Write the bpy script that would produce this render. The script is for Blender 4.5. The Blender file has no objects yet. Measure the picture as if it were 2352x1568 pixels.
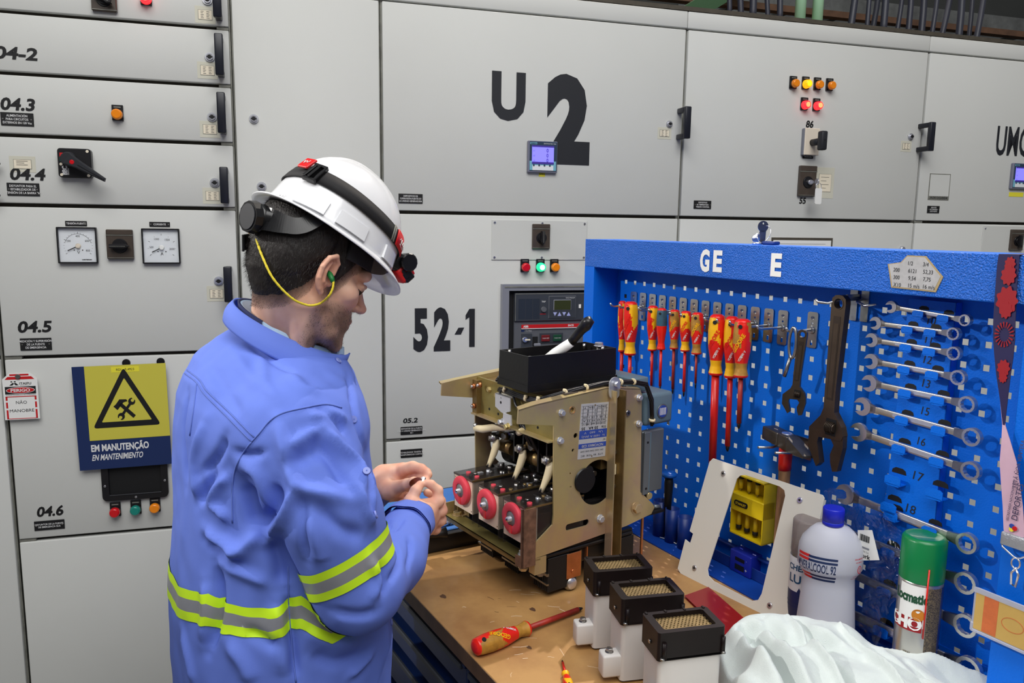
import bpy, bmesh, math, random
import numpy as np
from mathutils import Vector, Matrix
from mathutils.geometry import tessellate_polygon
from mathutils.bvhtree import BVHTree
from math import sin, cos, pi, radians as rad, atan2, hypot, sqrt
random.seed(7); rng = np.random.default_rng(7)
sc = bpy.context.scene; COL = sc.collection
# ---------------------------------------------------------------- camera, world, lights, exposure
FPX, PITCH, ROLL, EYE = 1795.0, 0.14633625, 0.01415103, 1.62
YAW_WALL, YAW_BENCH = 0.29055506, -1.05003179
cF = np.array([0, cos(PITCH), -sin(PITCH)]); _r = np.array([1., 0, 0]); _u = np.cross(_r, cF)
cR = cos(ROLL)*_r + sin(ROLL)*_u; cU = -sin(ROLL)*_r + cos(ROLL)*_u; CAM = np.array([0, 0, EYE])
cam_d = bpy.data.cameras.new('camera'); cam = bpy.data.objects.new('camera', cam_d); COL.objects.link(cam)
cam_d.sensor_width = 36; cam_d.lens = FPX/2352*36; cam_d.clip_start = .02; cam_d.clip_end = 60
cam.matrix_world = Matrix(((cR[0], cU[0], -cF[0], 0), (cR[1], cU[1], -cF[1], 0), (cR[2], cU[2], -cF[2], EYE), (0, 0, 0, 1)))
sc.camera = cam
vs = sc.view_settings; vs.view_transform = 'Standard'; vs.look = 'None'; vs.gamma = 1; vs.use_curve_mapping = False; vs.exposure = 0.0
wd = bpy.data.worlds.new('hall'); sc.world = wd; wd.use_nodes = True
nt = wd.node_tree; bg = nt.nodes['Background']
_tc = nt.nodes.new('ShaderNodeTexCoord'); _sx = nt.nodes.new('ShaderNodeSeparateXYZ'); _cr = nt.nodes.new('ShaderNodeValToRGB')
nt.links.new(_tc.outputs['Generated'], _sx.inputs[0]); nt.links.new(_sx.outputs['Z'], _cr.inputs[0]); nt.links.new(_cr.outputs[0], bg.inputs[0])
_cr.color_ramp.elements[0].position = 0.0; _cr.color_ramp.elements[0].color = (.42, .42, .44, 1)
_cr.color_ramp.elements[1].position = .6; _cr.color_ramp.elements[1].color = (.95, .96, 1, 1)
bg.inputs[1].default_value = .27
def lamp(kind, name, loc, target, energy, size=.5, color=(1, 1, 1), spot=60, sy=None):
    d = bpy.data.lights.new(name, kind); d.energy = energy; d.color = color
    if kind == 'AREA':
        d.size = size
        if sy: d.shape = 'RECTANGLE'; d.size_y = sy
    elif kind == 'SPOT': d.shadow_soft_size = size; d.spot_size = rad(spot); d.spot_blend = .3
    elif kind == 'SUN': d.angle = size
    else: d.shadow_soft_size = size
    o = bpy.data.objects.new(name, d); COL.objects.link(o); o.location = loc
    o.rotation_euler = (Vector(target)-Vector(loc)).to_track_quat('-Z', 'Y').to_euler(); return o
# hall lamps: high bay lamps front-left and behind the bench, plus a long row overhead
lamp('SPOT', 'hall_lamp_key', (-2.8, .95, 3.0), (.55, 1.7, 1.2), 215, .06, (1, .97, .93), 31)
lamp('SPOT', 'hall_lamp_rear', (1.46, 3.92, 5.0), (.1, 1.6, .9), 560, .03, (1, .91, .80), 60)
lamp('SPOT', 'hall_lamp_left', (-4.84, 2.6, 3.6), (.62, 1.50, 1.45), 420, .22, (1, .95, .88), 17)
lamp('AREA', 'hall_lamp_row', (.6, -2.0, 4.9), (.2, 1.5, 1.2), 135, 4.2, (1, .99, .97), sy=2.0)
lamp('AREA', 'hall_lamp_overhead', (.2, .0, 4.7), (.2, .7, 0), 82, 3.6, (1, .99, .97), sy=1.0)
# ---------------------------------------------------------------- pixel <-> place helpers
def ray(x, y): return cF + cR*(x-1176)/FPX - cU*(y-784)/FPX
def hit(x, y, n, p0):
    r = ray(x, y); n = np.array(n, float); t = ((np.array(p0, float)-CAM)@n)/(r@n); return CAM + r*t
def atY(x, y, Y): return hit(x, y, (0, 1, 0), (0, Y, 0))
class Frame:
    def __init__(s, o, yaw):
        s.o = np.array(o, float); s.yaw = yaw
        s.ax = np.array([[cos(yaw), sin(yaw), 0], [-sin(yaw), cos(yaw), 0], [0, 0, 1.]])
    def L(s, P): return s.ax@(np.array(P, float)-s.o)
    def W(s, p): return s.o + np.array(p, float)@s.ax
    def px(s, x, y, axis, val):
        n = s.ax[axis]; return s.L(hit(x, y, n, s.o+n*val))
_wn = np.array([-sin(YAW_WALL), cos(YAW_WALL), 0])
WF = Frame(_wn*2.36, YAW_WALL)                 # switchgear front: x right, y into the wall, z up
BF = Frame((.3007953, 2.07960661, 0), YAW_BENCH)  # tool board plane: x along the board, y behind it, z up
BZ = .86                                        # bench top
# ---------------------------------------------------------------- materials
def lin(c):
    c = c/255.; return c/12.92 if c <= .04045 else ((c+.055)/1.055)**2.4
def S(r, g, b): return (lin(r), lin(g), lin(b), 1)
def mat(name, col, rough=.5, metal=0, var=0, vs_=8, bump=0, bs=200, col2=None, c2=(.5, .6), coat=0, emis=None, es=0, trans=0, alpha=1, spec=.5, ior=1.45, sheen=0, dist=.002, stretch=None, sss=0):
    m = bpy.data.materials.new(name); m.use_nodes = True; t = m.node_tree; b = t.nodes['Principled BSDF']
    if isinstance(col, tuple) and len(col) == 3: col = S(*col)
    if isinstance(col2, tuple) and len(col2) == 3: col2 = S(*col2)
    b.inputs['Base Color'].default_value = col; b.inputs['Roughness'].default_value = rough; b.inputs['Metallic'].default_value = metal
    b.inputs['Specular IOR Level'].default_value = spec; b.inputs['IOR'].default_value = ior
    if coat: b.inputs['Coat Weight'].default_value = coat; b.inputs['Coat Roughness'].default_value = .08
    if emis: b.inputs['Emission Color'].default_value = S(*emis); b.inputs['Emission Strength'].default_value = es
    if trans: b.inputs['Transmission Weight'].default_value = trans
    if alpha < 1: b.inputs['Alpha'].default_value = alpha
    if sheen: b.inputs['Sheen Weight'].default_value = sheen
    if sss: b.inputs['Subsurface Weight'].default_value = sss; b.inputs['Subsurface Radius'].default_value = (.012, .005, .003); b.inputs['Subsurface Scale'].default_value = 1
    if var or col2 or bump:
        tc = t.nodes.new('ShaderNodeTexCoord'); src = tc.outputs['Object']
        if stretch:
            mp = t.nodes.new('ShaderNodeMapping'); mp.inputs['Scale'].default_value = stretch; t.links.new(src, mp.inputs[0]); src = mp.outputs[0]
    if var or col2:
        n = t.nodes.new('ShaderNodeTexNoise'); n.inputs['Scale'].default_value = vs_; n.inputs['Detail'].default_value = 6; n.inputs['Roughness'].default_value = .6
        t.links.new(src, n.inputs['Vector']); r = t.nodes.new('ShaderNodeValToRGB'); t.links.new(n.outputs['Fac'], r.inputs[0])
        e = r.color_ramp.elements
        if col2:
            e[0].position, e[1].position = c2; e[0].color = col; e[1].color = col2
        else:
            e[0].position, e[1].position = .3, .7
            e[0].color = tuple(x*(1-var) for x in col[:3])+(1,); e[1].color = tuple(min(1, x*(1+var)) for x in col[:3])+(1,)
        t.links.new(r.outputs[0], b.inputs['Base Color'])
    if bump:
        n = t.nodes.new('ShaderNodeTexNoise'); n.inputs['Scale'].default_value = bs; n.inputs['Detail'].default_value = 3
        t.links.new(src, n.inputs['Vector']); bp = t.nodes.new('ShaderNodeBump'); bp.inputs['Strength'].default_value = bump; bp.inputs['Distance'].default_value = dist
        t.links.new(n.outputs['Fac'], bp.inputs['Height']); t.links.new(bp.outputs[0], b.inputs['Normal'])
    return m
M = {}
def MM(k, *a, **kw): M[k] = mat(k, *a, **kw); return M[k]
MM('panel', (206, 207, 203), .62, var=.025, vs_=2.2, bump=.05, bs=400, spec=.25)
MM('gap', (74, 68, 58), .7, var=.2, vs_=30)
MM('gapsteel', (128, 128, 120), .5, metal=.3, var=.25, vs_=25)
MM('black', (24, 23, 26), .35); MM('blackmatte', (18, 18, 20), .6); MM('handle', (26, 28, 38), .32)
MM('ink', (16, 16, 18), .6); MM('ink2', (30, 32, 38), .55)
MM('chrome', (222, 222, 230), .22, metal=.85); MM('steel', (165, 163, 160), .34, metal=1, var=.15, vs_=60)
MM('zinc', (206, 208, 214), .34, metal=.7, var=.1, vs_=40)
MM('white', (235, 235, 232), .5); MM('paper', (232, 222, 200), .7); MM('tape', (206, 204, 188), .25)
MM('brown', (72, 62, 54), .38, var=.15, vs_=30, coat=.3)
MM('cream', (226, 214, 196), .45)
MM('txtw', (225, 225, 225), .6)
for k, c in dict(red=(190, 10, 22), green=(14, 120, 108), amber=(226, 128, 12)).items(): MM('lens_'+k, c, .22, coat=.4, emis=c, es=.12)
MM('lens_red_lit', (230, 30, 50), .25, emis=(255, 45, 50), es=1.6); MM('glow_red', (255, 140, 90), .3, emis=(255, 130, 80), es=2.0)
MM('lens_amber_lit', (240, 150, 10), .25, emis=(255, 165, 10), es=1.2); MM('glow_amber', (255, 210, 30), .3, emis=(255, 205, 20), es=1.6)
MM('lens_green_lit', (30, 190, 130), .25, emis=(30, 205, 140), es=1.2); MM('glow_green', (190, 255, 230), .3, emis=(170, 255, 220), es=1.8)
MM('yellow', (205, 196, 74), .45); MM('yellow2', (232, 222, 60), .45); MM('navy', (28, 46, 92), .4)
MM('signred', (196, 22, 28), .45)
# ---------------------------------------------------------------- mesh collector
FONT = {}
def textmesh(s, bold=0):
    k = (s, bold)
    if k in FONT: return FONT[k]
    c = bpy.data.curves.new('t', 'FONT'); c.body = s; c.size = 1; c.offset = bold; c.resolution_u = 3
    o = bpy.data.objects.new('t', c); COL.objects.link(o); bpy.context.view_layer.update()
    me = o.evaluated_get(bpy.context.evaluated_depsgraph_get()).to_mesh()
    v = np.array([tuple(q.co) for q in me.vertices]).reshape(-1, 3); f = [tuple(p.vertices) for p in me.polygons]
    o.to_mesh_clear(); bpy.data.objects.remove(o); bpy.data.curves.remove(c); FONT[k] = (v, f); return v, f
class G:
    def __init__(s): s.v = []; s.f = []; s.m = []; s.mats = []; s.sm = []; s.T = [Matrix.Identity(4)]
    def push(s, m): s.T.append(s.T[-1]@m)
    def pop(s): s.T.pop()
    def mi(s, m):
        if isinstance(m, str): m = M[m]
        if m not in s.mats: s.mats.append(m)
        return s.mats.index(m)
    def add(s, vs, fs, m, smooth=False):
        b = len(s.v); T = s.T[-1]; i = s.mi(m)
        A = np.array(T); P = np.asarray(vs, float).reshape(-1, 3)@A[:3, :3].T + A[:3, 3]
        s.v += P.tolist()
        for f in fs: s.f.append(tuple(b+k for k in f))
        s.m += [i]*len(fs); s.sm += [smooth]*len(fs)
    def bm(s, bm, m, smooth=False):
        bm.verts.index_update(); s.add([tuple(v.co) for v in bm.verts], [[v.index for v in f.verts] for f in bm.faces], m, smooth); bm.free()
    def box(s, x0, x1, y0, y1, z0, z1, m, bev=0, seg=1):
        b = bmesh.new(); bmesh.ops.create_cube(b, size=1)
        for v in b.verts: v.co = ((x0+x1)/2+v.co.x*(x1-x0), (y0+y1)/2+v.co.y*(y1-y0), (z0+z1)/2+v.co.z*(z1-z0))
        if bev: bmesh.ops.bevel(b, geom=b.edges[:], offset=bev, segments=seg, affect='EDGES', profile=.5)
        s.bm(b, m, bev > 0 and seg > 1)
    def rbox(s, x0, x1, y0, y1, z0, z1, m, r, axis=1, bev=0):   # corners rounded about one axis
        if axis == 1: s.prism(rrect(x0, x1, z0, z1, r), y0, y1, m, bev=bev)
        elif axis == 2: s.push(Matrix.Rotation(pi/2, 4, 'X')); s.prism(rrect(x0, x1, -y1, -y0, r), z0, z1, m); s.pop()
        else: s.push(Matrix.Rotation(pi/2, 4, 'Z')); s.prism(rrect(y0, y1, z0, z1, r), -x1, -x0, m, bev=bev); s.pop()
    def prism(s, poly, y0, y1, m, holes=(), bev=0, msides=None):    # polygon in (x,z), extruded along y
        loops = [list(poly)]+[list(h) for h in holes]
        a = sum(p[0]*q[1]-q[0]*p[1] for p, q in zip(loops[0], loops[0][1:]+loops[0][:1]))
        if a < 0: loops[0].reverse()
        flat = [p for l in loops for p in l]; tri = tessellate_polygon([[Vector((p[0], p[1], 0)) for p in l] for l in loops])
        n = len(flat)
        F1 = []
        for t in tri:
            A, B, C_ = (flat[k] for k in t)
            cr = (B[0]-A[0])*(C_[1]-A[1])-(B[1]-A[1])*(C_[0]-A[0])
            F1.append(t if cr > 0 else t[::-1])
        if bev and not holes:
            cx = inset(loops[0], bev); V = [(p[0], y0, p[1]) for p in cx]+[(p[0], y0+bev, p[1]) for p in flat]+[(p[0], y1, p[1]) for p in flat]
            Fs = [tuple(t) for t in F1]+[tuple(2*n+k for k in t[::-1]) for t in F1]
            for k in range(n):
                j = (k+1) % n; Fs.append((k, n+k, n+j, j)); Fs.append((n+k, 2*n+k, 2*n+j, n+j))
            s.add(V, Fs, m); return
        V = [(p[0], y0, p[1]) for p in flat]+[(p[0], y1, p[1]) for p in flat]
        Fs = [tuple(t) for t in F1]+[tuple(n+k for k in t[::-1]) for t in F1]; s.add(V, Fs, m)
        Sd = []; o = 0
        for li, l in enumerate(loops):
            k_ = len(l); ar = sum(p[0]*q[1]-q[0]*p[1] for p, q in zip(l, l[1:]+l[:1]))
            for k in range(k_):
                a_, b_ = o+k, o+(k+1) % k_
                q = (a_, a_+n, b_+n, b_)
                Sd.append(q if (ar > 0) == (li == 0) else q[::-1])
            o += k_
        s.add(V, Sd, msides or m)
    def cyl(s, p0, p1, r0, r1=None, m='black', n=20, cap=True, smooth=True, bev=0):
        r1 = r0 if r1 is None else r1; p0 = Vector(p0); p1 = Vector(p1); d = p1-p0; L = d.length
        R = d.to_track_quat('Z', 'Y').to_matrix().to_4x4(); s.push(Matrix.Translation(p0)@R)
        if bev: prof = [(0, 0), (r0-bev, 0), (r0, bev), (r1, L-bev), (r1-bev, L), (0, L)]
        elif cap: prof = [(0, 0), (r0, 0), (r1, L), (0, L)]
        else: prof = [(r0, 0), (r1, L)]
        s.lathe(prof, m, n, smooth); s.pop()
    def lathe(s, prof, m, n=24, smooth=True):      # profile (r,z) about local z; material may change per segment when m is a list
        V = []; idx = []
        for r, z in prof:
            if r <= 1e-7: idx.append([len(V)]*n); V.append((0, 0, z))
            else: idx.append(list(range(len(V), len(V)+n))); V += [(r*cos(2*pi*k/n), r*sin(2*pi*k/n), z) for k in range(n)]
        groups = {}
        for i in range(len(prof)-1):
            mm = m[i] if isinstance(m, (list, tuple)) else m
            A, B = idx[i], idx[i+1]; flat = abs(prof[i][1]-prof[i+1][1]) < 1e-6
            for k in range(n):
                j = (k+1) % n; q = []
                for x in (A[k], A[j], B[j], B[k]):
                    if x not in q: q.append(x)
                if len(q) >= 3: groups.setdefault((mm, smooth and not flat), []).append(tuple(q))
        first = True; base = len(s.v)
        for (mm, smo), F in groups.items():
            if first: s.add(V, F, mm, smo); first = False
            else:
                i = s.mi(mm)
                for f in F: s.f.append(tuple(base+k for k in f)); s.m.append(i); s.sm.append(smo)
    def tube(s, pts, r, m, n=8, closed=False, flat=None):   # r scalar or list; flat: (a,b) ellipse factors
        P = [Vector(p) for p in pts]; N = len(P); rr = r if isinstance(r, (list, tuple, np.ndarray)) else [r]*N
        V = []; F = []; up = None
        for i in range(N):
            t = (P[(i+1) % N]-P[i-1]) if closed else (P[min(i+1, N-1)]-P[max(i-1, 0)])
            if t.length < 1e-9: t = Vector((0, 0, 1))
            t.normalize()
            if up is None: up = Vector((0, 0, 1)) if abs(t.z) < .9 else Vector((1, 0, 0))
            a = t.cross(up)
            if a.length < 1e-6: a = t.orthogonal()
            a.normalize(); b = a.cross(t); up = b
            fa, fb = flat or (1, 1)
            for k in range(n): c = 2*pi*k/n; V.append(P[i]+a*cos(c)*rr[i]*fa+b*sin(c)*rr[i]*fb)
        for i in range(N if closed else N-1):
            j = (i+1) % N
            for k in range(n): l = (k+1) % n; F.append((i*n+k, i*n+l, j*n+l, j*n+k))
        if not closed: F.append(tuple(range(n-1, -1, -1))); F.append(tuple((N-1)*n+k for k in range(n)))
        s.add([tuple(v) for v in V], F, m, True)
    def sph(s, c, r, m, n=16, sc_=(1, 1, 1)):
        b = bmesh.new(); bmesh.ops.create_uvsphere(b, u_segments=n, v_segments=n//2, radius=1)
        for v in b.verts: v.co = (c[0]+v.co.x*r*sc_[0], c[1]+v.co.y*r*sc_[1], c[2]+v.co.z*r*sc_[2])
        s.bm(b, m, True)
    def text(s, t, x, z, h, m='ink', y=-.0012, sx=1, al='l', bold=0, rot=0, th=0, w=None, shear=0):
        v, f = textmesh(t, bold)
        if not len(v): return
        q = v.copy(); xmin, xmax = q[:, 0].min(), q[:, 0].max(); q[:, 0] -= xmin; W = xmax-xmin
        k = h/.7; q *= k; W *= k
        if w: sx = w/W
        q[:, 0] *= sx; W *= sx; q[:, 0] += q[:, 1]*shear
        q[:, 0] -= dict(l=0, c=W/2, r=W)[al]
        c_, s_ = cos(rot), sin(rot); X = q[:, 0]*c_-q[:, 1]*s_; Z = q[:, 0]*s_+q[:, 1]*c_
        V = np.stack([x+X, np.full(len(X), y), z+Z], 1); s.add(V, f, m)
    def quad(s, pts, m): s.add(pts, [tuple(range(len(pts)))], m)
    def screw(s, x, y, z, r=.004, m='chrome'):          # screw head facing -y
        s.cyl((x, y, z), (x, y-r*.5, z), r, r*.8, m, 12); s.box(x-r*.6, x+r*.6, y-r*.53, y-r*.45, z-r*.12, z+r*.12, 'ink'); s.box(x-r*.12, x+r*.12, y-r*.54, y-r*.45, z-r*.6, z+r*.6, 'ink')
    def hexb(s, c, d, r, h, m='zinc', wash=True):        # hex bolt head at c pointing along d
        d = Vector(d).normalized(); c = Vector(c)
        if wash: s.cyl(c, c+d*h*.18, r*1.25, None, m, 20); c = c+d*h*.18
        R = d.to_track_quat('Z', 'Y').to_matrix().to_4x4(); s.push(Matrix.Translation(c)@R)
        s.lathe([(0, 0), (r, 0), (r, h*.85), (r*.86, h), (0, h)], m, 6, False); s.pop()
    def build(s, name, parent=None, loc=None, rz=None, fr=None, auto=False, kind=None):
        me = bpy.data.meshes.new(name); me.from_pydata(s.v, [], s.f)
        for m in s.mats: me.materials.append(m)
        me.polygons.foreach_set('material_index', s.m); me.polygons.foreach_set('use_smooth', s.sm); me.update()
        o = bpy.data.objects.new(name, me); COL.objects.link(o)
        if parent: o.parent = parent
        if loc is not None: o.location = loc
        if rz is not None: o.rotation_euler = (0, 0, rz)
        if fr: o.location = fr.o; o.rotation_euler = (0, 0, fr.yaw)
        if kind: o['kind'] = kind
        return o
def rrect(x0, x1, z0, z1, r, n=5):
    P = []
    for cx, cz, a in ((x1-r, z0+r, -pi/2), (x1-r, z1-r, 0), (x0+r, z1-r, pi/2), (x0+r, z0+r, pi)):
        P += [(cx+r*cos(a+pi/2*k/n), cz+r*sin(a+pi/2*k/n)) for k in range(n+1)]
    return P
def circ(cx, cz, r, n=24, rz=None): return [(cx+r*cos(2*pi*k/n), cz+(rz or r)*sin(2*pi*k/n)) for k in range(n)]
def inset(P, d):
    n = len(P); R = []
    for k in range(n):
        a, b, c = Vector(P[k-1]), Vector(P[k]), Vector(P[(k+1) % n]); e1 = (b-a); e2 = (c-b)
        if e1.length < 1e-9 or e2.length < 1e-9: R.append(tuple(b)); continue
        e1.normalize(); e2.normalize(); n1 = Vector((-e1.y, e1.x)); n2 = Vector((-e2.y, e2.x)); h = n1+n2
        if h.length < 1e-6: R.append(tuple(b)); continue
        h /= max(.4, h.dot(n1)); R.append((b.x+h.x*d, b.y+h.y*d))
    return R
def tag(o, label=None, cat=None, group=None, kind=None):
    if label: o['label'] = label
    if cat: o['category'] = cat
    if group: o['group'] = group
    if kind: o['kind'] = kind
    return o
def empty(name, label=None, cat=None, loc=(0, 0, 0), rz=0, fr=None, group=None, rot=None):
    o = bpy.data.objects.new(name, None); COL.objects.link(o); o.empty_display_size = .02
    if fr: o.location = fr.o; o.rotation_euler = (0, 0, fr.yaw)
    else:
        o.location = tuple(loc); o.rotation_euler = (0, 0, rz)
        if rot: o.rotation_euler = rot
    return tag(o, label, cat, group)
def copy_tree(o, parent=None):
    c = o.copy(); COL.objects.link(c)
    if parent: c.parent = parent
    for ch in list(o.children): copy_tree(ch, c)
    return c
# ---------------------------------------------------------------- switchgear wall
V0, V1, V2, V3, V4 = -.715, -.108, .299, 1.279, 2.241
ROWS = [2.305, 2.141, 1.990, 1.835, 1.657, 1.252, .738, .06]
def wp(x, y, d=0): p = WF.px(x, y, 1, -d); return float(p[0]), float(p[2])
def door(name, par, x0, x1, z0, z1, g=.005, lipt=True):
    q = G(); q.box(x0+g, x1-g, 0, .022, z0+g, z1-g, 'panel', .0025, 2); return q.build(name, par)
def lockm(par, x, z, r=.013, name='lock'):
    q = G(); q.cyl((x, 0, z), (x, -.004, z), r, r*.95, 'zinc', 28); q.cyl((x, -.004, z), (x, -.009, z), r*.72, r*.66, 'chrome', 24)
    q.cyl((x, -.009, z), (x, -.0094, z), r*.42, None, 'ink', 16); q.box(x-r*.58, x+r*.58, -.0098, -.009, z-r*.12, z+r*.12, 'ink'); return q.build(name, par)
def handle(par, x, z0, z1, out=.042, dx=.0):
    q = G(); w = .011
    q.box(x-w+dx, x+w+dx, -out-.010, -out+.006, z0, z1, 'handle', .003, 2)
    for z in (z0+.009, z1-.009): q.box(x-.008, x+.010, -out, .001, z-.008, z+.008, 'handle', .003, 2)
    return q.build('handle', par)
def instr(par, x, z, w=.036, h=.026, name='instruction_label', lines=2):
    q = G(); q.box(x-w*.72, x+w*.72, -.0006, 0, z-h*.85, z+h*.85, 'tape'); q.box(x-w/2, x+w/2, -.0012, -.0004, z-h/2, z+h/2, 'gapsteel'); q.box(x-w/2+.001, x+w/2-.001, -.0016, -.0011, z-h/2+.001, z+h/2-.001, 'paper')
    if lines == 2:
        for k in (-1, 1):
            for j in range(5): q.box(x+k*w*.2-.004, x+k*w*.2+.0035-(j % 2)*.0015, -.0018, -.0015, z-.009+j*.0042, z-.0078+j*.0042, 'ink2')
    else:
        for j in range(lines): q.box(x-w*.33, x+w*.3-(j % 2)*w*.2, -.0018, -.0015, z+h*.3-j*h*.2, z+h*.3-j*h*.2+.0012, 'ink2')
    return q.build(name, par)
def plate(par, x, z, lines, w=.075, h=.033, name='name_plate', sh=None):
    q = G(); q.box(x-w/2, x+w/2, -.0025, 0, z-h/2, z+h/2, 'ink', .0006)
    n = len(lines); th = h*.17 if n >= 3 else h*.18
    if sh: th = sh
    for i, t in enumerate(lines):
        zz = z+(n-1)*th*.78-i*th*1.56-th/2
        q.text(t, x, zz, th, 'txtw', y=-.0029, al='c', bold=.012, sx=.82)
    for k in (-1, 1): q.cyl((x+k*w*.43, -.0025, z), (x+k*w*.43, -.0036, z), .0018, None, 'steel', 10)
    return q.build(name, par)
def pilot(par, x, z, col, lit=False, s=1.0):
    r = .0145*s; q = G()
    q.box(x-r*.95, x+r*.95, -.006, 0, z-r*1.05, z+r*1.75, 'black', .001); q.box(x-r*.6, x+r*.6, -.0065, -.0055, z+r*1.25, z+r*1.45, 'gapsteel')
    o = q.build('indicator_lamp', par)
    k = 'lens_'+col+('_lit' if lit else '')
    l = G(); l.cyl((x, -.006, z), (x, -.012, z), r, r, 'black' if not lit else k, 28); l.cyl((x, -.010, z), (x, -.026, z), r*.97, r*.9, k, 28, bev=.003)
    if lit: l.cyl((x, -.0258, z), (x, -.0266, z), r*.62, r*.5, 'glow_'+col, 24)
    ob = l.build('lens', o); ob['label'] = {'red': 'red lens', 'green': 'green lens', 'amber': 'amber lens'}[col]+(' glowing' if lit else '')
    return o
def rotary(par, x, z, w=.052, h=.062, ang=0, key=False):
    q = G(); q.box(x-w/2, x+w/2, -.012, 0, z-h/2, z+h/2, 'brown', .002); q.box(x-w/2+.001, x+w/2-.001, -.0135, -.011, z+h*.33, z+h/2-.001, 'brown', .0008)
    q.box(x-w/2, x+w/2, -.0132, -.0118, z+h*.30, z+h*.325, 'gapsteel'); q.box(x-w/2, x+w/2, -.0132, -.0118, z-h/2+.003, z-h/2+.0045, 'gapsteel')
    q.cyl((x, -.012, z-.004), (x, -.015, z-.004), w*.3, w*.28, 'black', 28)
    o = q.build('selector_switch', par)
    if not key:
        k = G(); k.push(Matrix.Translation((x, 0, z-.004))@Matrix.Rotation(ang, 4, 'Y'))
        k.cyl((0, -.014, 0), (0, -.020, 0), w*.2, None, 'black', 20)
        k.prism([(-w*.36, -.005), (w*.22, -.006), (w*.40, 0), (w*.22, .006), (-w*.36, .005)], -.034, -.018, 'black', bev=.0015)
        k.box(-w*.34, w*.25, -.0346, -.0338, -.0006, .0006, 'gapsteel'); k.pop(); k.build('knob', o)
    return o
def hand(par, s, x, z, h, w=None, sx=.8, bold=.03, rot=0, shear=.18, m='ink', name='painted_number'):
    q = G(); q.text(s, x, z, h, m, y=-.0012, sx=sx, bold=bold, rot=rot, shear=shear, w=w); return q.build(name, par)
def cabinet(label, x0, x1, name='switchgear_cabinet'):
    e = empty(name, label, 'electrical cabinet', fr=WF)
    q = G(); q.box(x0+.004, x1-.004, .026, .6, .03, 2.262, 'gap'); q.box(x0+.001, x0+.006, .014, .6, .0, 2.262, 'gapsteel'); q.box(x1-.006, x1-.001, .014, .6, .0, 2.262, 'gapsteel')
    q.box(x0, x1, .03, .6, 0, .06, 'gap'); q.box(x0+.001, x1-.001, .0, .6, 2.256, 2.308, 'panel', .0025, 2)
    q.box(x0, x1, -.002, .62, 2.309, 2.322, 'gap'); q.build('body', e); return e
def latch(par, x0, x1, z):
    q = G(); q.box(x0, x1, .004, .02, z-.005, z+.005, 'gapsteel', .002); return q.build('hinge', par)
# -- far left neighbour (only a sliver shows)
e = cabinet('sliver of pale grey electrical cabinet at the left picture edge', -1.35, V0-.002)
d = door('door', e, -1.35, V0-.002, .06, 1.252); d = door('door', e, -1.35, V0-.002, 1.252, 1.657); door('door', e, -1.35, V0-.002, 1.657, 2.256)
# -- drawer column 04
e = cabinet('pale grey switchgear cabinet divided into stacked drawers numbered 04-2 to 04.6', V0, V1)
dr = [door('drawer_panel', e, V0, V1, ROWS[k+1], ROWS[k] if k else 2.256) for k in range(7)]
for k, d in enumerate(dr): d['label'] = ['top drawer front with a glowing red lamp', 'drawer front marked 04-2', 'drawer front marked 04.3 with an amber lamp', 'drawer front marked 04.4 with a lever switch', 'drawer front marked 04.5 with two dial meters', 'door front marked 04.6', 'blank lowest drawer front'][k]
for k in range(1, 5): latch(e, V1-.036, V1-.004, ROWS[k])
latch(e, V0+.004, V0+.045, ROWS[5]); latch(e, V0+.004, V0+.045, ROWS[6])
for k, (zt, zb) in enumerate([(2.265, 2.158), (2.117, 2.010), (1.966, 1.859), (1.769, 1.671), (1.498, 1.399)]):
    x = -.137; handle(dr[k], x, zb, zt); lockm(dr[k], x-.027, [2.21, 2.063, 1.905, 1.728, 1.455][k])
    instr(dr[k], x-.026-.008, [2.172, 2.028, 1.872, 1.692, 1.419][k])
rotary(dr[0], *wp(240, -2), .060, .066, .5); pilot(dr[0], *wp(336, -1), 'red', True)
for s, (x, y), dk, w in [('04-2', (-14, 137), 1, .098), ('04.3', (0, 255), 2, .078), ('04.4', (22, 416), 3, .082), ('04.5', (40, 767), 4, .080), ('04.6', (84, 1190), 5, .066)]:
    p = wp(x, y); hand(dr[dk], s, p[0], p[1]+.005, .029 if dk < 5 else .027, w=w)
plate(dr[2], *wp(40, 274), ['ALIMENTACIÓN', 'PARA CIRCUITOS', 'EXTERNOS EN 120 Vca'])
plate(dr[3], *wp(54, 435), ['DISYUNTOR PARA EL', 'ESTABILIZADOR DE', 'TENSIÓN DE LA BARRA "A"'])
plate(dr[4], *wp(83, 790), ['MEDICIÓN Y SUPERVISIÓN', 'DE LA FUENTE', 'DE EMERGENCIA'])
plate(dr[5], *wp(114, 1205), ['DISYUNTOR DE LA FUENTE', 'DE EMERGENCIA 52-E'], h=.027)
pilot(dr[2], *wp(271, 264), 'amber')
instr(dr[3], *wp(52, 377), .042, .024, lines=3)
plate(dr[4], *wp(175, 513), ['TENSIÓN-FUENTE'], w=.052, h=.013, sh=.005); plate(dr[4], *wp(367, 515), ['CORRIENTE'], w=.052, h=.013, sh=.005)
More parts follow.
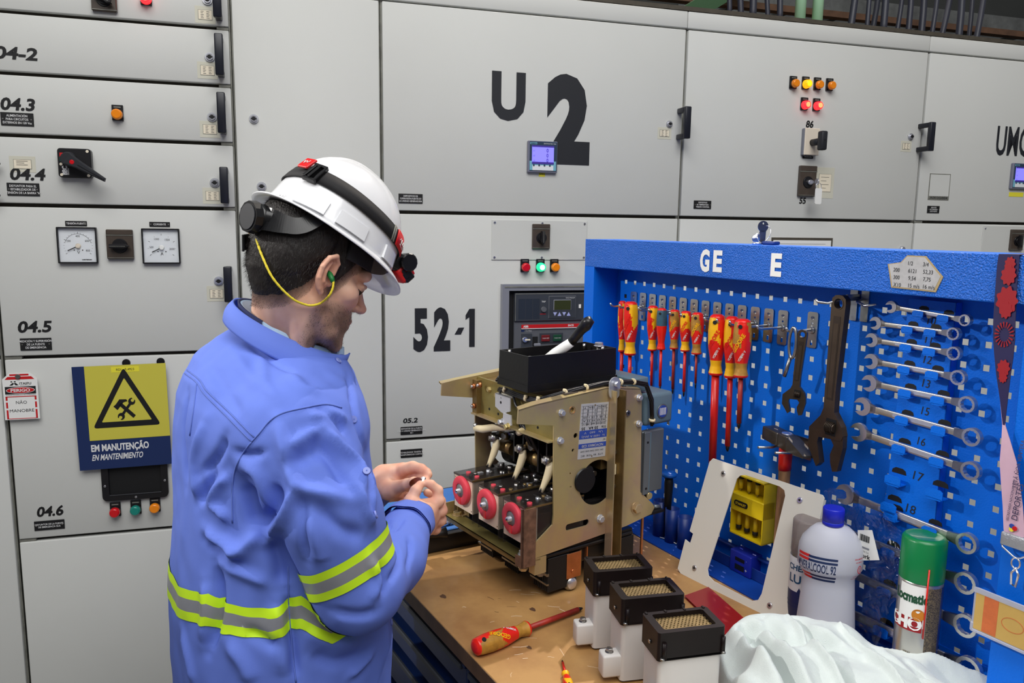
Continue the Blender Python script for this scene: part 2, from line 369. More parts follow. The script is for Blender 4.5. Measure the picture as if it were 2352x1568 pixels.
# lever switch on 04.4
p0 = wp(135, 341); p1 = wp(216, 410); q = G(); q.rbox(p0[0], p1[0], -.022, 0, p1[1], p0[1], 'black', .008, bev=.002)
w_ = p1[0]-p0[0]; h_ = p0[1]-p1[1]
for fx, fz in ((.9, .91), (.1, .45), (.9, .08), (.1, .09)): q.cyl((p0[0]+w_*fx, -.022, p1[1]+h_*fz), (p0[0]+w_*fx, -.024, p1[1]+h_*fz), .004, .0035, 'paper', 12)
q.box(p0[0]+.006, p0[0]+.020, -.0232, -.0215, p1[1]+h_*.70, p1[1]+h_*.84, 'signred'); q.box(p0[0]+.0125, p0[0]+.0135, -.0236, -.023, p1[1]+h_*.72, p1[1]+h_*.82, 'txtw')
q.box(p0[0]+.006, p0[0]+.020, -.0232, -.0215, p1[1]+h_*.555, p1[1]+h_*.69, 'lens_green'); q.text('O', p0[0]+.013, p1[1]+h_*.59, .007, 'txtw', y=-.0236, al='c')
q.text('BBC', p0[0]+.021, p1[1]+h_*.09, .011, 'txtw', y=-.0226, rot=pi/2, bold=.05, sx=.8)
for j in range(2): q.box(p0[0]+.0225+j*.002, p0[0]+.0235+j*.002, -.0226, -.022, p1[1]+h_*.09, p1[1]+h_*.32, 'txtw')
sw = q.build('lever_switch', dr[3])
q = G(); cx, cz = p0[0]+w_*.36, p1[1]+h_*.62; ang = -rad(31)
q.push(Matrix.Translation((cx, -.024, cz))@Matrix.Rotation(-ang, 4, 'Y'))
q.cyl((0, 0, 0), (0, -.022, 0), .019, .0175, 'ink2', 32, bev=.002)
q.prism([(0, .017), (.03, .012), (.100, .0045), (.102, -.0045), (.03, -.010), (0, -.017)], -.036, -.018, 'ink2', bev=.003)
q.box(.03, .096, -.0372, -.0355, -.0006, .0008, 'black'); q.pop(); q.build('lever', sw)
q = G(); q.push(Matrix.Translation((cx+.013, -.058, cz-.009))); q.cyl((0, .01, 0), (0, -.003, 0), .0062, .0058, 'lens_red', 20, bev=.001); q.pop(); ob = q.build('push_button', sw); ob['label'] = 'red push button'
# panel meters
def meter(par, cx, cz, amp):
    a = .096; q = G(); h = a/2
    q.prism(rrect(cx-h, cx+h, cz-h, cz+h, .002), -.012, .0, 'black', holes=[rrect(cx-h+.0035, cx+h-.0035, cz-h+.0035, cz+h-.0035, .001)])
    q.box(cx-h+.003, cx+h-.003, -.004, -.001, cz-h+.003, cz+h-.003, 'meter_face')
    o = q.build('voltmeter' if not amp else 'ammeter', par)
    f = G(); c = (cx+.001, cz-.002 if not amp else cz-.004); y = -.0044; R = .033
    A0, A1 = rad(215), rad(-35)
    def pt(r, a): return (c[0]+r*cos(a), c[1]+r*sin(a))
    for k in range(21 if not amp else 9):
        n_ = 20 if not amp else 8
        a_ = A0+(A1-A0)*k/n_; big = k % (5 if not amp else 2) == 0; r0, r1 = R, R+(.0045 if big else .0025); w = .0005 if big else .0003
        P, Q = pt(r0, a_), pt(r1, a_); nx, nz = -sin(a_)*w, cos(a_)*w
        f.quad([(P[0]-nx, y, P[1]-nz), (P[0]+nx, y, P[1]+nz), (Q[0]+nx, y, Q[1]+nz), (Q[0]-nx, y, Q[1]-nz)][::-1], 'ink2')
    if not amp:
        for k in range(30):
            a0, a1 = rad(165)+(rad(15)-rad(165))*k/30, rad(165)+(rad(15)-rad(165))*(k+1)/30
            P = [pt(R-.001, a0), pt(R-.0002, a0), pt(R-.0002, a1), pt(R-.001, a1)]; f.quad([(p[0], y, p[1]) for p in P], 'ink2')
    lab = [('200', 150), ('400', 90), ('600', 32), ('800', -28)] if not amp else [('500', 178), ('1000', 118), ('1500', 55), ('2000', -8)]
    for s_, a_ in lab:
        P = pt(.026, rad(a_)); f.text(s_, P[0], P[1]-.0025, .0055, 'ink2', y=y, al='c', sx=.9)
    f.text('V' if not amp else 'A', c[0], c[1]-.021, .008, 'ink2', y=y, al='c')
    f.cyl((c[0]-.010, y, c[1]-.011), (c[0]-.010, y-.0004, c[1]-.011), .0016, None, 'ink', 10); f.cyl((c[0]+.010, y, c[1]-.011), (c[0]+.010, y-.0004, c[1]-.011), .0016, None, 'ink', 10)
    f.text('HARTMANN', cx+.020, cz-h+.008, .003, 'ink2', y=y, al='c', bold=.04) if not amp else None
    f.build('scale', o)
    n = G(); a_ = rad(206) if not amp else rad(207); P = pt(.028, a_); nx, nz = -sin(a_)*.0011, cos(a_)*.0011
    n.add([(c[0]-nx, -.0075, c[1]-nz), (c[0]+nx, -.0075, c[1]+nz), (P[0]+nx, -.0075, P[1]+nz), (P[0]-nx, -.0075, P[1]-nz)], [(0, 1, 2, 3), (3, 2, 1, 0)], 'ink'); n.build('needle', o)
    n = G(); n.cyl((c[0], -.004, c[1]), (c[0], -.0105, c[1]), .007, .006, 'cream' if not amp else 'white', 24, bev=.001); n.build('needle_cap', o)
    g = G(); g.box(cx-h+.0035, cx+h-.0035, -.0116, -.0112, cz-h+.0035, cz+h-.0035, 'glass'); g.build('glass', o)
    return o
MM('meter_face', (226, 230, 234), .5); MM('glass', (255, 255, 255), .03, trans=1, ior=1.02, spec=.35)
meter(dr[4], *wp(179.5, 563), False); meter(dr[4], *wp(371, 565), True)
rotary(dr[4], *wp(277, 561), .066, .080, 0)
# 04.6 fittings
for (x, y), c in (((266, 1172), 'red'), ((313, 1167), 'green'), ((357, 1162), 'amber')): pilot(dr[5], *wp(x, y), c)
p0 = wp(232, 1060); p1 = wp(385, 1135); q = G(); X0, X1, Z0_, Z1_ = p0[0], p1[0]+.004, p1[1]-.004, p0[1]+.055
q.prism(rrect(X0, X1, Z0_, Z1_, .014), -.010, 0, 'black', holes=[rrect(X0+.018, X1-.018, Z0_+.016, Z1_-.016, .006)]); q.box(X0+.016, X1-.016, -.002, -.0005, Z0_+.014, Z1_-.014, 'ink')
q.box(X0+.018, X1-.018, -.011, -.008, Z0_+.014, Z0_+.0175, 'ink2', .001)
for xx, zz in ((X0+.008, Z0_+.045), (X1-.008, Z0_+.05), ((X0+X1)/2, Z0_+.007)): q.screw(xx, -.010, zz, .0035)
q.build('recessed_grip', dr[5])
for (x, y) in ((290, 833), (369, 830)):
    X, Z = wp(x, y); q = G(); q.cyl((X, 0, Z), (X, -.004, Z), .011, .010, 'black', 20); q.build('magnet', dr[5])
# maintenance sign held on the panel
MM('skin_sign', (30, 30, 30), .5)
c = [wp(171, 840), wp(393, 831), wp(395, 1062), wp(181, 1079)]
e_s = empty('maintenance_sign', 'yellow and navy EM MANUTENÇÃO sign with crossed hammer and wrench triangle', 'sign', fr=WF)
w_ = .262; h_ = .292; sl = atan2(c[1][1]-c[0][1], c[1][0]-c[0][0])
q = G(); q.push(Matrix.Translation((c[0][0], -.0175, c[0][1]-h_))@Matrix.Rotation(-.012, 4, 'Y')@Matrix.Diagonal((.90, 1, 1, 1)))
q.box(0, w_, -.001, 0, 0, h_, 'navy'); q.box(.034, w_, -.0016, -.0009, .083, h_, 'yellow'); q.box(.108, .186, -.002, -.0015, h_-.020, h_-.005, 'yellow2')
q.text('RDI - R.4923', .147, h_-.0155, .0062, 'ink2', y=-.0023, al='c', sx=1.1)
def ring(cx, cz, a, b, r):  # rounded triangle loop
    P = []
    T = [(cx-a, cz-b*.36), (cx+a, cz-b*.36), (cx, cz+b*.64)]
    for i in range(3):
        p, c_, n_ = Vector(T[i-1]), Vector(T[i]), Vector(T[(i+1) % 3]); d1 = (p-c_).normalized(); d2 = (n_-c_).normalized()
        A, B = c_+d1*r, c_+d2*r
        for k in range(6): t = k/5; P.append(tuple(A*(1-t)**2+c_*2*t*(1-t)+B*t*t))
    return P
q.prism(ring(.142, .178, .096, .168, .012), -.0022, -.0015, 'ink', holes=[ring(.142, .1775, .071, .123, .004)])
def hw(q, cx, cz, s, ang, hammer):
    q.push(Matrix.Translation((cx, 0, cz))@Matrix.Rotation(-ang, 4, 'Y'))
    if hammer:
        q.box(-.005*s, .005*s, -.0024, -.0018, -.03*s, .024*s, 'ink'); q.prism([(-.018*s, .018*s), (.010*s, .020*s), (.020*s, .014*s), (.021*s, .020*s), (.008*s, .034*s), (-.010*s, .032*s), (-.018*s, .033*s)], -.0024, -.0018, 'ink')
    else:
        q.box(-.004*s, .004*s, -.0026, -.0018, -.024*s, .024*s, 'ink')
        for k in (-1, 1):
            q.push(Matrix.Translation((0, 0, k*.029*s))@Matrix.Rotation(0 if k > 0 else pi, 4, 'Y'))
            P = [(.011*s*cos(a), .011*s*sin(a)) for a in np.linspace(rad(125), rad(415), 20)]+[(.0055*s*cos(a), .004*s+.0055*s*sin(a)) for a in np.linspace(rad(415), rad(125), 10)]
            q.prism(P, -.0025, -.0018, 'ink'); q.pop()
    q.pop()
hw(q, .143, .166, 1, rad(45), True); hw(q, .143, .168, .9, rad(-38), False)
q.text('EM MANUTENÇÃO', .036, .052, .0185, 'txtw', y=-.0014, bold=.035, w=.163); q.text('EN MANTENIMIENTO', .036, .026, .0165, 'txtw', y=-.0014, bold=.02, w=.143, shear=.2)
q.pop(); q.build('sign_plate', e_s); e_s['category'] = 'sign'
# red danger tag
e_t = empty('danger_tag', 'white and red PERIGO NÃO MANOBRE tag hanging at the left edge', 'tag', fr=WF)
A = wp(8, 852); D = wp(90, 950); q = G(); tw, th = .083, .128
q.push(Matrix.Translation((A[0]-.001, -.014, D[1]-.010))@Matrix.Rotation(-rad(0), 4, 'Y'))
q.prism([(0, 0), (tw, 0), (tw, th-.017), (tw-.018, th), (.018, th), (0, th-.017)], 0, .001, 'white')
q.box(.018, tw-.020, -.0004, 0, th-.008, th-.0035, 'signred'); q.prism([(.006, th-.018), (tw-.007, th-.018), (tw-.014, th-.0105), (.013, th-.0105)], -.0004, 0, 'signred')
q.cyl((.038, -.004, th-.010), (.038, .012, th-.010), .0062, None, 'steel', 20)
q.prism([(.016, .094), (.023, .094), (.028, .099), (.024, .101)], -.0004, 0, 'ink'); q.prism([(.038, .094), (.031, .094), (.027, .0995), (.031, .101)], -.0004, 0, 'ink')
for k in (0, 1): q.box(.0195+k*.008, .0235+k*.008, -.0004, 0, .1025, .1055, 'ink')
q.text('ITAIPU', .040, .0955, .0062, 'ink', y=-.0004, bold=.02, w=.028); q.text('BINACIONAL', .042, .0925, .0018, 'ink2', y=-.0004, w=.022)
q.box(.005, tw-.005, -.0004, 0, .070, .0905, 'ink'); q.prism(circ(tw/2, .0803, .034, 32, .0088), -.0008, -.0003, 'txtw'); q.prism(circ(tw/2, .0803, .0325, 32, .0075), -.0011, -.0007, 'signred')
q.text('PERIGO', tw/2, .0765, .0078, 'txtw', y=-.0014, al='c', bold=.03, w=.046); q.text('SUPERINTENDÊNCIA DE OPERAÇÃO', tw/2, .0665, .0022, 'ink2', y=-.0004, al='c', w=.071)
for b_ in ((.005, tw-.005, .062, .0642), (.005, tw-.005, .002, .0036), (.005, .0093, .053, .0642), (.005, .0093, .032, .048), (.005, .0093, .002, .027), (tw-.0093, tw-.005, .053, .0642), (tw-.0093, tw-.005, .032, .048), (tw-.0093, tw-.005, .002, .027)): q.box(b_[0], b_[1], -.0004, 0, b_[2], b_[3], 'signred')
q.text('NÃO', tw/2, .043, .0082, 'ink2', y=-.0004, al='c', w=.026); q.text('MANOBRE', tw/2, .0205, .0082, 'ink2', y=-.0004, al='c', w=.058)
q.pop(); q.build('tag_card', e_t)
# small knobs of the neighbour cabinet poking in at the left edge
for (x, y, zz) in ((2, 378, .03), (2, 450, .02)):
    X, Z = wp(x, y); q = G(); q.cyl((X-.02, -.022, Z-.006), (X+.004, -.022, Z+.004), .007, .006, 'ink2', 14, bev=.002); q.cyl((X-.016, 0, Z), (X-.016, -.022, Z), .006, None, 'ink2', 12); q.build('latch_knob', dr[3])
# -- blank door column
e = cabinet('tall blank pale grey switchgear cabinet door behind the worker', V1, V2)
d = door('door', e, V1, V2, .06, 2.256)
lockm(d, *wp(583, 273), .013); lockm(d, *wp(601, 428), .013)
# -- U2 column
e = cabinet('wide pale grey switchgear cabinet painted U 2 and 52-1', V2, V3)
dA = door('door', e, V2, V3, 1.657, 2.256); dA['label'] = 'upper door painted U 2'
dB = door('door', e, V2, V3, .957, 1.657); dB['label'] = 'middle door painted 52-1'
dC = door('door', e, V2, V3, .06, .957); dC['label'] = 'lower blank door'
latch(e, V2+.004, V2+.05, .957)
def big(par, s, a, b, bold=.05, **k):
    p, r = wp(*a), wp(*b); hand(par, s, p[0], r[1], p[1]-r[1], w=r[0]-p[0], bold=bold, shear=0, m='ink2', **k)
big(dA, 'U', (1130, 166), (1206, 272), .045); big(dA, '2', (1256, 180), (1353, 365), .06)
big(dB, '5', (949, 712), (983, 800), .05); big(dB, '2', (996, 711), (1034, 799), .05); a_, b_ = wp(1078, 709), wp(1090, 796); q = G(); q.prism([(a_[0], b_[1]), (b_[0], b_[1]), (b_[0], a_[1]), (a_[0], a_[1]), (a_[0]-.012, a_[1]-.020), (a_[0]-.012, a_[1]-.034), (a_[0], a_[1]-.026)], -.0012, 0, 'ink2'); q.build('painted_number', dB)
p = wp(1044, 768); r = wp(1066, 752); q = G(); q.prism([(p[0], p[1]), (p[0]+.02, p[1]), (r[0], r[1]), (r[0]-.018, r[1])], -.0012, 0, 'ink2'); q.build('painted_number', dB)
handle(dA, 1.262, 1.906, 2.006, .045, .004); lockm(dA, *wp(1537, 285), .011); instr(dA, *wp(1526, 306), .034, .022)
plate(dA, *wp(943, 456), ['DISPOSITIVOS DE', 'SUPERVISIÓN-FUENTE DE', 'LA UNIDAD GENERADORA'], w=.072, h=.028)
hand(dB, '05.2', *wp(925, 971), .014, w=.046); plate(dB, *wp(945, 988), ['DISYUNTOR DE LA FUENTE', 'Y DE LA UNIDAD GENERADORA Nº 2', '52-1'], w=.068, h=.025, sh=.0045); plate(dC, *wp(945, 1040), ['ESTABILIZADOR TENSIÓN Y', 'TRANSFORMADOR CONTROL'], w=.068, h=.026, sh=.0048)
MM('pac', (44, 62, 84), .4); MM('pac2', (120, 122, 140), .4); MM('aqua', (120, 180, 200), .4); MM('lcd', (120, 115, 250), .35, emis=(135, 130, 255), es=.75); MM('lcdtxt', (70, 50, 160), .5)
def powermeter(par, cx, cz):
    a = .048; q = G(); q.box(cx-a, cx+a, -.012, 0, cz-a, cz+a, 'pac2', .002); q.box(cx-a+.005, cx+a-.002, -.0135, -.011, cz-a+.005, cz+a-.002, 'pac', .001)
    q.box(cx-.043, cx+.043, -.0142, -.0130, cz-.041, cz-.013, 'aqua'); q.box(cx-.034, cx+.034, -.0146, -.0138, cz-.041, cz-.026, 'meter_face'); q.box(cx-.042, cx-.020, -.0142, -.0130, cz+.037, cz+.043, 'aqua')
    q.text('SIEMENS', cx-.031, cz+.0382, .0036, 'pac', y=-.0146, al='c', bold=.03, w=.019); q.text('SENTRON PAC 3200', cx+.042, cz+.0385, .0034, 'txtw', y=-.0139, al='r', w=.040)
    o = q.build('power_meter', par)
    s = G(); s.box(cx-.036, cx+.035, -.0150, -.0135, cz-.018, cz+.033, 'lcd'); s.box(cx-.036, cx+.035, -.0154, -.0148, cz-.022, cz-.0155, 'lcdtxt'); s.box(cx-.036, cx+.035, -.0154, -.0148, cz+.029, cz+.034, 'lcdtxt')
    for k in range(3): s.text('0', cx+.014, cz+.014-k*.015, .011, 'lcdtxt', y=-.0154, al='c', bold=.02, sx=.8); s.text('L%d' % (k+1), cx-.032, cz+.016-k*.015, .004, 'lcdtxt', y=-.0154)
    s.build('screen', o)
    for k in range(4): b = G(); b.cyl((cx-.030+k*.0175, -.0142, cz-.026), (cx-.030+k*.0175, -.0158, cz-.026), .0028, None, 'pac', 12); b.build('button', o)
    return o
cx, cz = wp(1244, 361); powermeter(dA, cx, cz); q = G(); q.box(cx-.008, cx+.012, -.001, 0, cz-.059, cz-.048, 'yellow2'); q.text('UMC1', cx+.002, cz-.054, .005, 'ink', y=-.0014, al='c'); q.build('sticker', dA)
# cover plate with switch on 52-1
a, b = wp(1129, 504), wp(1346, 597); q = G(); q.box(a[0], b[0], -.003, 0, b[1], a[1], 'panel', .001)
for fx in (.03, .52, .97):
    for zz in (a[1]-.009, b[1]+.008): q.screw(a[0]+(b[0]-a[0])*fx, -.003, zz, .0042)
cp = q.build('cover_plate', dB); rotary(cp, *wp(1241, 543), .058, .078, pi/2)
for x, c, l in ((1204.5, 'red', 0), (1240, 'green', 1), (1272, 'amber', 0)): pilot(dB, *wp(x, 613), c, l)
MM('navydark', (44, 50, 60), .35)
# framed circuit breaker with screen
MM('gframe', (128, 130, 140), .4); MM('gdark', (56, 60, 68), .45); MM('gmid', (92, 94, 100), .45); MM('lcdg', (52, 58, 30), .3); MM('btn', (170, 176, 225), .4); MM('bred', (110, 26, 30), .4); MM('bgreen', (20, 70, 48), .4)
a = wp(1150, 652); X0, Z1_ = a; X1 = X0+.46; Z0_ = Z1_-.40; q = G()
q.prism([(X0, Z0_), (X1, Z0_), (X1, Z1_), (X0, Z1_)], -.022, 0, 'gframe', holes=[[(X0+.022, Z0_+.022), (X1-.022, Z0_+.022), (X1-.022, Z1_-.02), (X0+.022, Z1_-.02)]])
q.box(X0+.007, X1-.007, -.0235, -.0215, Z1_-.010, Z1_-.006, 'gapsteel'); q.box(X0+.02, X1-.02, -.002, .0, Z0_+.02, Z1_-.018, 'ink'); fb = q.build('breaker_bezel', dB)
q = G(); bx0 = X0+.042; bx1 = X1-.042; bz = Z1_-.028
q.box(bx0, bx1, -.012, -.001, Z0_+.03, bz, 'gmid', .002); q.box(bx0+.0, bx1, -.018, -.010, bz-.090, bz, 'gdark', .002)
q.box(bx0+.002, bx1-.002, -.0186, -.0176, bz-.0035, bz-.0015, 'gapsteel'); q.box(bx0+.0015, bx0+.003, -.0186, -.0176, bz-.088, bz-.002, 'gapsteel')
for k in range(3): q.box(bx0+.012+k*.024, bx0+.034+k*.024, -.0186, -.0176, bz-.082, bz-.018, 'navydark')
q.cyl((bx0+.095, -.018, bz-.052), (bx0+.095, -.026, bz-.052), .009, .008, 'gmid', 20); q.box(bx0+.084, bx0+.103, -.0186, -.0176, bz-.068, bz-.066, 'signred'); q.text('TRIP', bx0+.095, bz-.030, .005, 'txtw', y=-.0188, al='c')
q.box(bx0+.112, bx0+.205, -.0195, -.0176, bz-.082, bz-.010, 'gmid', .001); q.box(bx0+.114, bx0+.203, -.0202, -.0192, bz-.080, bz-.012, 'gdark'); q.box(bx0+.128, bx0+.188, -.0215, -.0195, bz-.056, bz-.022, 'gframe', .001); q.box(bx0+.130, bx0+.186, -.0222, -.021, bz-.054, bz-.024, 'lcdg')
q.text('SACE PR332/P', bx0+.200, bz-.018, .0036, 'txtw', y=-.0206, al='r')
for k in range(4):
    x = bx0+.127+k*.0155; tri = [(x, bz-.074), (x+.013, bz-.074), (x+.0065, bz-.062)] if k % 2 else [(x, bz-.062), (x+.013, bz-.062), (x+.0065, bz-.074)]
    q.prism(tri, -.0212, -.02, 'btn')
q.box(bx0+.215, bx0+.222, -.0205, -.018, bz-.050, bz-.038, 'white')
q.box(bx0+.024, bx1-.024, -.0165, -.0115, bz-.112, bz-.101, 'signred'); q.box(bx0+.024, bx1-.024, -.0163, -.0115, bz-.1145, bz-.112, 'txtw')
q.text('ABB', bx0+.029, bz-.1095, .0065, 'txtw', y=-.0168, bold=.04); q.text('SACE', bx0+.180, bz-.1085, .006, 'txtw', y=-.0168, bold=.03)
q.box(bx0+.024, bx0+.034, -.0132, -.0118, bz-.123, bz-.117, 'navy'); q.text('T5 Maxi', bx0+.038, bz-.1225, .0045, 'txtw', y=-.0126)
q.box(bx0+.024, bx0+.060, -.0145, -.0118, bz-.190, bz-.129, 'gdark', .001); q.box(bx0+.062, bx0+.080, -.0128, -.0118, bz-.175, bz-.140, 'ink'); q.box(bx0+.066, bx0+.088, -.022, -.0118, bz-.170, bz-.161, 'gframe', .002)
q.cyl((bx0+.035, -.0145, bz-.148), (bx0+.035, -.022, bz-.148), .009, .008, 'chrome', 20); q.box(bx0+.035, bx0+.052, -.024, -.020, bz-.151, bz-.146, 'paper', .001)
q.box(bx0+.085, bx0+.165, -.0145, -.0118, bz-.162, bz-.129, 'gdark', .001)
for k, (mm, t) in enumerate((('bred', 'PUSH OFF'), ('bgreen', 'PUSH ON'))):
    x = bx0+.091+k*.040; q.box(x, x+.028, -.019, -.014, bz-.156, bz-.135, mm, .0015); q.text(t, x+.014, bz-.147, .0035, 'txtw', y=-.0193, al='c')


q.build('breaker_face', fb)
# -- column with lamps 86 / 55
e = cabinet('pale grey switchgear cabinet with six pilot lamps and switch 86', V3, V4)
dA = door('door', e, V3, V4, 1.657, 2.256); dB = door('door', e, V3, V4, .06, 1.657); dB['label'] = 'lower door partly behind the tool cabinet'
for x, y, c, l in ((1824.5, 192, 'amber', 0), (1853, 193, 'amber', 1), (1880, 195, 'amber', 0), (1908, 197, 'amber', 0), (1850, 241, 'red', 1), (1878, 243, 'red', 1)): pilot(dA, *wp(x, y, .01), c, l)
handle(dA, 2.226, 1.905, 2.005, .05, .004); lockm(dA, *wp(2091, 314), .012); instr(dA, *wp(2081, 336), .032, .022)
hand(dA, '86', *wp(1850, 292), .022, w=.030, shear=.1)
a = wp(1842, 300); b = wp(1872, 353); cx, cz = (a[0]+b[0])/2, (a[1]+b[1])/2
q = G(); q.box(cx-.030, cx+.030, -.016, 0, cz-.045, cz+.045, 'gframe', .002); q.box(cx-.029, cx+.030, -.020, -.014, cz-.045, cz+.045, 'cream', .002); o = q.build('rotary_isolator', dA)
q = G(); q.cyl((cx, -.02, cz-.003), (cx, -.062, cz-.003), .011, .012, 'ink2', 20); q.box(cx-.012, cx+.012, -.085, -.060, cz-.033, cz+.030, 'ink2', .005, 2); q.cyl((cx+.0, -.0845, cz), (cx, -.0855, cz), .003, None, 'ink', 10); q.build('knob', o)
plate(dA, *wp(1855, 358), ['RESET', 'PROTECCIÓN'], w=.042, h=.018, sh=.004)
a = wp(1830, 386); b = wp(1872, 446); cx, cz = (a[0]+b[0])/2, (a[1]+b[1])/2
o = rotary(dA, cx, cz, .068, .104, key=True)
q = G(); q.cyl((cx+.003, -.012, cz-.004), (cx+.003, -.026, cz-.004), .009, .008, 'chrome', 20); q.build('lock_barrel', o)
k_ = empty('key', 'small key and white tag hanging in the brown key switch numbered 55', 'key', fr=WF)
q = G(); q.box(cx+.003, cx+.006, -.046, -.026, cz-.008, cz+.0, 'chrome'); q.cyl((cx+.0045, -.052, cz-.004), (cx+.0045, -.052, cz-.004+.0001), .001, None, 'chrome', 8)
q.push(Matrix.Translation((cx+.0045, -.053, cz-.004))); q.cyl((-.001, 0, 0), (.001, 0, 0), .011, None, 'chrome', 20); q.pop(); q.build('key_blade', k_)
q = G(); q.tube([(cx+.010+.011*cos(t), -.056, cz-.019+.011*sin(t)) for t in np.linspace(0, 2*pi, 24, endpoint=False)], .0009, 'chrome', 6, True); q.build('split_ring', k_)
q = G(); q.rbox(cx-.002, cx+.024, -.058, -.055, cz-.079, cz-.026, 'white', .005); ob = q.build('key_tag', k_); ob['label'] = 'blank white plastic tag'
hand(dA, '55', *wp(1835, 467), .020, w=.026, shear=.1)
instr(dA, *wp(1894, 420), .052, .062, lines=4)
plate(dA, *wp(1613, 470), ['DISPOSITIVOS', 'DE TEMPERATURA', 'TABLERO CONTROL'], w=.065, h=.027)
a = wp(1772, 545); q = G(); q.box(a[0], a[0]+.25, -.003, .0, a[1]-.20, a[1], 'gap'); q.box(a[0]+.006, a[0]+.243, -.004, -.002, a[1]-.19, a[1]-.009, 'white'); 
for k in range(3): q.box(a[0]+.02, a[0]+.22, -.0044, -.0038, a[1]-.022-k*.012, a[1]-.0212-k*.012, 'ink2')
q.build('document_frame', dB)
# -- UMC column
e = cabinet('pale grey switchgear cabinet at the right edge painted UMC', V4, 3.25)
dA = door('door', e, V4, 3.25, 1.657, 2.256); dB = door('door', e, V4, 3.25, .06, 1.657)
p, r = wp(2292, 289), wp(2345, 357); hand(dA, 'UMC', p[0], r[1], p[1]-r[1], w=(r[0]-p[0])*1.27, bold=.02, shear=0, m='ink2')
a = wp(2336, 405); powermeter(dA, a[0]+.012, a[1]); q = G(); b = wp(2318, 440); q.box(b[0], b[0]+.07, -.001, 0, b[1]-.018, b[1]-.002, 'yellow2'); q.build('sticker', dA)
plate(dA, *wp(2143, 481), ['SERVICIOS', 'DE COMANDO', 'LADO NORTE'], w=.055, h=.026)
a = wp(2136, 398); b = wp(2178, 460); q = G(); q.box(a[0], b[0], -.0012, 0, b[1], a[1], 'gapsteel'); q.box(a[0]+.003, b[0]-.003, -.0016, -.001, b[1]+.014, a[1]-.003, 'panel'); q.text('A002G004', (a[0]+b[0])/2, b[1]+.004, .008, 'ink2', y=-.0018, al='c', w=(b[0]-a[0])*.85); ob = q.build('asset_label', dA); ob['label'] = 'grey metal asset plate reading A002G004'
a = wp(2258, 518); q = G(); q.box(a[0], a[0]+.45, -.003, 0, a[1]-.3, a[1], 'panel', .001); q.screw(a[0]+.009, -.003, a[1]-.010, .004); cp = q.build('cover_plate', dB); rotary(cp, *wp(2331, 551), .062, .080, pi/2)
X, Z = wp(2070, 572); q = G(); q.cyl((X, 0, Z), (X, -.012, Z), .012, .010, 'chrome', 20, bev=.002); q.build('lock', dB)
for k, x in ((0, V3), (0, V4)): latch(e if x == V4 else e, x+.004, x+.04, 1.657) if x == V4 else None
# -- roof space: floor, back wall, green pipes, cables, tray
MM('floorm', (110, 108, 104), .5, var=.12, vs_=3); MM('hallwall', (60, 62, 60), .8, var=.2, vs_=1.5)
MM('mint', (170, 214, 178), .4); MM('cable', (46, 48, 60), .45); MM('tray', (120, 122, 120), .4, metal=.6, var=.3, vs_=12); MM('rust', (92, 66, 48), .6, var=.3, vs_=20); MM('darkgreen', (60, 92, 62), .5)
q = G(); q.box(-7, 8, -4, 7, -.05, 0, 'floorm'); q.build('floor', kind='structure')
q = G(); q.box(-5, 7, 1.6, 1.7, 0, 4.6, 'hallwall'); q.build('wall_back', fr=WF, kind='structure')
def top(x, y, d=.1): p = WF.px(x, y, 1, d); return float(p[0]), float(p[2])
for i, (x, w) in enumerate(((1837, .033), (1877, .033))):
    X, Z = top(x, 46, .12); q = G(); q.cyl((X, .12, 2.31), (X, .12, 2.70), .0185, None, 'mint', 24); q.cyl((X, .12, 2.318), (X, .12, 2.335), .024, .022, 'mint', 24)
    tag(q.build('conduit_pipe', fr=WF), ['left pale green pipe rising from the cabinet roof', 'right pale green pipe rising from the cabinet roof'][i], 'pipe')
cb = [(1674, .10), (1700, .12), (1728, .10), (1762, .12), (1790, .10), (1955, .15), (1992, .12), (2005, .2), (2030, .1), (2062, .16), (2088, .12), (2118, .17), (2143, .12), (2165, .18), (2205, .12), (2228, .2), (2246, .14)]
for i, (x, dd) in enumerate(cb):
    X, Z = top(x, 55, dd); q = G(); sw_ = random.uniform(.02, .07) if i > 4 else random.uniform(-.01, .02)
    pts = [(X-.002, dd, 2.31), (X, dd, 2.36), (X+sw_*.4, dd+.01, 2.44), (X+sw_, dd+.03, 2.56), (X+sw_*1.3, dd+.06, 2.68)]
    q.tube(pts, .0085+.002*(i % 3), 'cable', 10)
    tag(q.build('power_cable', fr=WF), 'dark power cable rising from the cabinet roof %s' % ('left of the green pipes' if i < 5 else 'right of the green pipes'), 'cable', 'cables left of the green pipes' if i < 5 else 'cables right of the green pipes')
    if i < 5: q = G(); q.cyl((X, dd, 2.31), (X, dd, 2.332), .016, .014, 'zinc', 18); tag(q.build('cable_gland', fr=WF), 'grey cable gland at the foot of a cable left of the green pipes', 'cable gland', 'cable glands on the cabinet roof')
q = G()
for y in (.9, 1.25):
    q.box(1.9, 4.5, y, y+.02, 2.62, 2.70, 'tray')
for k in range(9): q.box(2.0+k*.28, 2.04+k*.28, .9, 1.27, 2.62, 2.635, 'tray')
q.box(2.6, 4.4, .95, 1.2, 2.70, 2.705, 'tray'); tag(q.build('cable_tray', fr=WF), 'grey metal cable tray in the dark above the right cabinets', 'cable tray')
q = G(); q.box(.9, 4.6, .6, .64, 2.52, 2.545, 'rust'); tag(q.build('rusty_beam', fr=WF), 'rusty brown angle bar above the right cabinets', 'steel beam')
q = G(); q.push(Matrix.Translation((1.55, .5, 2.40))@Matrix.Rotation(-.55, 4, 'Y')); q.box(0, .6, 0, .05, 0, .07, 'darkgreen'); q.pop(); tag(q.build('green_brace', fr=WF), 'slanted dark green steel brace above the cabinet left of the pipes', 'steel beam')
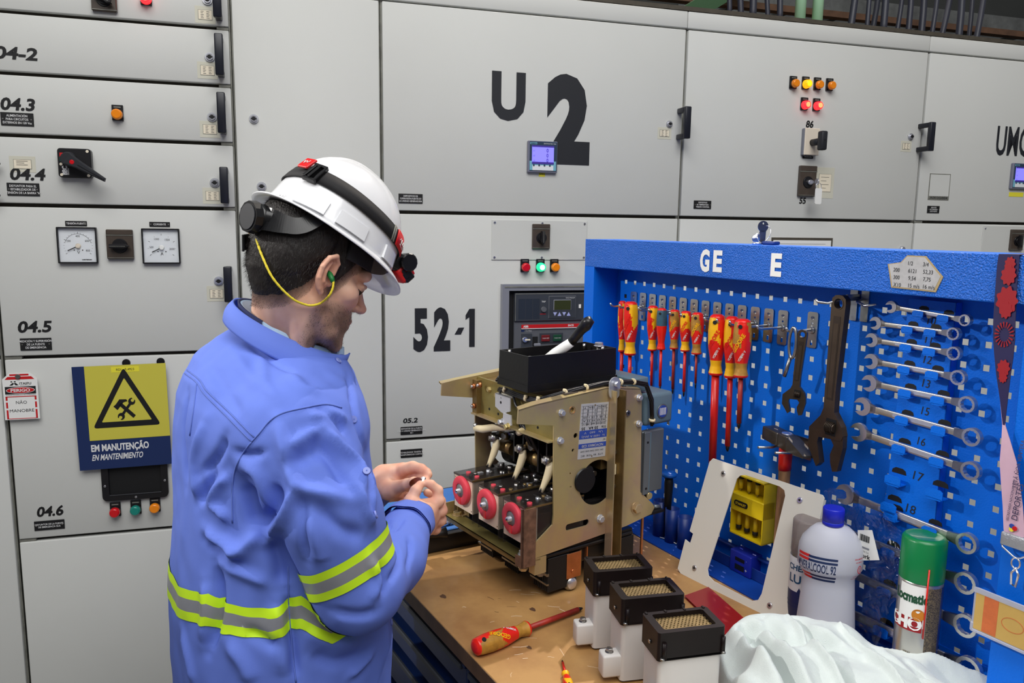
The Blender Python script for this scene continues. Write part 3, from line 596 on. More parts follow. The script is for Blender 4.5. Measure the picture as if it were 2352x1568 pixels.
q = G(); q.box(-.6, 4.6, .25, .30, 2.33, 2.345, 'rust'); tag(q.build('roof_rail', fr=WF), 'long dull brown rail lying along the cabinet roofs', 'rail')
# ---------------------------------------------------------------- workbench
MM('wood', (180, 138, 84), .55, var=0, vs_=9, col2=(150, 108, 64), c2=(.35, .7), bump=.15, bs=60, coat=.15)
MM('woodedge', (92, 66, 44), .6, var=.3, vs_=20)
MM('blue', (3, 105, 220), .42, var=.04, vs_=6, bump=.5, bs=330, dist=.0010, spec=.3)
MM('bluetex', (3, 105, 220), .24, bump=1.0, bs=340, dist=.006, spec=.8)
MM('benchblue', (16, 36, 80), .35); MM('bluebase', (12, 66, 160), .5, var=.15, vs_=15)
q = G(); q.box(-.25, 2.1, -.706, .07, BZ-.032, BZ, 'wood', .002); q.box(-.25, 2.1, -.7064, -.70, BZ-.031, BZ-.001, 'woodedge')
e = empty('workbench', 'blue drawer workbench with a worn orange brown wooden top', 'workbench', fr=BF)
w = q.build('worktop', e)
# wear marks on the top: scratches, stains
MM('scratch', (226, 206, 178), .7); MM('stain', (88, 60, 40), .7)
q = G(); rs = random.Random(3)
for k in range(60):
    x = rs.uniform(.3, .85); y = rs.uniform(-.69, -.42) if k % 4 else rs.uniform(-.42, -.2); L = rs.uniform(.006, .03); a = rs.choice([rs.uniform(0, 3), rs.uniform(.9, 1.3)]); w_ = rs.uniform(.0003, .0008)
    P = [(x+L*t*cos(a)+.002*sin(t*4+k), y+L*t*sin(a), BZ+.0003) for t in (0, .5, 1)]
    nx, ny = -sin(a)*w_, cos(a)*w_; V = [(p[0]+s_*nx, p[1]+s_*ny, p[2]) for p in P for s_ in (-1, 1)]; q.add(V, [(0, 1, 3, 2), (2, 3, 5, 4)], 'scratch' if k % 5 else 'stain')
for cx, cy, r in ((.265, -.655, .009), (.40, -.52, .008), (.52, -.60, .006)):
    q.add([(cx+r*(1+.3*sin(3*t+cx*50))*cos(t), cy+r*.7*sin(t), BZ+.0003) for t in np.linspace(0, 2*pi, 14, endpoint=False)], [tuple(range(14))], 'stain')
q.build('wear_marks', w)
q = G(); q.box(-.23, 2.08, -.66, .05, .04, BZ-.033, 'benchblue'); q.box(-.23, 2.08, -.64, .05, 0, .04, 'black'); q.build('body', e)
zz = BZ-.045
for col in range(3):
    x0 = -.22+col*.665; z = zz
    for h in (.075, .075, .10, .125, .15, .15):
        q = G(); q.box(x0, x0+.655, -.684, -.66, z-h+.006, z-.018, 'benchblue', .003); q.box(x0, x0+.655, -.690, -.662, z-.018, z-.012, 'benchblue', .002); q.box(x0+.01, x0+.645, -.668, -.661, z-.012, z, 'black')
        d = q.build('drawer', e); g = G(); g.box(x0+.01, x0+.645, -.694, -.686, z-.024, z-.012, 'gdark', .002); g.build('grip_rail', d); z -= h+.002
# ---------------------------------------------------------------- perforated tool board cabinet
TX0, TX1 = -.078, 1.095
def perf(q, x0, x1, z0, z1, y, m, hx, hz, s=.0105, t=.0012):
    xs = [x0]; zs = [z0]
    for h in hx: xs += [h-s/2, h+s/2]
    for h in hz: zs += [h-s/2, h+s/2]
    xs.append(x1); zs.append(z1); nx, nz = len(xs), len(zs)
    V = [(x, yy, z) for yy in (y, y+t) for z in zs for x in xs]; F = []; N = nx*nz
    for j in range(nz-1):
        for i in range(nx-1):
            a, b, c, d = j*nx+i, j*nx+i+1, (j+1)*nx+i+1, (j+1)*nx+i
            if i % 2 == 1 and j % 2 == 1: F += [(a, a+N, b+N, b), (b, b+N, c+N, c), (c, c+N, d+N, d), (d, d+N, a+N, a)]
            else: F += [(a, b, c, d), (a+N, d+N, c+N, b+N)]
    q.add(V, F, m)
e = empty('tool_cabinet', 'blue steel tool cabinet with perforated back board standing on the bench', 'tool cabinet', fr=BF)
ZT = 1.589
q = G(); hx = [i*.038 for i in range(27)]; hz = [1.478-.038*j for j in range(16)][::-1]
perf(q, TX0+.04, 1.045, .90, ZT-.02, 0, 'blue', hx, hz); o = q.build('perforated_board', e)
q = G(); q.box(TX0, TX1, -.080, -.0775, 1.517, ZT, 'bluetex', .001); q.box(TX0, TX1, -.079, .03, ZT-.003, ZT, 'blue', .001); q.box(TX0+.04, 1.045, -.079, .0, 1.5165, 1.5185, 'blue'); q.build('top_beam', e)
q = G(); q.box(TX0, TX0+.043, -.080, -.0775, BZ, 1.517, 'blue', .0008); q.box(TX0, TX0+.0015, -.079, .03, BZ, ZT-.003, 'blue'); q.box(TX0+.0415, TX0+.043, -.079, 0, BZ, 1.517, 'blue'); q.build('left_post', e)
q = G(); q.box(1.043, TX1, -.080, -.0775, BZ, 1.517, 'blue', .0008); q.box(TX1-.0015, TX1, -.079, .03, BZ, ZT-.003, 'blue'); q.box(1.043, 1.0445, -.079, 0, BZ, 1.517, 'blue'); q.build('right_post', e)
q = G(); q.box(TX0+.043, 1.043, -.095, .0, BZ, BZ+.003, 'bluebase'); q.box(TX0+.043, 1.043, -.002, .0, BZ, .905, 'blue'); q.build('base_tray', e)
def bp(x, y, d=0): p = BF.px(x, y, 1, -d); return float(p[0]), float(p[2])
# lettering and worn paper label on the beam
for s, a, b in (('G', (1608, 620), (1632, 575)), ('E', (1638, 621), (1661, 577)), ('E', (1770, 631), (1798, 584))):
    q = G(); p, r = bp(a[0], a[1], .08), bp(b[0], b[1], .08); q.text(s, p[0], p[1], r[1]-p[1]-.0, 'white', y=-.0815, bold=.045, w=r[0]-p[0]); ob = q.build('letter', e); ob['label'] = 'white capital letter on the blue beam'
MM('oldpaper', (176, 176, 178), .7, var=.12, vs_=60); MM('glue', (170, 150, 110), .7)
L = [bp(x, y, .0802) for x, y in ((2044, 631), (2040, 606), (2070, 602), (2085, 586), (2128, 588), (2167, 636), (2150, 671), (2048, 660))]
q = G(); q.prism(L, -.0815, -.0802, 'glue'); cxm = sum(p[0] for p in L)/8; czm = sum(p[1] for p in L)/8
q.prism([(cxm+(p[0]-cxm)*.93, czm+(p[1]-czm)*.92) for p in L], -.0819, -.0814, 'oldpaper')
for i, r_ in enumerate((('', '1/2', '3/4'), ('200', '6121', '52,33'), ('300', '9,54', '7,75'), ('X10', '15 m/s', '16 m/s'))):
    for j, t in enumerate(r_):
        if t: p = bp(2052+j*34+(0 if j else -0), 606+i*17+j*2.5, .082); q.text(t, p[0], p[1], .0065, 'ink2', y=-.0824, sx=.85, rot=-.03)
ob = q.build('paper_label', e); ob['label'] = 'peeling grey paper label with handwritten figures'
q = G(); L = [bp(x, y, .0803) for x, y in ((2262, 612), (2350, 613), (2350, 603), (2235, 606))]; q.prism(L, -.0812, -.0802, 'tape2') if False else None
# keys and lock on top of the beam
MM('keymetal', (120, 120, 130), .3, metal=1); MM('keyblue', (26, 52, 120), .4)
k_ = empty('key_bunch', 'bunch of keys with a blue fob lying on top of the blue tool cabinet', 'keys', fr=BF)
c = BF.px(1750, 566, 1, -.03); X = float(c[0])
q = G(); q.push(Matrix.Translation((X, -.03, ZT+.006))@Matrix.Rotation(rad(70), 4, 'Z'))
q.prism(circ(0, .032, .0115, 24), -.001, .001, 'keymetal', holes=[circ(0, .038, .0022, 10)]); q.prism([(-.006, .0), (.006, 0), (.007, .024), (-.007, .024)], -.001, .001, 'keymetal'); q.pop(); q.build('key', k_)
q = G(); q.push(Matrix.Translation((X-.014, -.032, ZT+.010))@Matrix.Rotation(rad(60), 4, 'Z')@Matrix.Rotation(rad(25), 4, 'X'))
q.prism(circ(0, .004, .010, 24), -.001, .001, 'chrome', holes=[circ(0, .007, .002, 10)]); q.pop(); q.build('key', k_)
q = G(); q.tube([(X+.004+.016*cos(t), -.03+.006*sin(t), ZT+.022+.017*sin(t)) for t in np.linspace(0, 2*pi, 30, endpoint=False)], .0008, 'chrome', 6, True); q.build('split_ring', k_)
q = G(); q.box(X+.006, X+.040, -.040, -.020, ZT+.0005, ZT+.008, 'keyblue', .003, 2); q.build('key_fob', k_)
q = G(); q.cyl((X+.0, -.045, ZT+.0002), (X+.0, -.045, ZT+.006), .010, .009, 'chrome', 24); q.build('lock_cylinder', k_)
# ---------------------------------------------------------------- hooks
MM('hookz', (196, 198, 198), .28, metal=1, var=.1, vs_=50)
hk = empty('tool_hook', 'zinc hook plate', 'hook', fr=BF)
q = G(); q.prism(rrect(-.0125, .0125, -.036, .036, .005), -.003, -.0015, 'hookz', holes=[circ(0, .024, .0035, 14), rrect(-.0028, .0028, -.031, -.021, .001), circ(0, .013, .0022, 10)])
q.cyl((0, -.003, .0), (0, -.007, .0), .0085, .006, 'hookz', 20); q.cyl((0, -.003, .024), (0, -.0045, .026), .003, None, 'hookz', 10); q.build('plate', hk)
q = G(); q.tube([(0, -.004, 0), (0, -.02, 0), (0, -.066, .0), (0, -.074, .002), (0, -.078, .009)], .0026, 'hookz', 8); q.build('pin', hk)
hooks = []
hz_ = [(350, 435), (410, 446), (478, 457), (546, 462), (615, 472), (690, 482), (767, 492), (846, 503), (926, 513), (1008, 524), (1100, 536), (1190, 548), (1282, 560), (1380, 575)]
first = True; proto_children = list(hk.children)
for i in range(15):
    if i < 14: X = .038*(i+1)+.0*i; Z = 1.478-.038*1.55
    else: X, Z = bp(1340+1590/3.016, 540+655/3.016)
    o = hk if i == 0 else copy_tree(hk)
    o.location = tuple(BF.W((X, 0, Z))); hooks.append((o, X, Z))
    tag(o, 'zinc hook plate with a forward pin in the row of fourteen on the blue board' if i < 14 else 'lone zinc hook plate carrying the small adjustable wrench', 'hook', 'row of fourteen hooks' if i < 14 else None)
    if i == 14 and 'group' in o: del o['group']
for i, (o, X, Z) in enumerate(hooks[:14]):
    if i in (12,): o['label'] = 'zinc hook plate, second from the right end of the hook row, empty'; del o['group']
    if i == 13: o['label'] = 'empty zinc hook plate at the right end of the hook row'; del o['group']
# ---------------------------------------------------------------- insulated screwdrivers
MM('sdred', (222, 32, 20), .32, coat=.2); MM('sdyel', (238, 178, 18), .38, coat=.1); MM('sddirty', (168, 122, 46), .5, var=.35, vs_=60); MM('sdgrey', (52, 86, 104), .45, var=.2, vs_=60); MM('sdtip', (52, 48, 48), .4, metal=.8); MM('sdshaft', (206, 26, 18), .35, coat=.2); MM('sdshaft2', (150, 40, 30), .45, var=.25, vs_=50)
def wrap(q, t, h, ang, z, rf, m, rot=0, w=None, bold=.02, sx=1, off=.0003, al='c'):
    # text wrapped around local z; rot=0 reads horizontally; ang=-pi/2 faces -y
    v, f = textmesh(t, bold); v = v.copy(); v[:, 0] -= v[:, 0].min(); k = h/.7; v *= k; W = v[:, 0].max()
    if w: sx = w/W
    v[:, 0] *= sx; W *= sx
    if al == 'c': v[:, 0] -= W/2
    X = v[:, 0]*cos(rot)-v[:, 1]*sin(rot); Z = v[:, 0]*sin(rot)+v[:, 1]*cos(rot)+z
    R = np.array([rf(zz) for zz in Z])+off; r0 = rf(z)
    A = ang+X/r0; q.add(np.stack([R*np.cos(A), R*np.sin(A), Z], 1), f, m)
def screwdriver(name, L, r, sl, sr, style=0, tipl=.012, text=True, rot0=0.0):
    # origin at the handle top, shaft pointing down -z; style 0 new two-colour, 1 grey/red, 2 dirty
    e = empty(name); n = 32
    prof = [(0, 0), (.50, 0), (.80, -.03), (.92, -.10), (1.0, -.25), (1.0, -.42), (.93, -.55), (.74, -.70), (.62, -.80), (.60, -.84), (.72, -.93), (.80, -.97), (.70, -1.0), (0, -1.0)]
    P = []
    for i in range(len(prof)-1):
        for k in range(4 if i not in (0, len(prof)-2) else 1):
            t = k/4; P.append((prof[i][0]*(1-t)+prof[i+1][0]*t, prof[i][1]*(1-t)+prof[i+1][1]*t))
    P.append(prof[-1]); q = G(); V = []; F = {}
    def rr(z): return float(np.interp(-z/L, [-p[1] for p in P[1:-1]], [p[0] for p in P[1:-1]]))*r
    for a, z in P:
        for k in range(n):
            t = 2*pi*k/n; fl = 1-.055*(abs(sin(3*t))**2)*(1 if -.75 < z < -.05 else 0); V.append((a*r*fl*cos(t), a*r*fl*sin(t), z*L))
    for i in range(len(P)-1):
        zc = (P[i][1]+P[i+1][1])/2
        for k in range(n):
            t = (2*pi*(k+.5)/n+rot0) % (2*pi)
            if zc > -.05: m = 'sdred'
            elif zc > -.60:
                edge = -.50-.10*cos(t*2); m = 'sdyel' if zc > edge and (sin(t*2+zc*3) > -.35) else 'sdred'
                if style == 2 and m == 'sdyel': m = 'sddirty'
                if style == 1: m = 'sdgrey' if zc > -.42 else 'sdred'
            elif zc > -.76: m = 'sdred'
            elif zc > -.96: m = {0: 'sdyel', 1: 'sdred', 2: 'sddirty'}[style]
            else: m = 'sdred'
            j = (k+1) % n; F.setdefault(m, []).append((i*n+k, (i+1)*n+k, (i+1)*n+j, i*n+j))
    b = 0
    for m, f in F.items():
        if b == 0: q.add(V, f, m, True); b = 1
        else:
            mi_ = q.mi(m)
            for ff in f: q.f.append(ff); q.m.append(mi_); q.sm.append(True)
    # hanging hole
    q.cyl((0, -r*.98, -.12*L), (0, r*.98, -.12*L), r*.22, None, 'ink', 12)
    if text and style != 1:
        wrap(q, 'GEDORE', r*.42, -pi/2+.05, -.42*L, rr, 'sdred' if style == 0 else 'sdyel', rot=rad(60), bold=.03, off=.0005)
        wrap(q, '1000 V', r*.25, -pi/2+.5, -.60*L, rr, 'txtw', rot=rad(60), bold=.02, off=.0005); wrap(q, 'VDE', r*.25, -pi/2+.2, -.68*L, rr, 'txtw', rot=rad(60), off=.0005)
    q.build('handle', e)
    q = G(); q.cyl((0, 0, -L*.99), (0, 0, -L-sl+tipl), sr, None, 'sdshaft' if style != 2 else 'sdshaft2', 16); q.build('shaft', e)
    q = G(); q.lathe([(0, -L-sl), (sr*.35, -L-sl), (sr*.7, -L-sl+tipl*.5), (sr*.72, -L-sl+tipl+.001), (0, -L-sl+tipl+.001)], 'sdtip', 12); o = q.build('tip', e); o['label'] = 'bare metal tip'
    return e
SD = [ # zoom px: centre x, top y, bottom y, halfwidth, shaft end y, style, plane offset, label
 (272, 455, 810, 33, 1120, 0, .045, 'red and yellow screwdriver, leftmost on the hook row, half hidden behind its neighbour'),
 (330, 460, 832, 54, 1150, 0, .068, 'red and yellow screwdriver with worn grip, second from the left end of the hook row'),
 (484, 488, 802, 42, 1078, 0, .062, 'red and yellow screwdriver hanging just left of the grey-handled one'),
 (545, 505, 795, 38, 1085, 1, .070, 'red screwdriver with a dark grey upper handle on the hook row'),
 (634, 515, 790, 39, 1105, 2, .060, 'grimy brown-yellow screwdriver right of the grey-handled one'),
 (712, 525, 806, 43, 1125, 0, .062, 'clean red and yellow screwdriver between the two grimy small ones'),
 (792, 535, 826, 46, 1066, 2, .066, 'stubby dirty yellow screwdriver with the shortest shaft, left of the three large ones'),
 (930, 548, 972, 62, 1640, 0, .062, 'largest screwdriver on the board with the thickest and longest red shaft'),
 (1033, 562, 992, 55, 1512, 0, .055, 'large screwdriver in the middle of the three big ones'),
 (1106, 580, 988, 64, 1352, 2, .078, 'large screwdriver with a stained brown grip, rightmost of the screwdrivers')]
for i, (cx, y0, y1, hw_, ye, st, d, lab) in enumerate(SD):
    X = 1340+cx/3.016; A = BF.px(X, 540+y0/3.016, 1, -d); B_ = BF.px(X+1, 540+y1/3.016, 1, -d); C_ = BF.px(X+1, 540+ye/3.016, 1, -d)
    Wl = abs(float(BF.px(X+hw_/3.016, 540+y0/3.016, 1, -d)[0]-BF.px(X-hw_/3.016, 540+y0/3.016, 1, -d)[0]))/2
    dep = float((BF.W(A)-CAM)@cF); Wl = hw_/3.016/FPX*dep*1.0
    L = float(A[2]-B_[2]); sl = float(B_[2]-C_[2]); sr = {7: .0085, 8: .0058, 9: .0050}.get(i, .0046 if i < 2 else .0034 if i != 6 else .0026)
    o = screwdriver('screwdriver', L, Wl, sl, sr, st, text=True, rot0=1.1+.3*i); tag(o, lab, 'screwdriver', 'screwdrivers on the hook row')
    o.location = tuple(BF.W((float(A[0]), -d, float(A[2])))); o.rotation_euler = (0, rad(-1.0), BF.yaw+rad(28))
# ---------------------------------------------------------------- wrench rack and combination wrenches
r = empty('wrench_rack', 'blue sheet steel rack with hook tabs numbered in marker pen from 10 to 18', 'tool rack', fr=BF)
def z4(x, y): return 1820+x/2.8, 560+y/2.8
pl = [bp(*z4(x, y), .018) for x, y in ((750, 372), (1062, 398))]
xr = bp(2197, 700, .018)[0]; xl = bp(2088, 694, .018)[0]; xlb = bp(2035, 1160, .018)[0]
q = G(); q.prism([(xl, 1.505), (xr, 1.505), (xr, .905), (xlb-.03, .905), (xlb, 1.16)], -.019, -.0175, 'blue'); q.box(xr-.0015, xr, -.019, -.001, .905, 1.505, 'blue'); q.build('rack_plate', r)
MM('wsteel', (214, 210, 204), .3, metal=.9, var=.06, vs_=60)
def combo(name, L, r1, r2, th=.0065):
    # local: x along the wrench from open jaw (0) to ring (L), flat in xz, facing -y
    e = empty(name); q = G(); w0 = r2*.40
    J = []; ro = r1; jw = r1*.47
    # open jaw tilted 15 degrees
    a0 = rad(15)
    pts = []
    for a in np.linspace(rad(38), rad(322), 30): pts.append((-ro*.35+ro*cos(a)*-1*-1 if False else ro*cos(a), ro*sin(a)))
    # C shape opening toward -x
    out = [(ro*1.0*cos(a), ro*sin(a)) for a in np.linspace(rad(-138), rad(138), 30)]
    inn = [(-ro*.95, jw*1.02), (-ro*.10, jw), (ro*.22, jw*.55), (ro*.22, -jw*.55), (-ro*.10, -jw), (-ro*.95, -jw*1.02)]
    C_ = out+inn; C_ = [(x*cos(a0)-z*sin(a0), x*sin(a0)+z*cos(a0)) for x, z in C_]
    q.prism(C_, -th*.5, th*.5, 'wsteel'); q.box(r1*.6, L-r2*.7, -th*.36, th*.36, -w0, w0, 'wsteel', .0012, 2)
    q.prism([(r1*.55, r1*.62), (r1*1.6, w0), (r1*1.6, -w0), (r1*.55, -r1*.62)], -th*.36, th*.36, 'steel')
    q.box(L*.3, L*.72, -th*.40, -th*.30, -w0*.55, w0*.55, 'zinc', .0004); q.text('GEDORE', L*.36, -w0*.28, w0*.55, 'steel', y=-th*.405, bold=.02)
    n = 24; hole = [((r2*.70+(.0007 if k % 2 else -.0002))*cos(2*pi*k/n), (r2*.70+(.0007 if k % 2 else -.0002))*sin(2*pi*k/n)) for k in range(n)]
    q.push(Matrix.Translation((L, -th*.25, 0))); q.prism(circ(0, 0, r2, 40), -th*.75, th*.75, 'wsteel', holes=[hole]); q.pop()
    q.prism([(L-r2*2.0, w0), (L-r2*.75, r2*.6), (L-r2*.75, -r2*.6), (L-r2*2.0, -w0)], -th*.6, th*.3, 'steel'); q.build('wrench_body', e); return e
WR = [((640, 405), (1120, 490), 12), ((540, 510), (1045, 577), 13), ((515, 618), (1048, 703), 14), ((512, 755), (1075, 858), 15.5), ((500, 895), (1133, 1030), 17), ((455, 1045), (1162, 1240), 19), ((430, 1210), (1155, 1457), 19.5)]
WR = [(z4(*a), z4(*b), c) for a, b, c in WR]+[((1942, 1135), (2223.5, 1246.4), 21.5), ((1925, 1212), (2220.7, 1337.5), 22.5), ((1918, 1300), (2220.7, 1435), 24), ((1905, 1385), (2227, 1535), 26)]
nums = ['10', '11', '12', '13', '15', '16', '17', '19', '', '', '']
lab = ['smallest combination wrench, topmost on the blue rack', 'combination wrench resting above the handwritten 11', 'combination wrench resting between the handwritten 11 and 12', 'combination wrench resting between the handwritten 12 and 13', 'combination wrench resting between the handwritten 13 and 15', 'combination wrench resting between the handwritten 15 and 16', 'combination wrench resting just above the empty slot marked 17', 'large combination wrench under the handwritten 18, jaw wrapped by the plastic bag', 'large combination wrench whose handle passes behind the green-capped can top', 'large combination wrench, second from the bottom of the rack', 'largest combination wrench, lowest on the rack']
def tab(x, z, s=1.0):
    q = G(); q.prism([(x-.014*s, z-.009*s), (x-.010*s, z-.013*s), (x+.012*s, z-.013*s), (x+.015*s, z-.008*s), (x+.015*s, z+.002), (x+.010*s, z+.005*s), (x-.009*s, z+.005*s), (x-.014*s, z+.001)], -.037, -.0355, 'blue')
    q.prism([(x-.014*s, z-.011*s), (x+.015*s, z-.011*s), (x+.015*s, z-.0095*s), (x-.014*s, z-.0095*s)], -.037, -.019, 'blue')
    q.prism([(x-.013*s, z+.006*s), (x+.014*s, z+.006*s), (x+.012*s, z+.013*s), (x+.006*s, z+.016*s), (x-.006*s, z+.016*s), (x-.012*s, z+.012*s)], -.0194, -.0188, 'ink')
    q.build('hook_tab', r)
for i, (a, b, pr_) in enumerate(WR):
    A = BF.px(*a, 1, -.029); B_ = BF.px(*b, 1, -.029); d = B_-A; L = float(hypot(d[0], d[2])); dep = float((BF.W(B_)-CAM)@cF); r2 = pr_/FPX*dep*1.12
    o = combo('combination_wrench', L, r2*1.12, r2); tag(o, lab[i], 'wrench', 'combination wrenches on the rack')
    ang = atan2(float(d[2]), float(d[0])); R = Matrix.Rotation(BF.yaw, 4, 'Z')@Matrix.Rotation(-ang, 4, 'Y'); o.matrix_world = Matrix.Translation(Vector(BF.W((float(A[0]), -.029, float(A[2])))))@R
    o.rotation_mode = 'XYZ'
    for t in (.40, .73):
        xx = max(float(A[0])+d[0]*t, xl+.012); zz2 = float(A[2])+float(d[2])*((xx-float(A[0]))/float(d[0])); tab(float(xx), float(zz2)-.001, .68+.035*i)
for t, (x, y) in (('10', (890, 505)), ('11', (870, 625)), ('12', (865, 755)), ('13', (855, 908)), ('15', (850, 1085)), ('16', (825, 1280))):
    p = bp(*z4(x, y+14), .0195); q = G(); q.text(t, p[0], p[1], .013+.0006*len(t), 'ink2', y=-.0196, al='c', bold=.0, sx=.9, rot=-.05, shear=.1); q.build('handwritten_number', r)
for t, (x, y) in (('17', (2107, 1103)), ('18', (2090, 1178))):
    p = bp(x, y, .0195); q = G(); q.text(t, p[0], p[1], .016, 'ink2', y=-.0196, al='c', rot=-.05, shear=.1); q.build('handwritten_number', r)
for (x, y) in ((2055, 1097), (2150, 1128), (2045, 1160), ): p = bp(x, y, .03); tab(p[0], p[1], 1.05)
q = G(); p = bp(*z4(885, 465), .02); q.cyl((p[0], -.019, p[1]), (p[0], -.025, p[1]), .004, .0035, 'brass' if 'brass' in M else 'paper', 12); q.build('rivet', r)
# ---------------------------------------------------------------- adjustable wrenches
MM('bronze', (98, 84, 70), .36, metal=.85, var=.15, vs_=30); MM('bronze2', (70, 60, 52), .4, metal=.7)
def adjustable(name, L, w, th, ho=.5):
    # local: hanging hole at origin, extends down -z by L to jaw tips; flat in xz; width w at handle top
    e = empty(name); q = G(); jb = -L+L*.30; jw = w*1.55
    body = [(-w/2, .0), (-w*.46, w*.30), (-w*.25, w*.48), (0, w*.52), (w*.25, w*.48), (w*.46, w*.30), (w/2, 0), (w*.36, jb*.75), (w*.40, jb*.92), (w*1.0, jb-.02*L), (w*1.15, jb-.07*L), (w*1.05, jb-.10*L), (-w*.55, jb-.115*L), (-w*.62, jb-.15*L), (-w*.30, jb-.27*L), (-w*.55, -L), (-w*1.25, jb-.19*L), (-w*1.30, jb-.07*L), (-w*.55, jb+.02*L), (-w*.38, jb*.9)]
    body = [(x, z) for x, z in body][::-1]
    q.prism(body, -th/2, th/2, 'bronze', holes=[circ(0, .0, w*.30, 24)[::-1]])
    q.prism([(-w*.24, -w*.75), (w*.24, -w*.75), (w*.22, jb*.82), (-w*.22, jb*.82)], -th/2-.0006, -th/2, 'bronze2')
    q.prism([(-w*.16, -w*1.2), (w*.16, -w*1.2), (w*.15, jb*.80), (-w*.15, jb*.80)], -th/2-.0010, -th/2-.0005, 'bronze')
    for s_ in (-1, 1): q.prism(circ(0, 0, w*.36, 24), s_*th/2-.0008, s_*th/2+.0008, 'bronze', holes=[circ(0, 0, w*.30, 24)[::-1]])
    q.box(w*-.10, w*.62, -th/2-.0006, -th/2, jb-.085*L, jb+.015*L, 'ink'); q.build('wrench_body', e)
    q = G(); q.prism([(w*1.15, jb-.075*L), (w*1.20, jb-.14*L), (w*.95, -L+.01*L), (w*.62, -L-.0*L), (w*.42, -L+.05*L), (w*.35, jb-.20*L), (w*.55, jb-.14*L), (w*.25, jb-.10*L), (w*.25, jb-.085*L)][::-1], -th*.42, th*.42, 'bronze'); q.build('moving_jaw', e)
    q = G(); zk = jb-.035*L
    for k in range(5): q.cyl((w*.05+k*w*.10, -th/2-.002, zk), (w*.05+k*w*.10+w*.055, -th/2-.002, zk), L*.034, None, 'bronze2', 16)
    q.cyl((w*.0, -th/2-.001, zk), (w*.58, -th/2-.001, zk), L*.026, None, 'bronze2', 12); q.build('knurl_screw', e); return e
A = BF.px(*z4(313, 383), 1, -.055); B_ = BF.px(1905, 1078, 1, -.055); L = float(A[2]-B_[2])
o = adjustable('adjustable_wrench', L, .031, .014); tag(o, 'long dark adjustable wrench hanging from the top beam, left of the wrench rack', 'adjustable wrench')
o.location = tuple(BF.W((float(A[0]), -.055, float(A[2])))); o.rotation_euler = (0, rad(1.2), BF.yaw)
X = float(A[0]); Z = float(A[2]); q = G()
for s_ in (-1, 1): q.prism(rrect(X+s_*.012-.008, X+s_*.012+.008, Z-.035, 1.515, .002), -.004, -.0015, 'hookz')
q.tube([(X-.040, -.075, Z+.006), (X-.036, -.074, Z), (X-.020, -.066, Z-.001), (X, -.045, Z+.010), (X, -.004, Z+.010)], .0026, 'hookz', 8); q.tube([(X+.055, -.03, Z+.003), (X+.035, -.035, Z-.002), (X+.015, -.03, Z+.004), (X+.006, -.004, Z+.006)], .0026, 'hookz', 8); q.box(X-.002, X+.002, -.04, -.003, Z+.004, Z+.016, 'hookz')
tag(q.build('double_hook', fr=BF), 'zinc double hook under the beam holding the long adjustable wrench', 'hook')
A = BF.px(1844, 768, 1, -.062); B_ = BF.px(1835, 953, 1, -.062); L = float(A[2]-B_[2])
o = adjustable('adjustable_wrench', L, .018, .009); tag(o, 'small dark adjustable wrench hanging beside a bent steel link', 'adjustable wrench'); o.location = tuple(BF.W((float(A[0]), -.062, float(A[2])))); o.rotation_euler = (0, rad(3), BF.yaw+rad(25))
# steel link and rod on the same hook
X, Z = float(A[0]), float(A[2]); q = G()
q.tube([(X-.016+.0085*cos(t), -.070, Z-.018+.030*sin(t)) for t in np.linspace(0, 2*pi, 28, endpoint=False)], .0030, 'steel', 8, True)
q.tube([(X-.022, -.066, Z-.046), (X-.030, -.066, Z-.075), (X-.034, -.066, Z-.088)], .0038, 'steel', 8); tag(q.build('steel_link', fr=BF), 'oval steel link with a short rod hanging in front of the small adjustable wrench', 'steel link')
# ---------------------------------------------------------------- hammer
MM('hamhead', (112, 106, 98), .42, metal=.9, var=.2, vs_=25); MM('hamwood', (160, 120, 84), .7, var=.45, vs_=14, stretch=(6, 6, 1), bump=.4, bs=40); MM('hamdark', (52, 38, 34), .7, var=.3, vs_=40)
e = empty('hammer', 'hammer with dark steel head, red neck and scuffed wooden handle hanging on the board', 'hammer')
A = BF.px(1806, 1012, 1, -.045); B_ = BF.px(1776, 1262, 1, -.03)
q = G(); q.box(-.062, -.010, -.0165, .0165, -.014, .014, 'hamhead', .003, 2); q.box(-.012, .020, -.0145, .0145, -.015, .015, 'hamhead', .003, 2)
V = [(.020, -.0145, -.014), (.020, .0145, -.014), (.020, .0145, .014), (.020, -.0145, .014), (.075, -.014, -.011), (.075, .014, -.011), (.075, .014, -.006), (.075, -.014, -.006)]
q.add(V, [(0, 3, 2, 1), (0, 1, 5, 4), (1, 2, 6, 5), (2, 3, 7, 6), (3, 0, 4, 7), (4, 5, 6, 7)], 'hamhead'); q.cyl((0, 0, .0145), (0, 0, .0165), .011, .010, 'chrome', 20); hd = q.build('head', e); hd['label'] = 'dark steel head'
q = G(); dz = -(float(A[2]-B_[2])); zs = np.linspace(-.014, dz, 12)
q.tube([(0, (.012)*(z/dz)**1 if z < 0 else 0, z) for z in zs], [.0125, .0135, .013, .0125, .013, .0135, .014, .0145, .0145, .0148, .0152, .0145], 'hamwood', 18, flat=(1, .8)); q.build('handle', e)
q = G(); q.tube([(0, .012*(z/dz), z) for z in np.linspace(-.014, dz*.25, 4)], [.0142, .0145, .0142, .0138], 'sdred', 18, flat=(1, .8)); ob = q.build('neck_paint', e); ob['label'] = 'red painted neck'
e.location = tuple(BF.W((float(A[0]), -.045, float(A[2])))); e.rotation_euler = (rad(0), rad(3), BF.yaw+rad(-14))
q = G(); X, Z = float(A[0]), float(A[2])
for s_ in (-1, 1): q.tube([(X+s_*.022, -.004, Z-.014), (X+s_*.022, -.06, Z-.0175), (X+s_*.022, -.10, Z-.012)], .0026, 'hookz', 8)
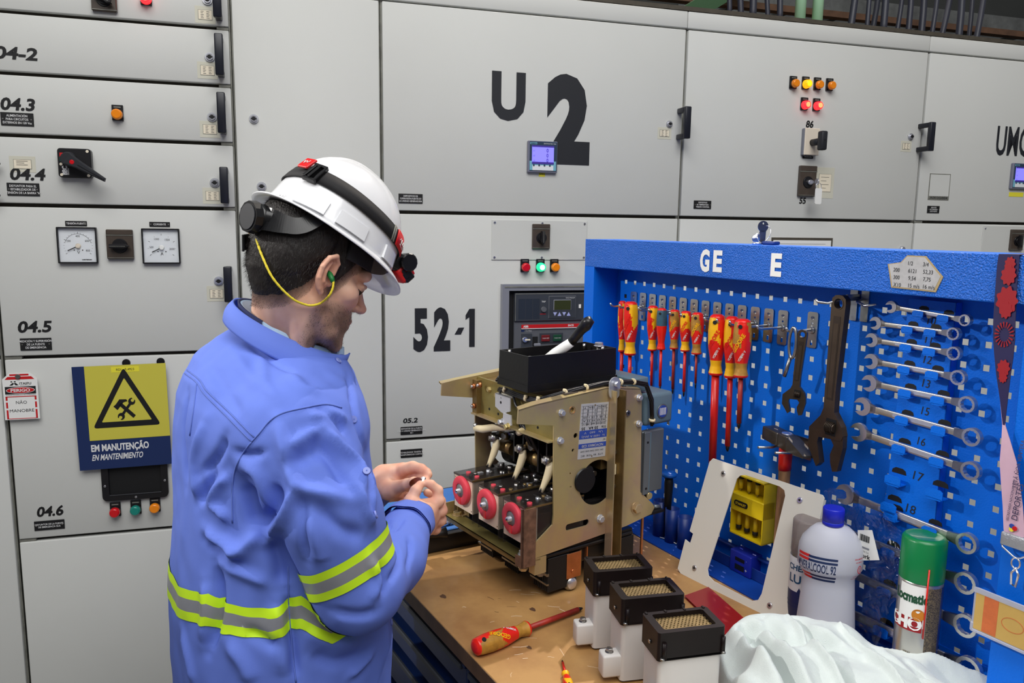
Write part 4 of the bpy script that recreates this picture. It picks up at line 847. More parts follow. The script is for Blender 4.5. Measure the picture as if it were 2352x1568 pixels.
q.prism(rrect(X-.03, X+.03, Z-.04, Z+.004, .004), -.004, -.0015, 'hookz'); tag(q.build('double_hook', fr=BF), 'zinc double hook carrying the hammer head', 'hook')
# ---------------------------------------------------------------- withdrawn circuit breaker on the bench
KF = Frame((.031, 1.48, BZ), -.963)
MM('gold', (202, 184, 128), .30, metal=.6, vs_=7, col2=(188, 162, 136), c2=(.4, .62), bump=.06, bs=90)
MM('goldd', (140, 116, 74), .38, metal=.7, var=.3, vs_=14); MM('olive', (158, 144, 88), .34, metal=.65, var=.25, vs_=12); MM('rusty', (116, 84, 66), .6, metal=.2, var=.45, vs_=45)
MM('pink', (214, 62, 78), .55, var=.05, vs_=20); MM('disc', (140, 138, 140), .5, metal=.5, var=.1, vs_=60); MM('creamp', (228, 208, 186), .55, var=.04, vs_=20); MM('smoke', (60, 54, 52), .12, alpha=.28, coat=.3); MM('copper', (196, 128, 84), .4, metal=.9, var=.2, vs_=30)
MM('motor', (96, 118, 132), .45, bump=.3, bs=300, dist=.0005); MM('gplate', (112, 118, 124), .4, metal=.5); MM('tie', (232, 216, 176), .5); MM('bakelite', (16, 15, 16), .42, bump=.1, bs=150); MM('castiron', (40, 38, 38), .5, metal=.5)
e = empty('circuit_breaker', 'withdrawn gold-plated air circuit breaker with three pink discs standing on the bench', 'circuit breaker', fr=KF)
def sideprism(q, poly, x0, x1, m, holes=()):      # polygon in (y,z), thickness along x
    q.push(Matrix.Rotation(pi/2, 4, 'Z')); q.prism(poly, -x1, -x0, m, holes=holes); q.pop()
OUT = [(-.022, .383), (-.020, .411), (.02, .416), (.205, .430), (.300, .418), (.306, .405), (.309, .33), (.311, .262), (.313, .184), (.352, .150), (.359, .139), (.350, .126), (.276, .114), (.022, .098), (.022, .128), (.069, .160), (.071, .180), (.067, .368)]
H = [circ(.186, .229, .049, 40), rrect(.104, .166, .139, .153, .006), circ(.113, .394, .0055, 16), circ(.124, .339, .0055, 14), circ(.118, .309, .0035, 12), circ(.112, .261, .0022, 10), circ(.114, .232, .0022, 10), [(.240, .340), (.257, .336), (.257, .378), (.240, .384)]]
q = G(); sideprism(q, OUT, -.0035, 0, 'gold', holes=[h for h in H])
q.push(Matrix.Rotation(pi/2, 4, 'Z')); q.pop()
V = [(0, -.020, .411), (0, .02, .4165), (0, .205, .4305), (0, .300, .4185), (-.016, -.014, .413), (-.016, .02, .419), (-.016, .205, .433), (-.016, .300, .421)]
q.add(V+[(a, b, c-.003) for a, b, c in V], [(0, 1, 5, 4), (1, 2, 6, 5), (2, 3, 7, 6), (8, 12, 13, 9), (9, 13, 14, 10), (10, 14, 15, 11), (4, 5, 13, 12), (5, 6, 14, 13), (6, 7, 15, 14), (0, 8, 9, 1), (1, 9, 10, 2), (2, 10, 11, 3)], 'gold')
rp = q.build('side_plate', e)
for y, z, r_ in ((.085, .392, .0062), (.083, .335, .0062), (.197, .147, .0075), (.297, .399, .006), (.299, .341, .006)): q = G(); q.hexb((0, y, z), (1, 0, 0), r_, .007, 'zinc'); q.build('bolt', rp)
q = G(); q.hexb((0, .302, .150), (1, 0, 0), .0115, .008, 'gold'); ob = q.build('bolt', rp); q = G(); q.cyl((0, .265, .369), (.004, .265, .369), .007, .006, 'steel', 20); q.cyl((.004, .265, .369), (.0044, .265, .369), .003, None, 'ink', 6); q.build('bolt', rp)
q = G(); q.cyl((-.006, .113, .394), (.001, .113, .394), .0075, None, 'copper', 20, cap=False); q.cyl((-.006, .113, .394), (-.004, .113, .394), .0055, None, 'goldd', 12); q.build('bushing', rp)
# data plate (mounted upside down)
MM('alu', (196, 196, 198), .4, metal=.3); MM('dblue', (44, 72, 160), .45)
q = G(); q.push(Matrix.Rotation(pi/2, 4, 'Z')@Matrix.Translation((.1705, 0, .3435))@Matrix.Rotation(pi+.0, 4, 'Y')@Matrix.Rotation(rad(3), 4, 'Y'))
# local: x to the reader's right when upside down, z up of the text
hw_, hh = .0375, .058; Y = -.0006
q.box(-hw_, hw_, -.0008, 0, -hh, hh, 'alu')
q.box(-hw_, hw_, -.001, -.0007, .026, .036, 'dblue'); q.box(-hw_, hw_, -.001, -.0007, -.002, .016, 'dblue'); q.text('NOVOMAX G30', 0, .0285, .0055, 'alu', y=-.0013, al='c', bold=.02, w=.058)
q.text('Iu  1600 A (Ith2)', 0, .0095, .0045, 'alu', y=-.0013, al='c', w=.062); q.text('Ue   660   V', 0, .0015, .0045, 'alu', y=-.0013, al='c', w=.05); q.text('N°', -.034, .0185, .0045, 'ink2', y=-.0012); q.text('I1s   35 kA   35', 0, -.0085, .0055, 'ink2', y=-.0012, al='c', w=.066, bold=.02)
q.text('UTE  BS  VDE  IEC', 0, .050, .0036, 'ink2', y=-.0012, al='c', w=.06); q.text('G41 G43 G44 G45 G49', 0, .041, .0032, 'ink2', y=-.0012, al='c', w=.062)
for k, t in enumerate(('250 500 660 380 V', '40 45 45 35 A', '1,25 1,25 1,25', '', '', '380V  10A  T')):
    z = -.0165-k*.007
    if t: q.text(t, 0, z, .0036, 'ink2', y=-.0012, al='c', w=.06)
    q.box(-hw_+.002, hw_-.002, -.001, -.0007, z-.0017, z-.0013, 'ink2')
    for j in range(6): q.box(-hw_+.006+j*.0125, -.0372+.0066+j*.0125, -.001, -.0007, z-.0017, z+.005, 'ink2')
    if not t:
        for j in range(3): q.prism(circ(-.022+j*.02, z+.002, .0022, 12), -.0011, -.0007, 'ink2', holes=[circ(-.022+j*.02, z+.002, .0016, 12)])
for xx in (0,):
    for zz in (-hh+.004, hh-.004): q.cyl((xx, -.0008, zz), (xx, -.0016, zz), .0016, None, 'goldd', 8)
q.pop(); ob = q.build('data_plate', rp); ob['label'] = 'aluminium data plate reading NOVOMAX G30, mounted upside down'
# post with lifting eye
q = G(); q.box(0, .002, .214, .236, .055, .425, 'goldd'); q.box(0, .026, .234, .2365, .055, .425, 'goldd'); q.box(-.012, .026, .213, .2155, .050, .42, 'goldd') if False else None
q.box(.0, .022, .212, .2145, .055, .425, 'gold')
for z in (.29, .215): q.hexb((.002, .226, z), (1, 0, 0), .0055, .006, 'steel')
q.box(.002, .006, .226, .233, .24, .262, 'tie'); q.build('post', e)
q = G(); sideprism(q, [(y, z) for y, z in rrect(.206, .236, .405, .452, .014)], .004, .007, 'zinc', holes=None or ()); q.cyl((.007, .221, .438), (.017, .221, .438), .0055, None, 'zinc', 16); q.build('lifting_eye', e)
# left side plate
q = G(); OL = [(y, z) for y, z in OUT]; sideprism(q, OL, -.300, -.2965, 'gold', holes=[circ(.186, .26, .075, 40)])
V = [(-.300, y, z) for y, z in ((-.022, .411), (.205, .431), (.300, .42))]+[(-.318, y, z) for y, z in ((-.016, .412), (.205, .432), (.300, .421))]
q.add(V+[(a, b, c-.003) for a, b, c in V], [(0, 3, 4, 1), (1, 4, 5, 2), (6, 7, 10, 9), (7, 8, 11, 10), (3, 9, 10, 4), (4, 10, 11, 5)], 'gold')
lp = q.build('side_plate', e)
# front cross beam (channel) and top deck
q = G(); q.box(-.2965, -.0035, .072, .0755, .335, .418, 'olive'); q.box(-.2965, -.0035, .056, .0755, .332, .3355, 'gold'); q.box(-.2965, -.0035, .075, .30, .409, .412, 'goldd')
q.box(-.2965, -.278, .060, .0725, .335, .412, 'goldd'); q.box(-.2965, -.2935, .0725, .30, .11, .41, 'goldd') if False else None
for x, z in ((-.287, .398), (-.287, .352), (-.262, .405)): q.cyl((x, .060, z), (x, .054, z), .006, .0055, 'copper', 18); q.cyl((x, .054, z), (x, .050, z), .003, None, 'zinc', 10)
for x, z in ((-.243, .397), (-.212, .390)): q.cyl((x, .072, z), (x, .066, z), .0065, .005, 'gold', 6, smooth=False)
for x, z in ((-.243, .352), (-.207, .348), (-.166, .345), (-.120, .341), (-.06, .35)): q.cyl((x, .072, z), (x, .0713, z), .003, None, 'ink', 12)
cb_ = q.build('cross_beam', e)
q = G(); q.prism([(-.187, .402), (-.130, .402), (-.130, .372), (-.142, .368), (-.150, .362), (-.165, .364), (-.187, .372)], .050, .0525, 'alu'); q.box(-.187, -.130, .050, .072, .400, .402, 'alu'); q.cyl((-.165, .050, .385), (-.165, .0495, .385), .003, None, 'ink', 10)
q.prism([(-.148, .366), (-.120, .366), (-.118, .345), (-.135, .335), (-.150, .345)], .045, .048, 'alu'); q.hexb((-.155, .05, .345), (0, -1, 0), .006, .010, 'zinc'); q.hexb((-.128, .045, .341), (0, -1, 0), .006, .008, 'gold'); q.build('trip_bracket', e)
# deck components and cable loom
q = G(); q.box(-.03, -.008, .10, .135, .412, .428, 'brown', .001); q.box(-.055, -.010, .19, .27, .412, .4255, 'gplate', .001)
for k in range(5): q.box(-.056, -.010, .195+k*.016, .198+k*.016, .4255, .4275, 'motor')
q.box(-.13, -.02, .295, .345, .405, .436, 'motor', .003, 2); q.build('relay', e)
loom = [(-.19, .062, .408), (-.16, .058, .412), (-.12, .054, .411), (-.08, .056, .409), (-.045, .062, .412), (-.028, .075, .420), (-.020, .11, .427), (-.014, .16, .433), (-.010, .20, .437), (-.008, .25, .436), (-.010, .29, .432), (.000, .318, .425), (.006, .33, .39), (.006, .335, .335)]
q = G()
for k in range(7):
    a = 2*pi*k/6; r_ = .0035 if k < 6 else 0
    q.tube([(p[0]+r_*cos(a+i*.5), p[1]+r_*sin(a+i*.5)*.6, p[2]+r_*sin(a+i*.5)) for i, p in enumerate(loom)], .0021, 'black', 7)
q.tube([(-.20, .070, .43), (-.235, .10, .430), (-.27, .12, .432), (-.25, .16, .424), (-.20, .18, .420)], .0035, 'black', 8); q.tube([(-.205, .065, .425), (-.24, .095, .424), (-.262, .13, .424), (-.24, .17, .42)], .003, 'black', 8)
q.tube([(-.125, .054, .408), (-.110, .050, .39), (-.088, .052, .375), (-.070, .060, .38)], .0028, 'black', 8); q.tube([(-.182, .058, .406), (-.165, .052, .395), (-.150, .055, .385)], .0025, 'black', 8)
lm = q.build('cable_loom', e)
for i in (1, 3, 4, 6, 7, 9, 10):
    p = Vector(loom[i]); d = (Vector(loom[i+1])-Vector(loom[i-1])).normalized(); q = G(); q.cyl(p-d*.003, p+d*.003, .0062, None, 'tie', 16); q.box(p.x-.002, p.x+.006, p.y-.006, p.y-.001, p.z+.002, p.z+.008, 'tie', .001); q.build('cable_tie', lm)
p = Vector((.006, .334, .345)); q = G(); q.cyl(p-Vector((0, 0, .003)), p+Vector((0, 0, .003)), .007, None, 'tie', 16); q.build('cable_tie', lm)
# interior mechanism
q = G(); q.box(-.285, -.02, .165, .28, .12, .40, 'castiron') if False else None
q.box(-.20, -.06, .20, .26, .22, .405, 'castiron', .004); q.box(-.292, -.008, .245, .255, .10, .30, 'bakelite'); q.box(-.292, -.008, .10, .30, .092, .102, 'bakelite')
q.cyl((-.295, .135, .275), (-.004, .135, .275), .009, None, 'castiron', 20); q.cyl((-.295, .165, .255), (-.004, .165, .255), .013, None, 'castiron', 20)
for x in (-.235, -.125, -.025): q.cyl((x-.03, .15, .24), (x+.03, .15, .24), .030, .026, 'bakelite', 28); q.cyl((x-.022, .12, .258), (x+.022, .12, .258), .016, .015, 'goldd', 20)
for x in (-.185, -.150, -.095, -.065): q.box(x-.0025, x+.0025, .10, .20, .24, .405, 'castiron'); q.cyl((x-.006, .13, .325), (x+.006, .13, .325), .012, None, 'steel', 18)
q.build('mechanism', e)
q = G(); q.tube([(-.118, .068, .345), (-.112, .075, .33), (-.110, .09, .30), (-.105, .11, .285), (-.095, .125, .25)], .0045, 'black', 10); q.tube([(-.110, .070, .345), (-.098, .082, .318), (-.100, .10, .29), (-.085, .12, .26), (-.08, .13, .23)], .004, 'black', 10)
q.cyl((-.120, .066, .326), (-.104, .064, .334), .007, None, 'tie', 14); q.build('internal_cable', e)
q = G(); q.tube([(-.285, .060, .300), (-.262, .066, .302), (-.235, .078, .310), (-.19, .092, .318), (-.15, .10, .325)], [.006, .0075, .007, .006, .005], 'tie', 12, flat=(1, 1.2)); q.cyl((-.283, .060, .296), (-.283, .060, .312), .0045, None, 'steel', 12); q.build('trip_arm', e)
for i, (x, yy, zt) in enumerate(((-.245, .093, .281), (-.142, .094, .281), (-.042, .092, .281))):
    q = G(); q.tube([(x, yy, zt), (x+.003, yy-.002, zt-.015), (x-.001, yy-.006, zt-.035), (x-.006, yy-.012, zt-.055), (x-.010, yy-.014, zt-.066)], [.0075, .0095, .0085, .006, .0055], 'tie', 12, flat=(.8, 1.2))
    q.cyl((x-.004, yy-.012, zt+.001), (x+.001, yy+.004, zt+.001), .0095, None, 'steel', 18); q.cyl((x-.006, yy-.017, zt+.001), (x-.004, yy-.012, zt+.001), .006, None, 'chrome', 6, smooth=False)
    q.cyl((x+.020, yy+.004, zt+.008), (x+.020, yy+.02, zt+.008), .008, None, 'steel', 16); q.box(x+.0, x+.028, yy+.006, yy+.016, zt+.000, zt+.016, 'goldd', .002); q.cyl((x-.012, yy-.016, zt-.062), (x-.004, yy-.004, zt-.070), .007, .005, 'bakelite', 12); q.build('lever', e)
# three pole boxes with pink discs
pole_lab = ['left', 'middle', 'right']
for i, x in enumerate((-.245, -.142, -.045)):
    w_ = .0385; z0, z1 = .128, .206; y0 = .006
    q = G(); q.box(x-w_, x+w_, y0, y0+.004, z0+.0, z1-.004, 'creamp'); q.box(x-w_+.006, x+w_, y0+.004, .10, z0, z1-.010, 'creamp') if False else None
    q.box(x+w_-.004, x+w_-.001, y0+.004, y0+.030, z0, z1-.004, 'creamp'); q.box(x-w_+.002, x+w_-.004, .040, .15, z0-.01, z1-.022, 'bakelite')
    q.cyl((x-w_+.004, y0, z1-.010), (x-w_+.004, y0-.0006, z1-.010), .0015, None, 'goldd', 8); q.cyl((x+w_-.004, y0, z0+.006), (x+w_-.004, y0-.0006, z0+.006), .0015, None, 'goldd', 8)
    f = q.build('pole_front', e)
    q = G(); q.box(x-w_-.001, x+w_+.001, y0-.001, .155, z1-.003, z1, 'smoke'); q.box(x+w_, x+w_+.0015, y0-.001, .155, z0-.02, z1, 'smoke'); q.box(x-w_-.0015, x-w_, y0-.001, .10, z0-.02, z1, 'smoke')
    q.box(x-w_-.0015, x+w_+.0015, y0-.002, y0, z1-.004, z1, 'brown'); q.box(x+w_+.0002, x+w_+.0018, y0-.002, .155, z1-.003, z1+.0006, 'goldd'); q.build('pole_cover', f)
    q = G(); q.box(x-w_+.004, x+w_-.006, .012, .15, z1-.012, z1-.008, 'bakelite'); rs = random.Random(i)
    q.cyl((x-.018, .030, z1-.009), (x-.018, .030, z1+.0012), .0060, .0055, 'pink', 16); q.cyl((x+.018, .030, z1-.009), (x+.018, .030, z1+.0012), .0060, .0055, 'pink', 16)
    q.cyl((x+.0, .026, z1-.009), (x, .026, z1+.001), .005, .0045, 'castiron', 14); q.cyl((x+.002, .036, z1), (x+.002, .036, z1+.003), .005, .004, 'steel', 14)
    for k in range(9): a, b = x+rs.uniform(-.028, .028), rs.uniform(.045, .14); q.cyl((a, b, z1-.008), (a, b, z1+rs.uniform(0, .005)), rs.uniform(.003, .006), None, rs.choice(['steel', 'steel', 'zinc', 'goldd']), 14)
    for k in range(5): a, b = x+rs.uniform(-.03, .02), rs.uniform(.04, .12); q.box(a, a+rs.uniform(.006, .016), b, b+rs.uniform(.004, .02), z1-.006, z1+.001, rs.choice(['steel', 'zinc', 'castiron']), .0008)
    q.box(x-.015, x+.015, .075, .125, z1, z1+.008, 'smoke', .002); q.cyl((x-.005, .11, z1), (x-.005, .11, z1+.012), .009, .008, 'steel', 16); q.cyl((x+.018, .12, z1), (x+.018, .12, z1+.010), .008, .007, 'steel', 16); q.build('pole_fittings', f)
    q = G(); c = (x-.0, z0+.046); q.push(Matrix.Translation((c[0], y0, c[1]))@Matrix.Rotation(pi/2, 4, 'X'))
    q.lathe([(.013, 0), (.031, 0), (.0325, .003), (.0325, .008), (.0305, .0105), (.0165, .0112), (.0155, .0105), (.0155, .006)], 'pink', 44); q.pop()
    q.box(c[0]-.0025, c[0]+.0055, y0-.0118, y0-.0100, c[1]-.030, c[1]-.014, 'lens_red'); d = q.build('disc', f); d['label'] = 'pink moulded disc'
    q = G(); q.push(Matrix.Translation((c[0], y0, c[1]))@Matrix.Rotation(pi/2, 4, 'X')); q.lathe([(0, .0080), (.0157, .0080), (.0157, .0098), (.0070, .0100), (.0058, .0105), (.0052, .0190), (0, .0192)], ['disc', 'disc', 'disc', 'disc', 'zinc', 'chrome'], 28)
    q.cyl((0, 0, .0190), (0, 0, .0196), .0018, None, 'ink', 10); q.pop(); q.build('disc_hub', d)
# front lower bar, rusty angle, under-carriage
q = G(); q.box(-.322, -.0, -.004, .040, .092, .0955, 'olive'); q.box(-.322, .0, -.004, -.001, .086, .0955, 'goldd'); q.box(-.322, -.319, -.004, .040, .0955, .122, 'gold'); q.box(-.319, -.27, .036, .040, .0955, .135, 'gold')
q.hexb((-.297, .022, .0955), (0, 0, 1), .010, .008, 'gold'); q.hexb((-.035, .022, .0955), (0, 0, 1), .009, .008, 'zinc'); q.cyl((-.297, .02, .080), (-.297, .02, .092), .012, None, 'castiron', 20); q.build('front_bar', e)
q = G(); q.box(-.006, .002, -.006, -.0035, .085, .206, 'rusty'); q.box(-.002, .002, -.006, .026, .085, .206, 'rusty'); q.box(-.0255, -.006, -.005, -.002, .083, .105, 'rusty'); q.hexb((-.012, .006, .082), (0, 0, -1), .009, .007, 'gold'); q.build('corner_angle', e)
q = G(); q.box(-.296, -.0035, .03, .30, .088, .096, 'bakelite', .002); q.box(-.02, 0, .026, .055, .062, .098, 'gold'); q.box(-.30, -.28, .026, .06, .062, .098, 'gold'); q.hexb((-.01, .048, .062), (0, 0, -1), .008, .008, 'steel')
q.box(-.29, -.01, .10, .28, .055, .089, 'bakelite', .004); q.build('base_frame', e)
def cluster(x, y, n=9):
    q = G()
    for k in range(n): yy = y-.005*k*0; xx = x-.006*k; q.prism([(xx, .085), (xx+.0035, .085), (xx+.0035, .018), (xx, .018)], y-.026, y+.026, 'bakelite') if False else q.box(xx, xx+.0035, y-.028, y+.028, .012, .086, 'castiron', .001)
    q.box(x-.055, x+.004, y-.031, y-.026, .048, .054, 'steel'); q.box(x-.055, x+.004, y-.031, y-.026, .028, .032, 'steel'); return q
for i, x in enumerate((-.008, -.115, -.215)):
    q = cluster(x, .092); q.build('contact_cluster', e); q = cluster(x, .275); q.box(x-.02, x-.016, .300, .304, .0, .10, 'bakelite'); q.build('contact_cluster', e)
    q = G(); q.box(x+.003, x+.0055, .112, .150, .030, .085, 'copper', .0006); q.box(x-.03, x+.003, .150, .153, .030, .085, 'goldd'); q.box(x-.05, x+.0055, .165, .168, .058, .09, 'copper'); q.cyl((x+.0055, .128, .045), (x+.008, .128, .045), .005, .0045, 'copper', 14); q.build('copper_terminal', e)
    q = G(); q.push(Matrix.Translation((x-.006, .128, .0165))@Matrix.Rotation(pi/2, 4, 'Y')); q.lathe([(0, -.004), (.0165, -.004), (.0165, .006), (.012, .012), (.006, .0145), (0, .015)], ['castiron', 'steel', 'steel', 'chrome', 'chrome'], 24); q.pop(); q.box(x-.012, x-.001, .118, .140, .015, .06, 'castiron', .003); q.build('roller', e)
q = G(); q.box(-.004, .0, .322, .327, .035, .122, 'copper'); q.build('copper_bar', e); q = G(); q.box(.003, .006, .240, .252, .045, .085, 'yellow2'); q.build('yellow_strip', e) if False else None
# rear motor and housing
q = G(); q.box(-.085, -.006, .325, .412, .328, .400, 'motor', .009, 3); q.cyl((-.04, .322, .386), (-.04, .332, .386), .012, None, 'motor', 20)
q.push(Matrix.Rotation(pi/2, 4, 'Z')); q.cyl((.376, .006, .358), (.376, .004, .358), .0165, .016, 'gplate', 28); q.cyl((.376, .0045, .358), (.376, .003, .358), .0135, None, 'dblue', 24)
for k in range(6): q.box(.366+k*.0035, .3675+k*.0035, .0026, .0032, .350, .366, 'txtw')
q.pop(); q.build('motor', e)
q = G(); q.box(-.02, -.004, .318, .384, .176, .318, 'gplate', .002); q.box(-.004, .003, .318, .335, .176, .318, 'gplate', .001); q.box(-.004, 0, .336, .340, .18, .315, 'motor'); q.cyl((.003, .327, .295), (.0035, .327, .295), .0028, None, 'ink', 10); q.cyl((.003, .327, .19), (.0035, .327, .19), .0028, None, 'ink', 10); q.build('terminal_cover', e)
q = G(); q.tube([(-.02, .33, .17), (-.018, .345, .155), (-.02, .36, .14), (-.02, .375, .12)], .007, 'castiron', 10); q.box(-.05, -.002, .340, .392, .122, .128, 'castiron'); q.tube([(-.015, .372, .134), (-.015, .39, .130)], .005, 'gplate', 10)
q.cyl((-.01, .345, .168), (-.002, .345, .168), .008, None, 'gold', 14); q.build('rear_linkage', e)
q = G(); q.tube([(-.10, .17, .155), (-.06, .19, .20), (-.03, .198, .243)], [.016, .010, .008], 'castiron', 14, flat=(.5, 1)); q.cyl((-.03, .198, .240), (-.022, .198, .240), .006, None, 'steel', 14); q.box(-.06, -.012, .205, .235, .25, .275, 'goldd'); q.box(-.05, -.03, .12, .25, .168, .174, 'castiron'); q.build('crank', e)
# black tray on the breaker with tool inside
e2 = empty('parts_box', 'open black plastic box standing on top of the breaker', 'box', fr=KF)
q = G(); x0, x1, y0, y1, z0, z1 = -.160, -.056, .042, .278, .4275, .501
def shell(q, z, g): return [(x0+g-.002*(z > z0+.01), y0+g), (x1-g, y0+g), (x1-g, y1-g), (x0+g, y1-g)]
V = []
for z, g in ((z0, -.003), (z0+.014, -.003), (z0+.0145, -.001), (z1, 0), (z1, .0025), (z0+.006, .004)): V += [(x0+g, y0+g, z), (x1-g, y0+g, z), (x1-g, y1-g, z), (x0+g, y1-g, z)]
F = [(3, 2, 1, 0)]
for i in range(5):
    for k in range(4): j = (k+1) % 4; F.append((i*4+k, i*4+j, i*4+4+j, i*4+4+k))
F.append((20, 21, 22, 23)); q.add(V, F, 'bakelite'); 
for x, y in ((x0+.008, y0+.02), (x1-.006, y0+.008), (x0+.02, y1-.02), (x1-.03, y1-.012)): q.cyl((x, y, z1-.012), (x, y, z1-.0005), .0035, None, 'steel', 10)
q.build('box_shell', e2)
q = G(); q.cyl((-.075, .245, z1-.06), (-.075, .245, z1+.006), .005, None, 'steel', 14); q.hexb((-.075, .245, z1+.004), (0, 0, 1), .009, .007, 'chrome'); ob = q.build('bolt', None, fr=KF); tag(ob, 'steel bolt standing up inside the black parts box', 'bolt')
e3 = empty('pistol_grip_tool', 'hand tool with glossy black curved grip and white barrel sticking out of the black box', 'hand tool', fr=KF)
A = KF.px(1275, 812, 1, .13); B_ = KF.px(1312, 786, 1, .15); C_ = KF.px(1335, 757, 1, .16); D_ = KF.px(1350, 740, 1, .16)
q = G(); a0 = A+(A-B_)*.6; q.tube([tuple(a0), tuple(A), tuple(A*.3+B_*.7), tuple(B_)], [.010, .0115, .0105, .0095], 'white', 16); q.build('barrel', e3)
q = G(); q.tube([tuple(B_), tuple(B_*.6+C_*.4), tuple(C_), tuple(C_*.4+D_*.6+np.array([.002, 0, 0])), tuple(D_+np.array([.000, 0, .002])), tuple(D_+np.array([-.004, 0, .008]))], [.0095, .0095, .0105, .0125, .0135, .009], 'handle_gloss' if 'handle_gloss' in M else 'black', 18); ob = q.build('grip', e3); ob['label'] = 'glossy black grip'
# ---------------------------------------------------------------- things on the bench
MM('chutecap', (24, 17, 17), .42, var=.15, vs_=40, spec=.25); MM('chutew', (212, 208, 204), .5, var=.03, vs_=12); MM('mesh', (128, 108, 72), .5, metal=.5, var=.25, vs_=60)
def honey(q, x0, x1, y0, y1, z, m, cell=.0062):
    # perforated plate in the xy plane: strips with hexagonal holes
    nx = int((x1-x0)/cell); ny = int((y1-y0)/(cell*.8)); n = 6
    for j in range(ny):
        for i in range(nx):
            cx = x0+(i+.5+(.5 if j % 2 else 0))*(x1-x0)/(nx+.5); cy = y0+(j+.5)*(y1-y0)/ny; a, b = (x1-x0)/(nx+.5)/2, (y1-y0)/ny/2
            O = [(cx-a, cy-b), (cx, cy-b), (cx+a, cy-b), (cx+a, cy+b), (cx, cy+b), (cx-a, cy+b)]; I = [(cx-a*.30, cy-b*.62), (cx, cy-b*.72), (cx+a*.30, cy-b*.62), (cx+a*.62, cy), (cx, cy+b*.72), (cx-a*.62, cy)]
            O = [(cx-a, cy-b), (cx+a, cy-b), (cx+a, cy+b), (cx-a, cy+b)]; I = [(cx-a*.66, cy-b*.5), (cx+a*.1, cy-b*.68), (cx+a*.66, cy+b*.5), (cx-a*.1, cy+b*.68)]
            V = [(p[0], p[1], z) for p in O+I]; q.add(V+[(p[0], p[1], z-.0015) for p in I], [(k, (k+1) % 4, 4+(k+1) % 4, 4+k) for k in range(4)]+[(4+k, 4+(k+1) % 4, 8+(k+1) % 4, 8+k) for k in range(4)], m)
def chute():
    e = empty('arc_chute'); w, d, h, hc = .112, .066, .152, .106
    q = G(); q.rbox(.003, w-.003, .003, d-.003, .004, hc, 'chutew', .007, axis=2); q.box(.008, w-.02, .008, d-.01, 0, .004, 'chutecap')
    q.box(-.027, .010, .006, .034, .010, .050, 'chutew', .004, 3); q.build('body', e)
    q = G(); q.hexb((-.012, .020, .050), (0, 0, 1), .0058, .006, 'steel'); q.build('bolt', e)
    q = G(); o = [(.006, 0), (w-.006, 0), (w-.006, .004), (w, .006), (w, d-.004), (w-.004, d), (.004, d), (0, d-.004), (0, .006), (.006, .004)]
    o2 = rrect(0, w, 0, d, .005)
    q.push(Matrix.Rotation(pi/2, 4, 'X')); P = [(x, -y) for x, y in o2]; R = [(x, -y) for x, y in rrect(.013, w-.011, .010, d-.008, .004)]
    q.prism(P, hc, h, 'chutecap', holes=[R]); q.pop()
    q.push(Matrix.Rotation(pi/2, 4, 'X')); q.prism([(x, -y) for x, y in rrect(.0, w, .0, d, .006)], hc+.001, hc+.004, 'chutecap'); q.pop()
    for x in (.010, w-.004): q.cyl((x, -.001, hc+.004), (x, -.001, hc+.030), .0035, None, 'chutecap', 12)
    q.box(.012, w-.010, .010, d-.008, hc+.010, hc+.014, 'ink'); 
    for k in range(4): x = .006+k*.033; q.box(x-.002, x+.002, d-.006, d+.0005, h-.001, h+.0018, 'chutecap', .0006)
    q.build('cap', e)
    q = G(); honey(q, .012, w-.010, .009, d-.007, h-.0075, 'mesh'); q.build('grille', e)
    q = G()
    for x in (.006, w-.004): q.cyl((x, -.003, hc+.004), (x, -.003, hc+.0072), .0038, .003, 'steel', 12)
    q.cyl((-.0008, d*.45, hc+.018), (-.0025, d*.45, hc+.018), .0035, .003, 'steel', 12); q.build('screw', e)
    return e
cps = [((.152, 1.318, BZ), 11.5, 'white arc chute with dark grilled cap, rearmost of the three, beside the breaker'), ((.188, 1.216, BZ), 12, 'white arc chute with dark grilled cap, middle one of the row of three'), ((.229, 1.108, BZ), 13.5, 'white arc chute with dark grilled cap, nearest of the three, beside the white rag')]
e = chute()
for i, (p, a, l) in enumerate(cps):
    o = e if i == 0 else copy_tree(e); o.location = p; o.rotation_euler = (0, 0, rad(a)); tag(o, l, 'arc chute', 'arc chutes standing on the bench')
# --- white steel panel with a window, leaning against the tool board
class PlaneF:
    def __init__(s, o, ex, ez): s.o = np.array(o); s.ex = np.array(ex)/np.linalg.norm(ex); s.ez = np.array(ez)/np.linalg.norm(ez); s.ey = np.cross(s.ez, s.ex)
    def px(s, x, y, d=0): P = hit(x, y, s.ey, s.o+s.ey*d)-s.o; return float(P@s.ex), float(P@s.ez)
    def mat(s): return Matrix(((s.ex[0], s.ey[0], s.ez[0], s.o[0]), (s.ex[1], s.ey[1], s.ez[1], s.o[1]), (s.ex[2], s.ey[2], s.ez[2], s.o[2]), (0, 0, 0, 1)))
def onz(x, y, z=BZ): return hit(x, y, (0, 0, 1), (0, 0, z))
A = onz(1560, 1314); B_ = onz(1766, 1416); bn = BF.ax[1]
PF = PlaneF(A, B_-A, np.array([0, 0, .255])+bn*.055)
MM('wpanel', (226, 222, 212), .42, var=.015, vs_=5)
out = [PF.px(*p) for p in ((1562, 1313), (1558, 1305), (1575, 1238), (1586, 1247), (1593, 1225), (1585, 1219), (1630, 1060), (1638, 1052), (1888, 1139), (1892, 1146))]
b_ = PF.px(1766, 1416); r_ = PF.px(1892, 1146); out += [(r_[0], -.001), ]; out[0] = (out[0][0]+.004, 0.0)
win = [PF.px(*p) for p in ((1692, 1100), (1700, 1092), (1712, 1091), (1790, 1118), (1801, 1127), (1803, 1140), (1750, 1365), (1742, 1379), (1728, 1381), (1640, 1335), (1628, 1322), (1626, 1308))]
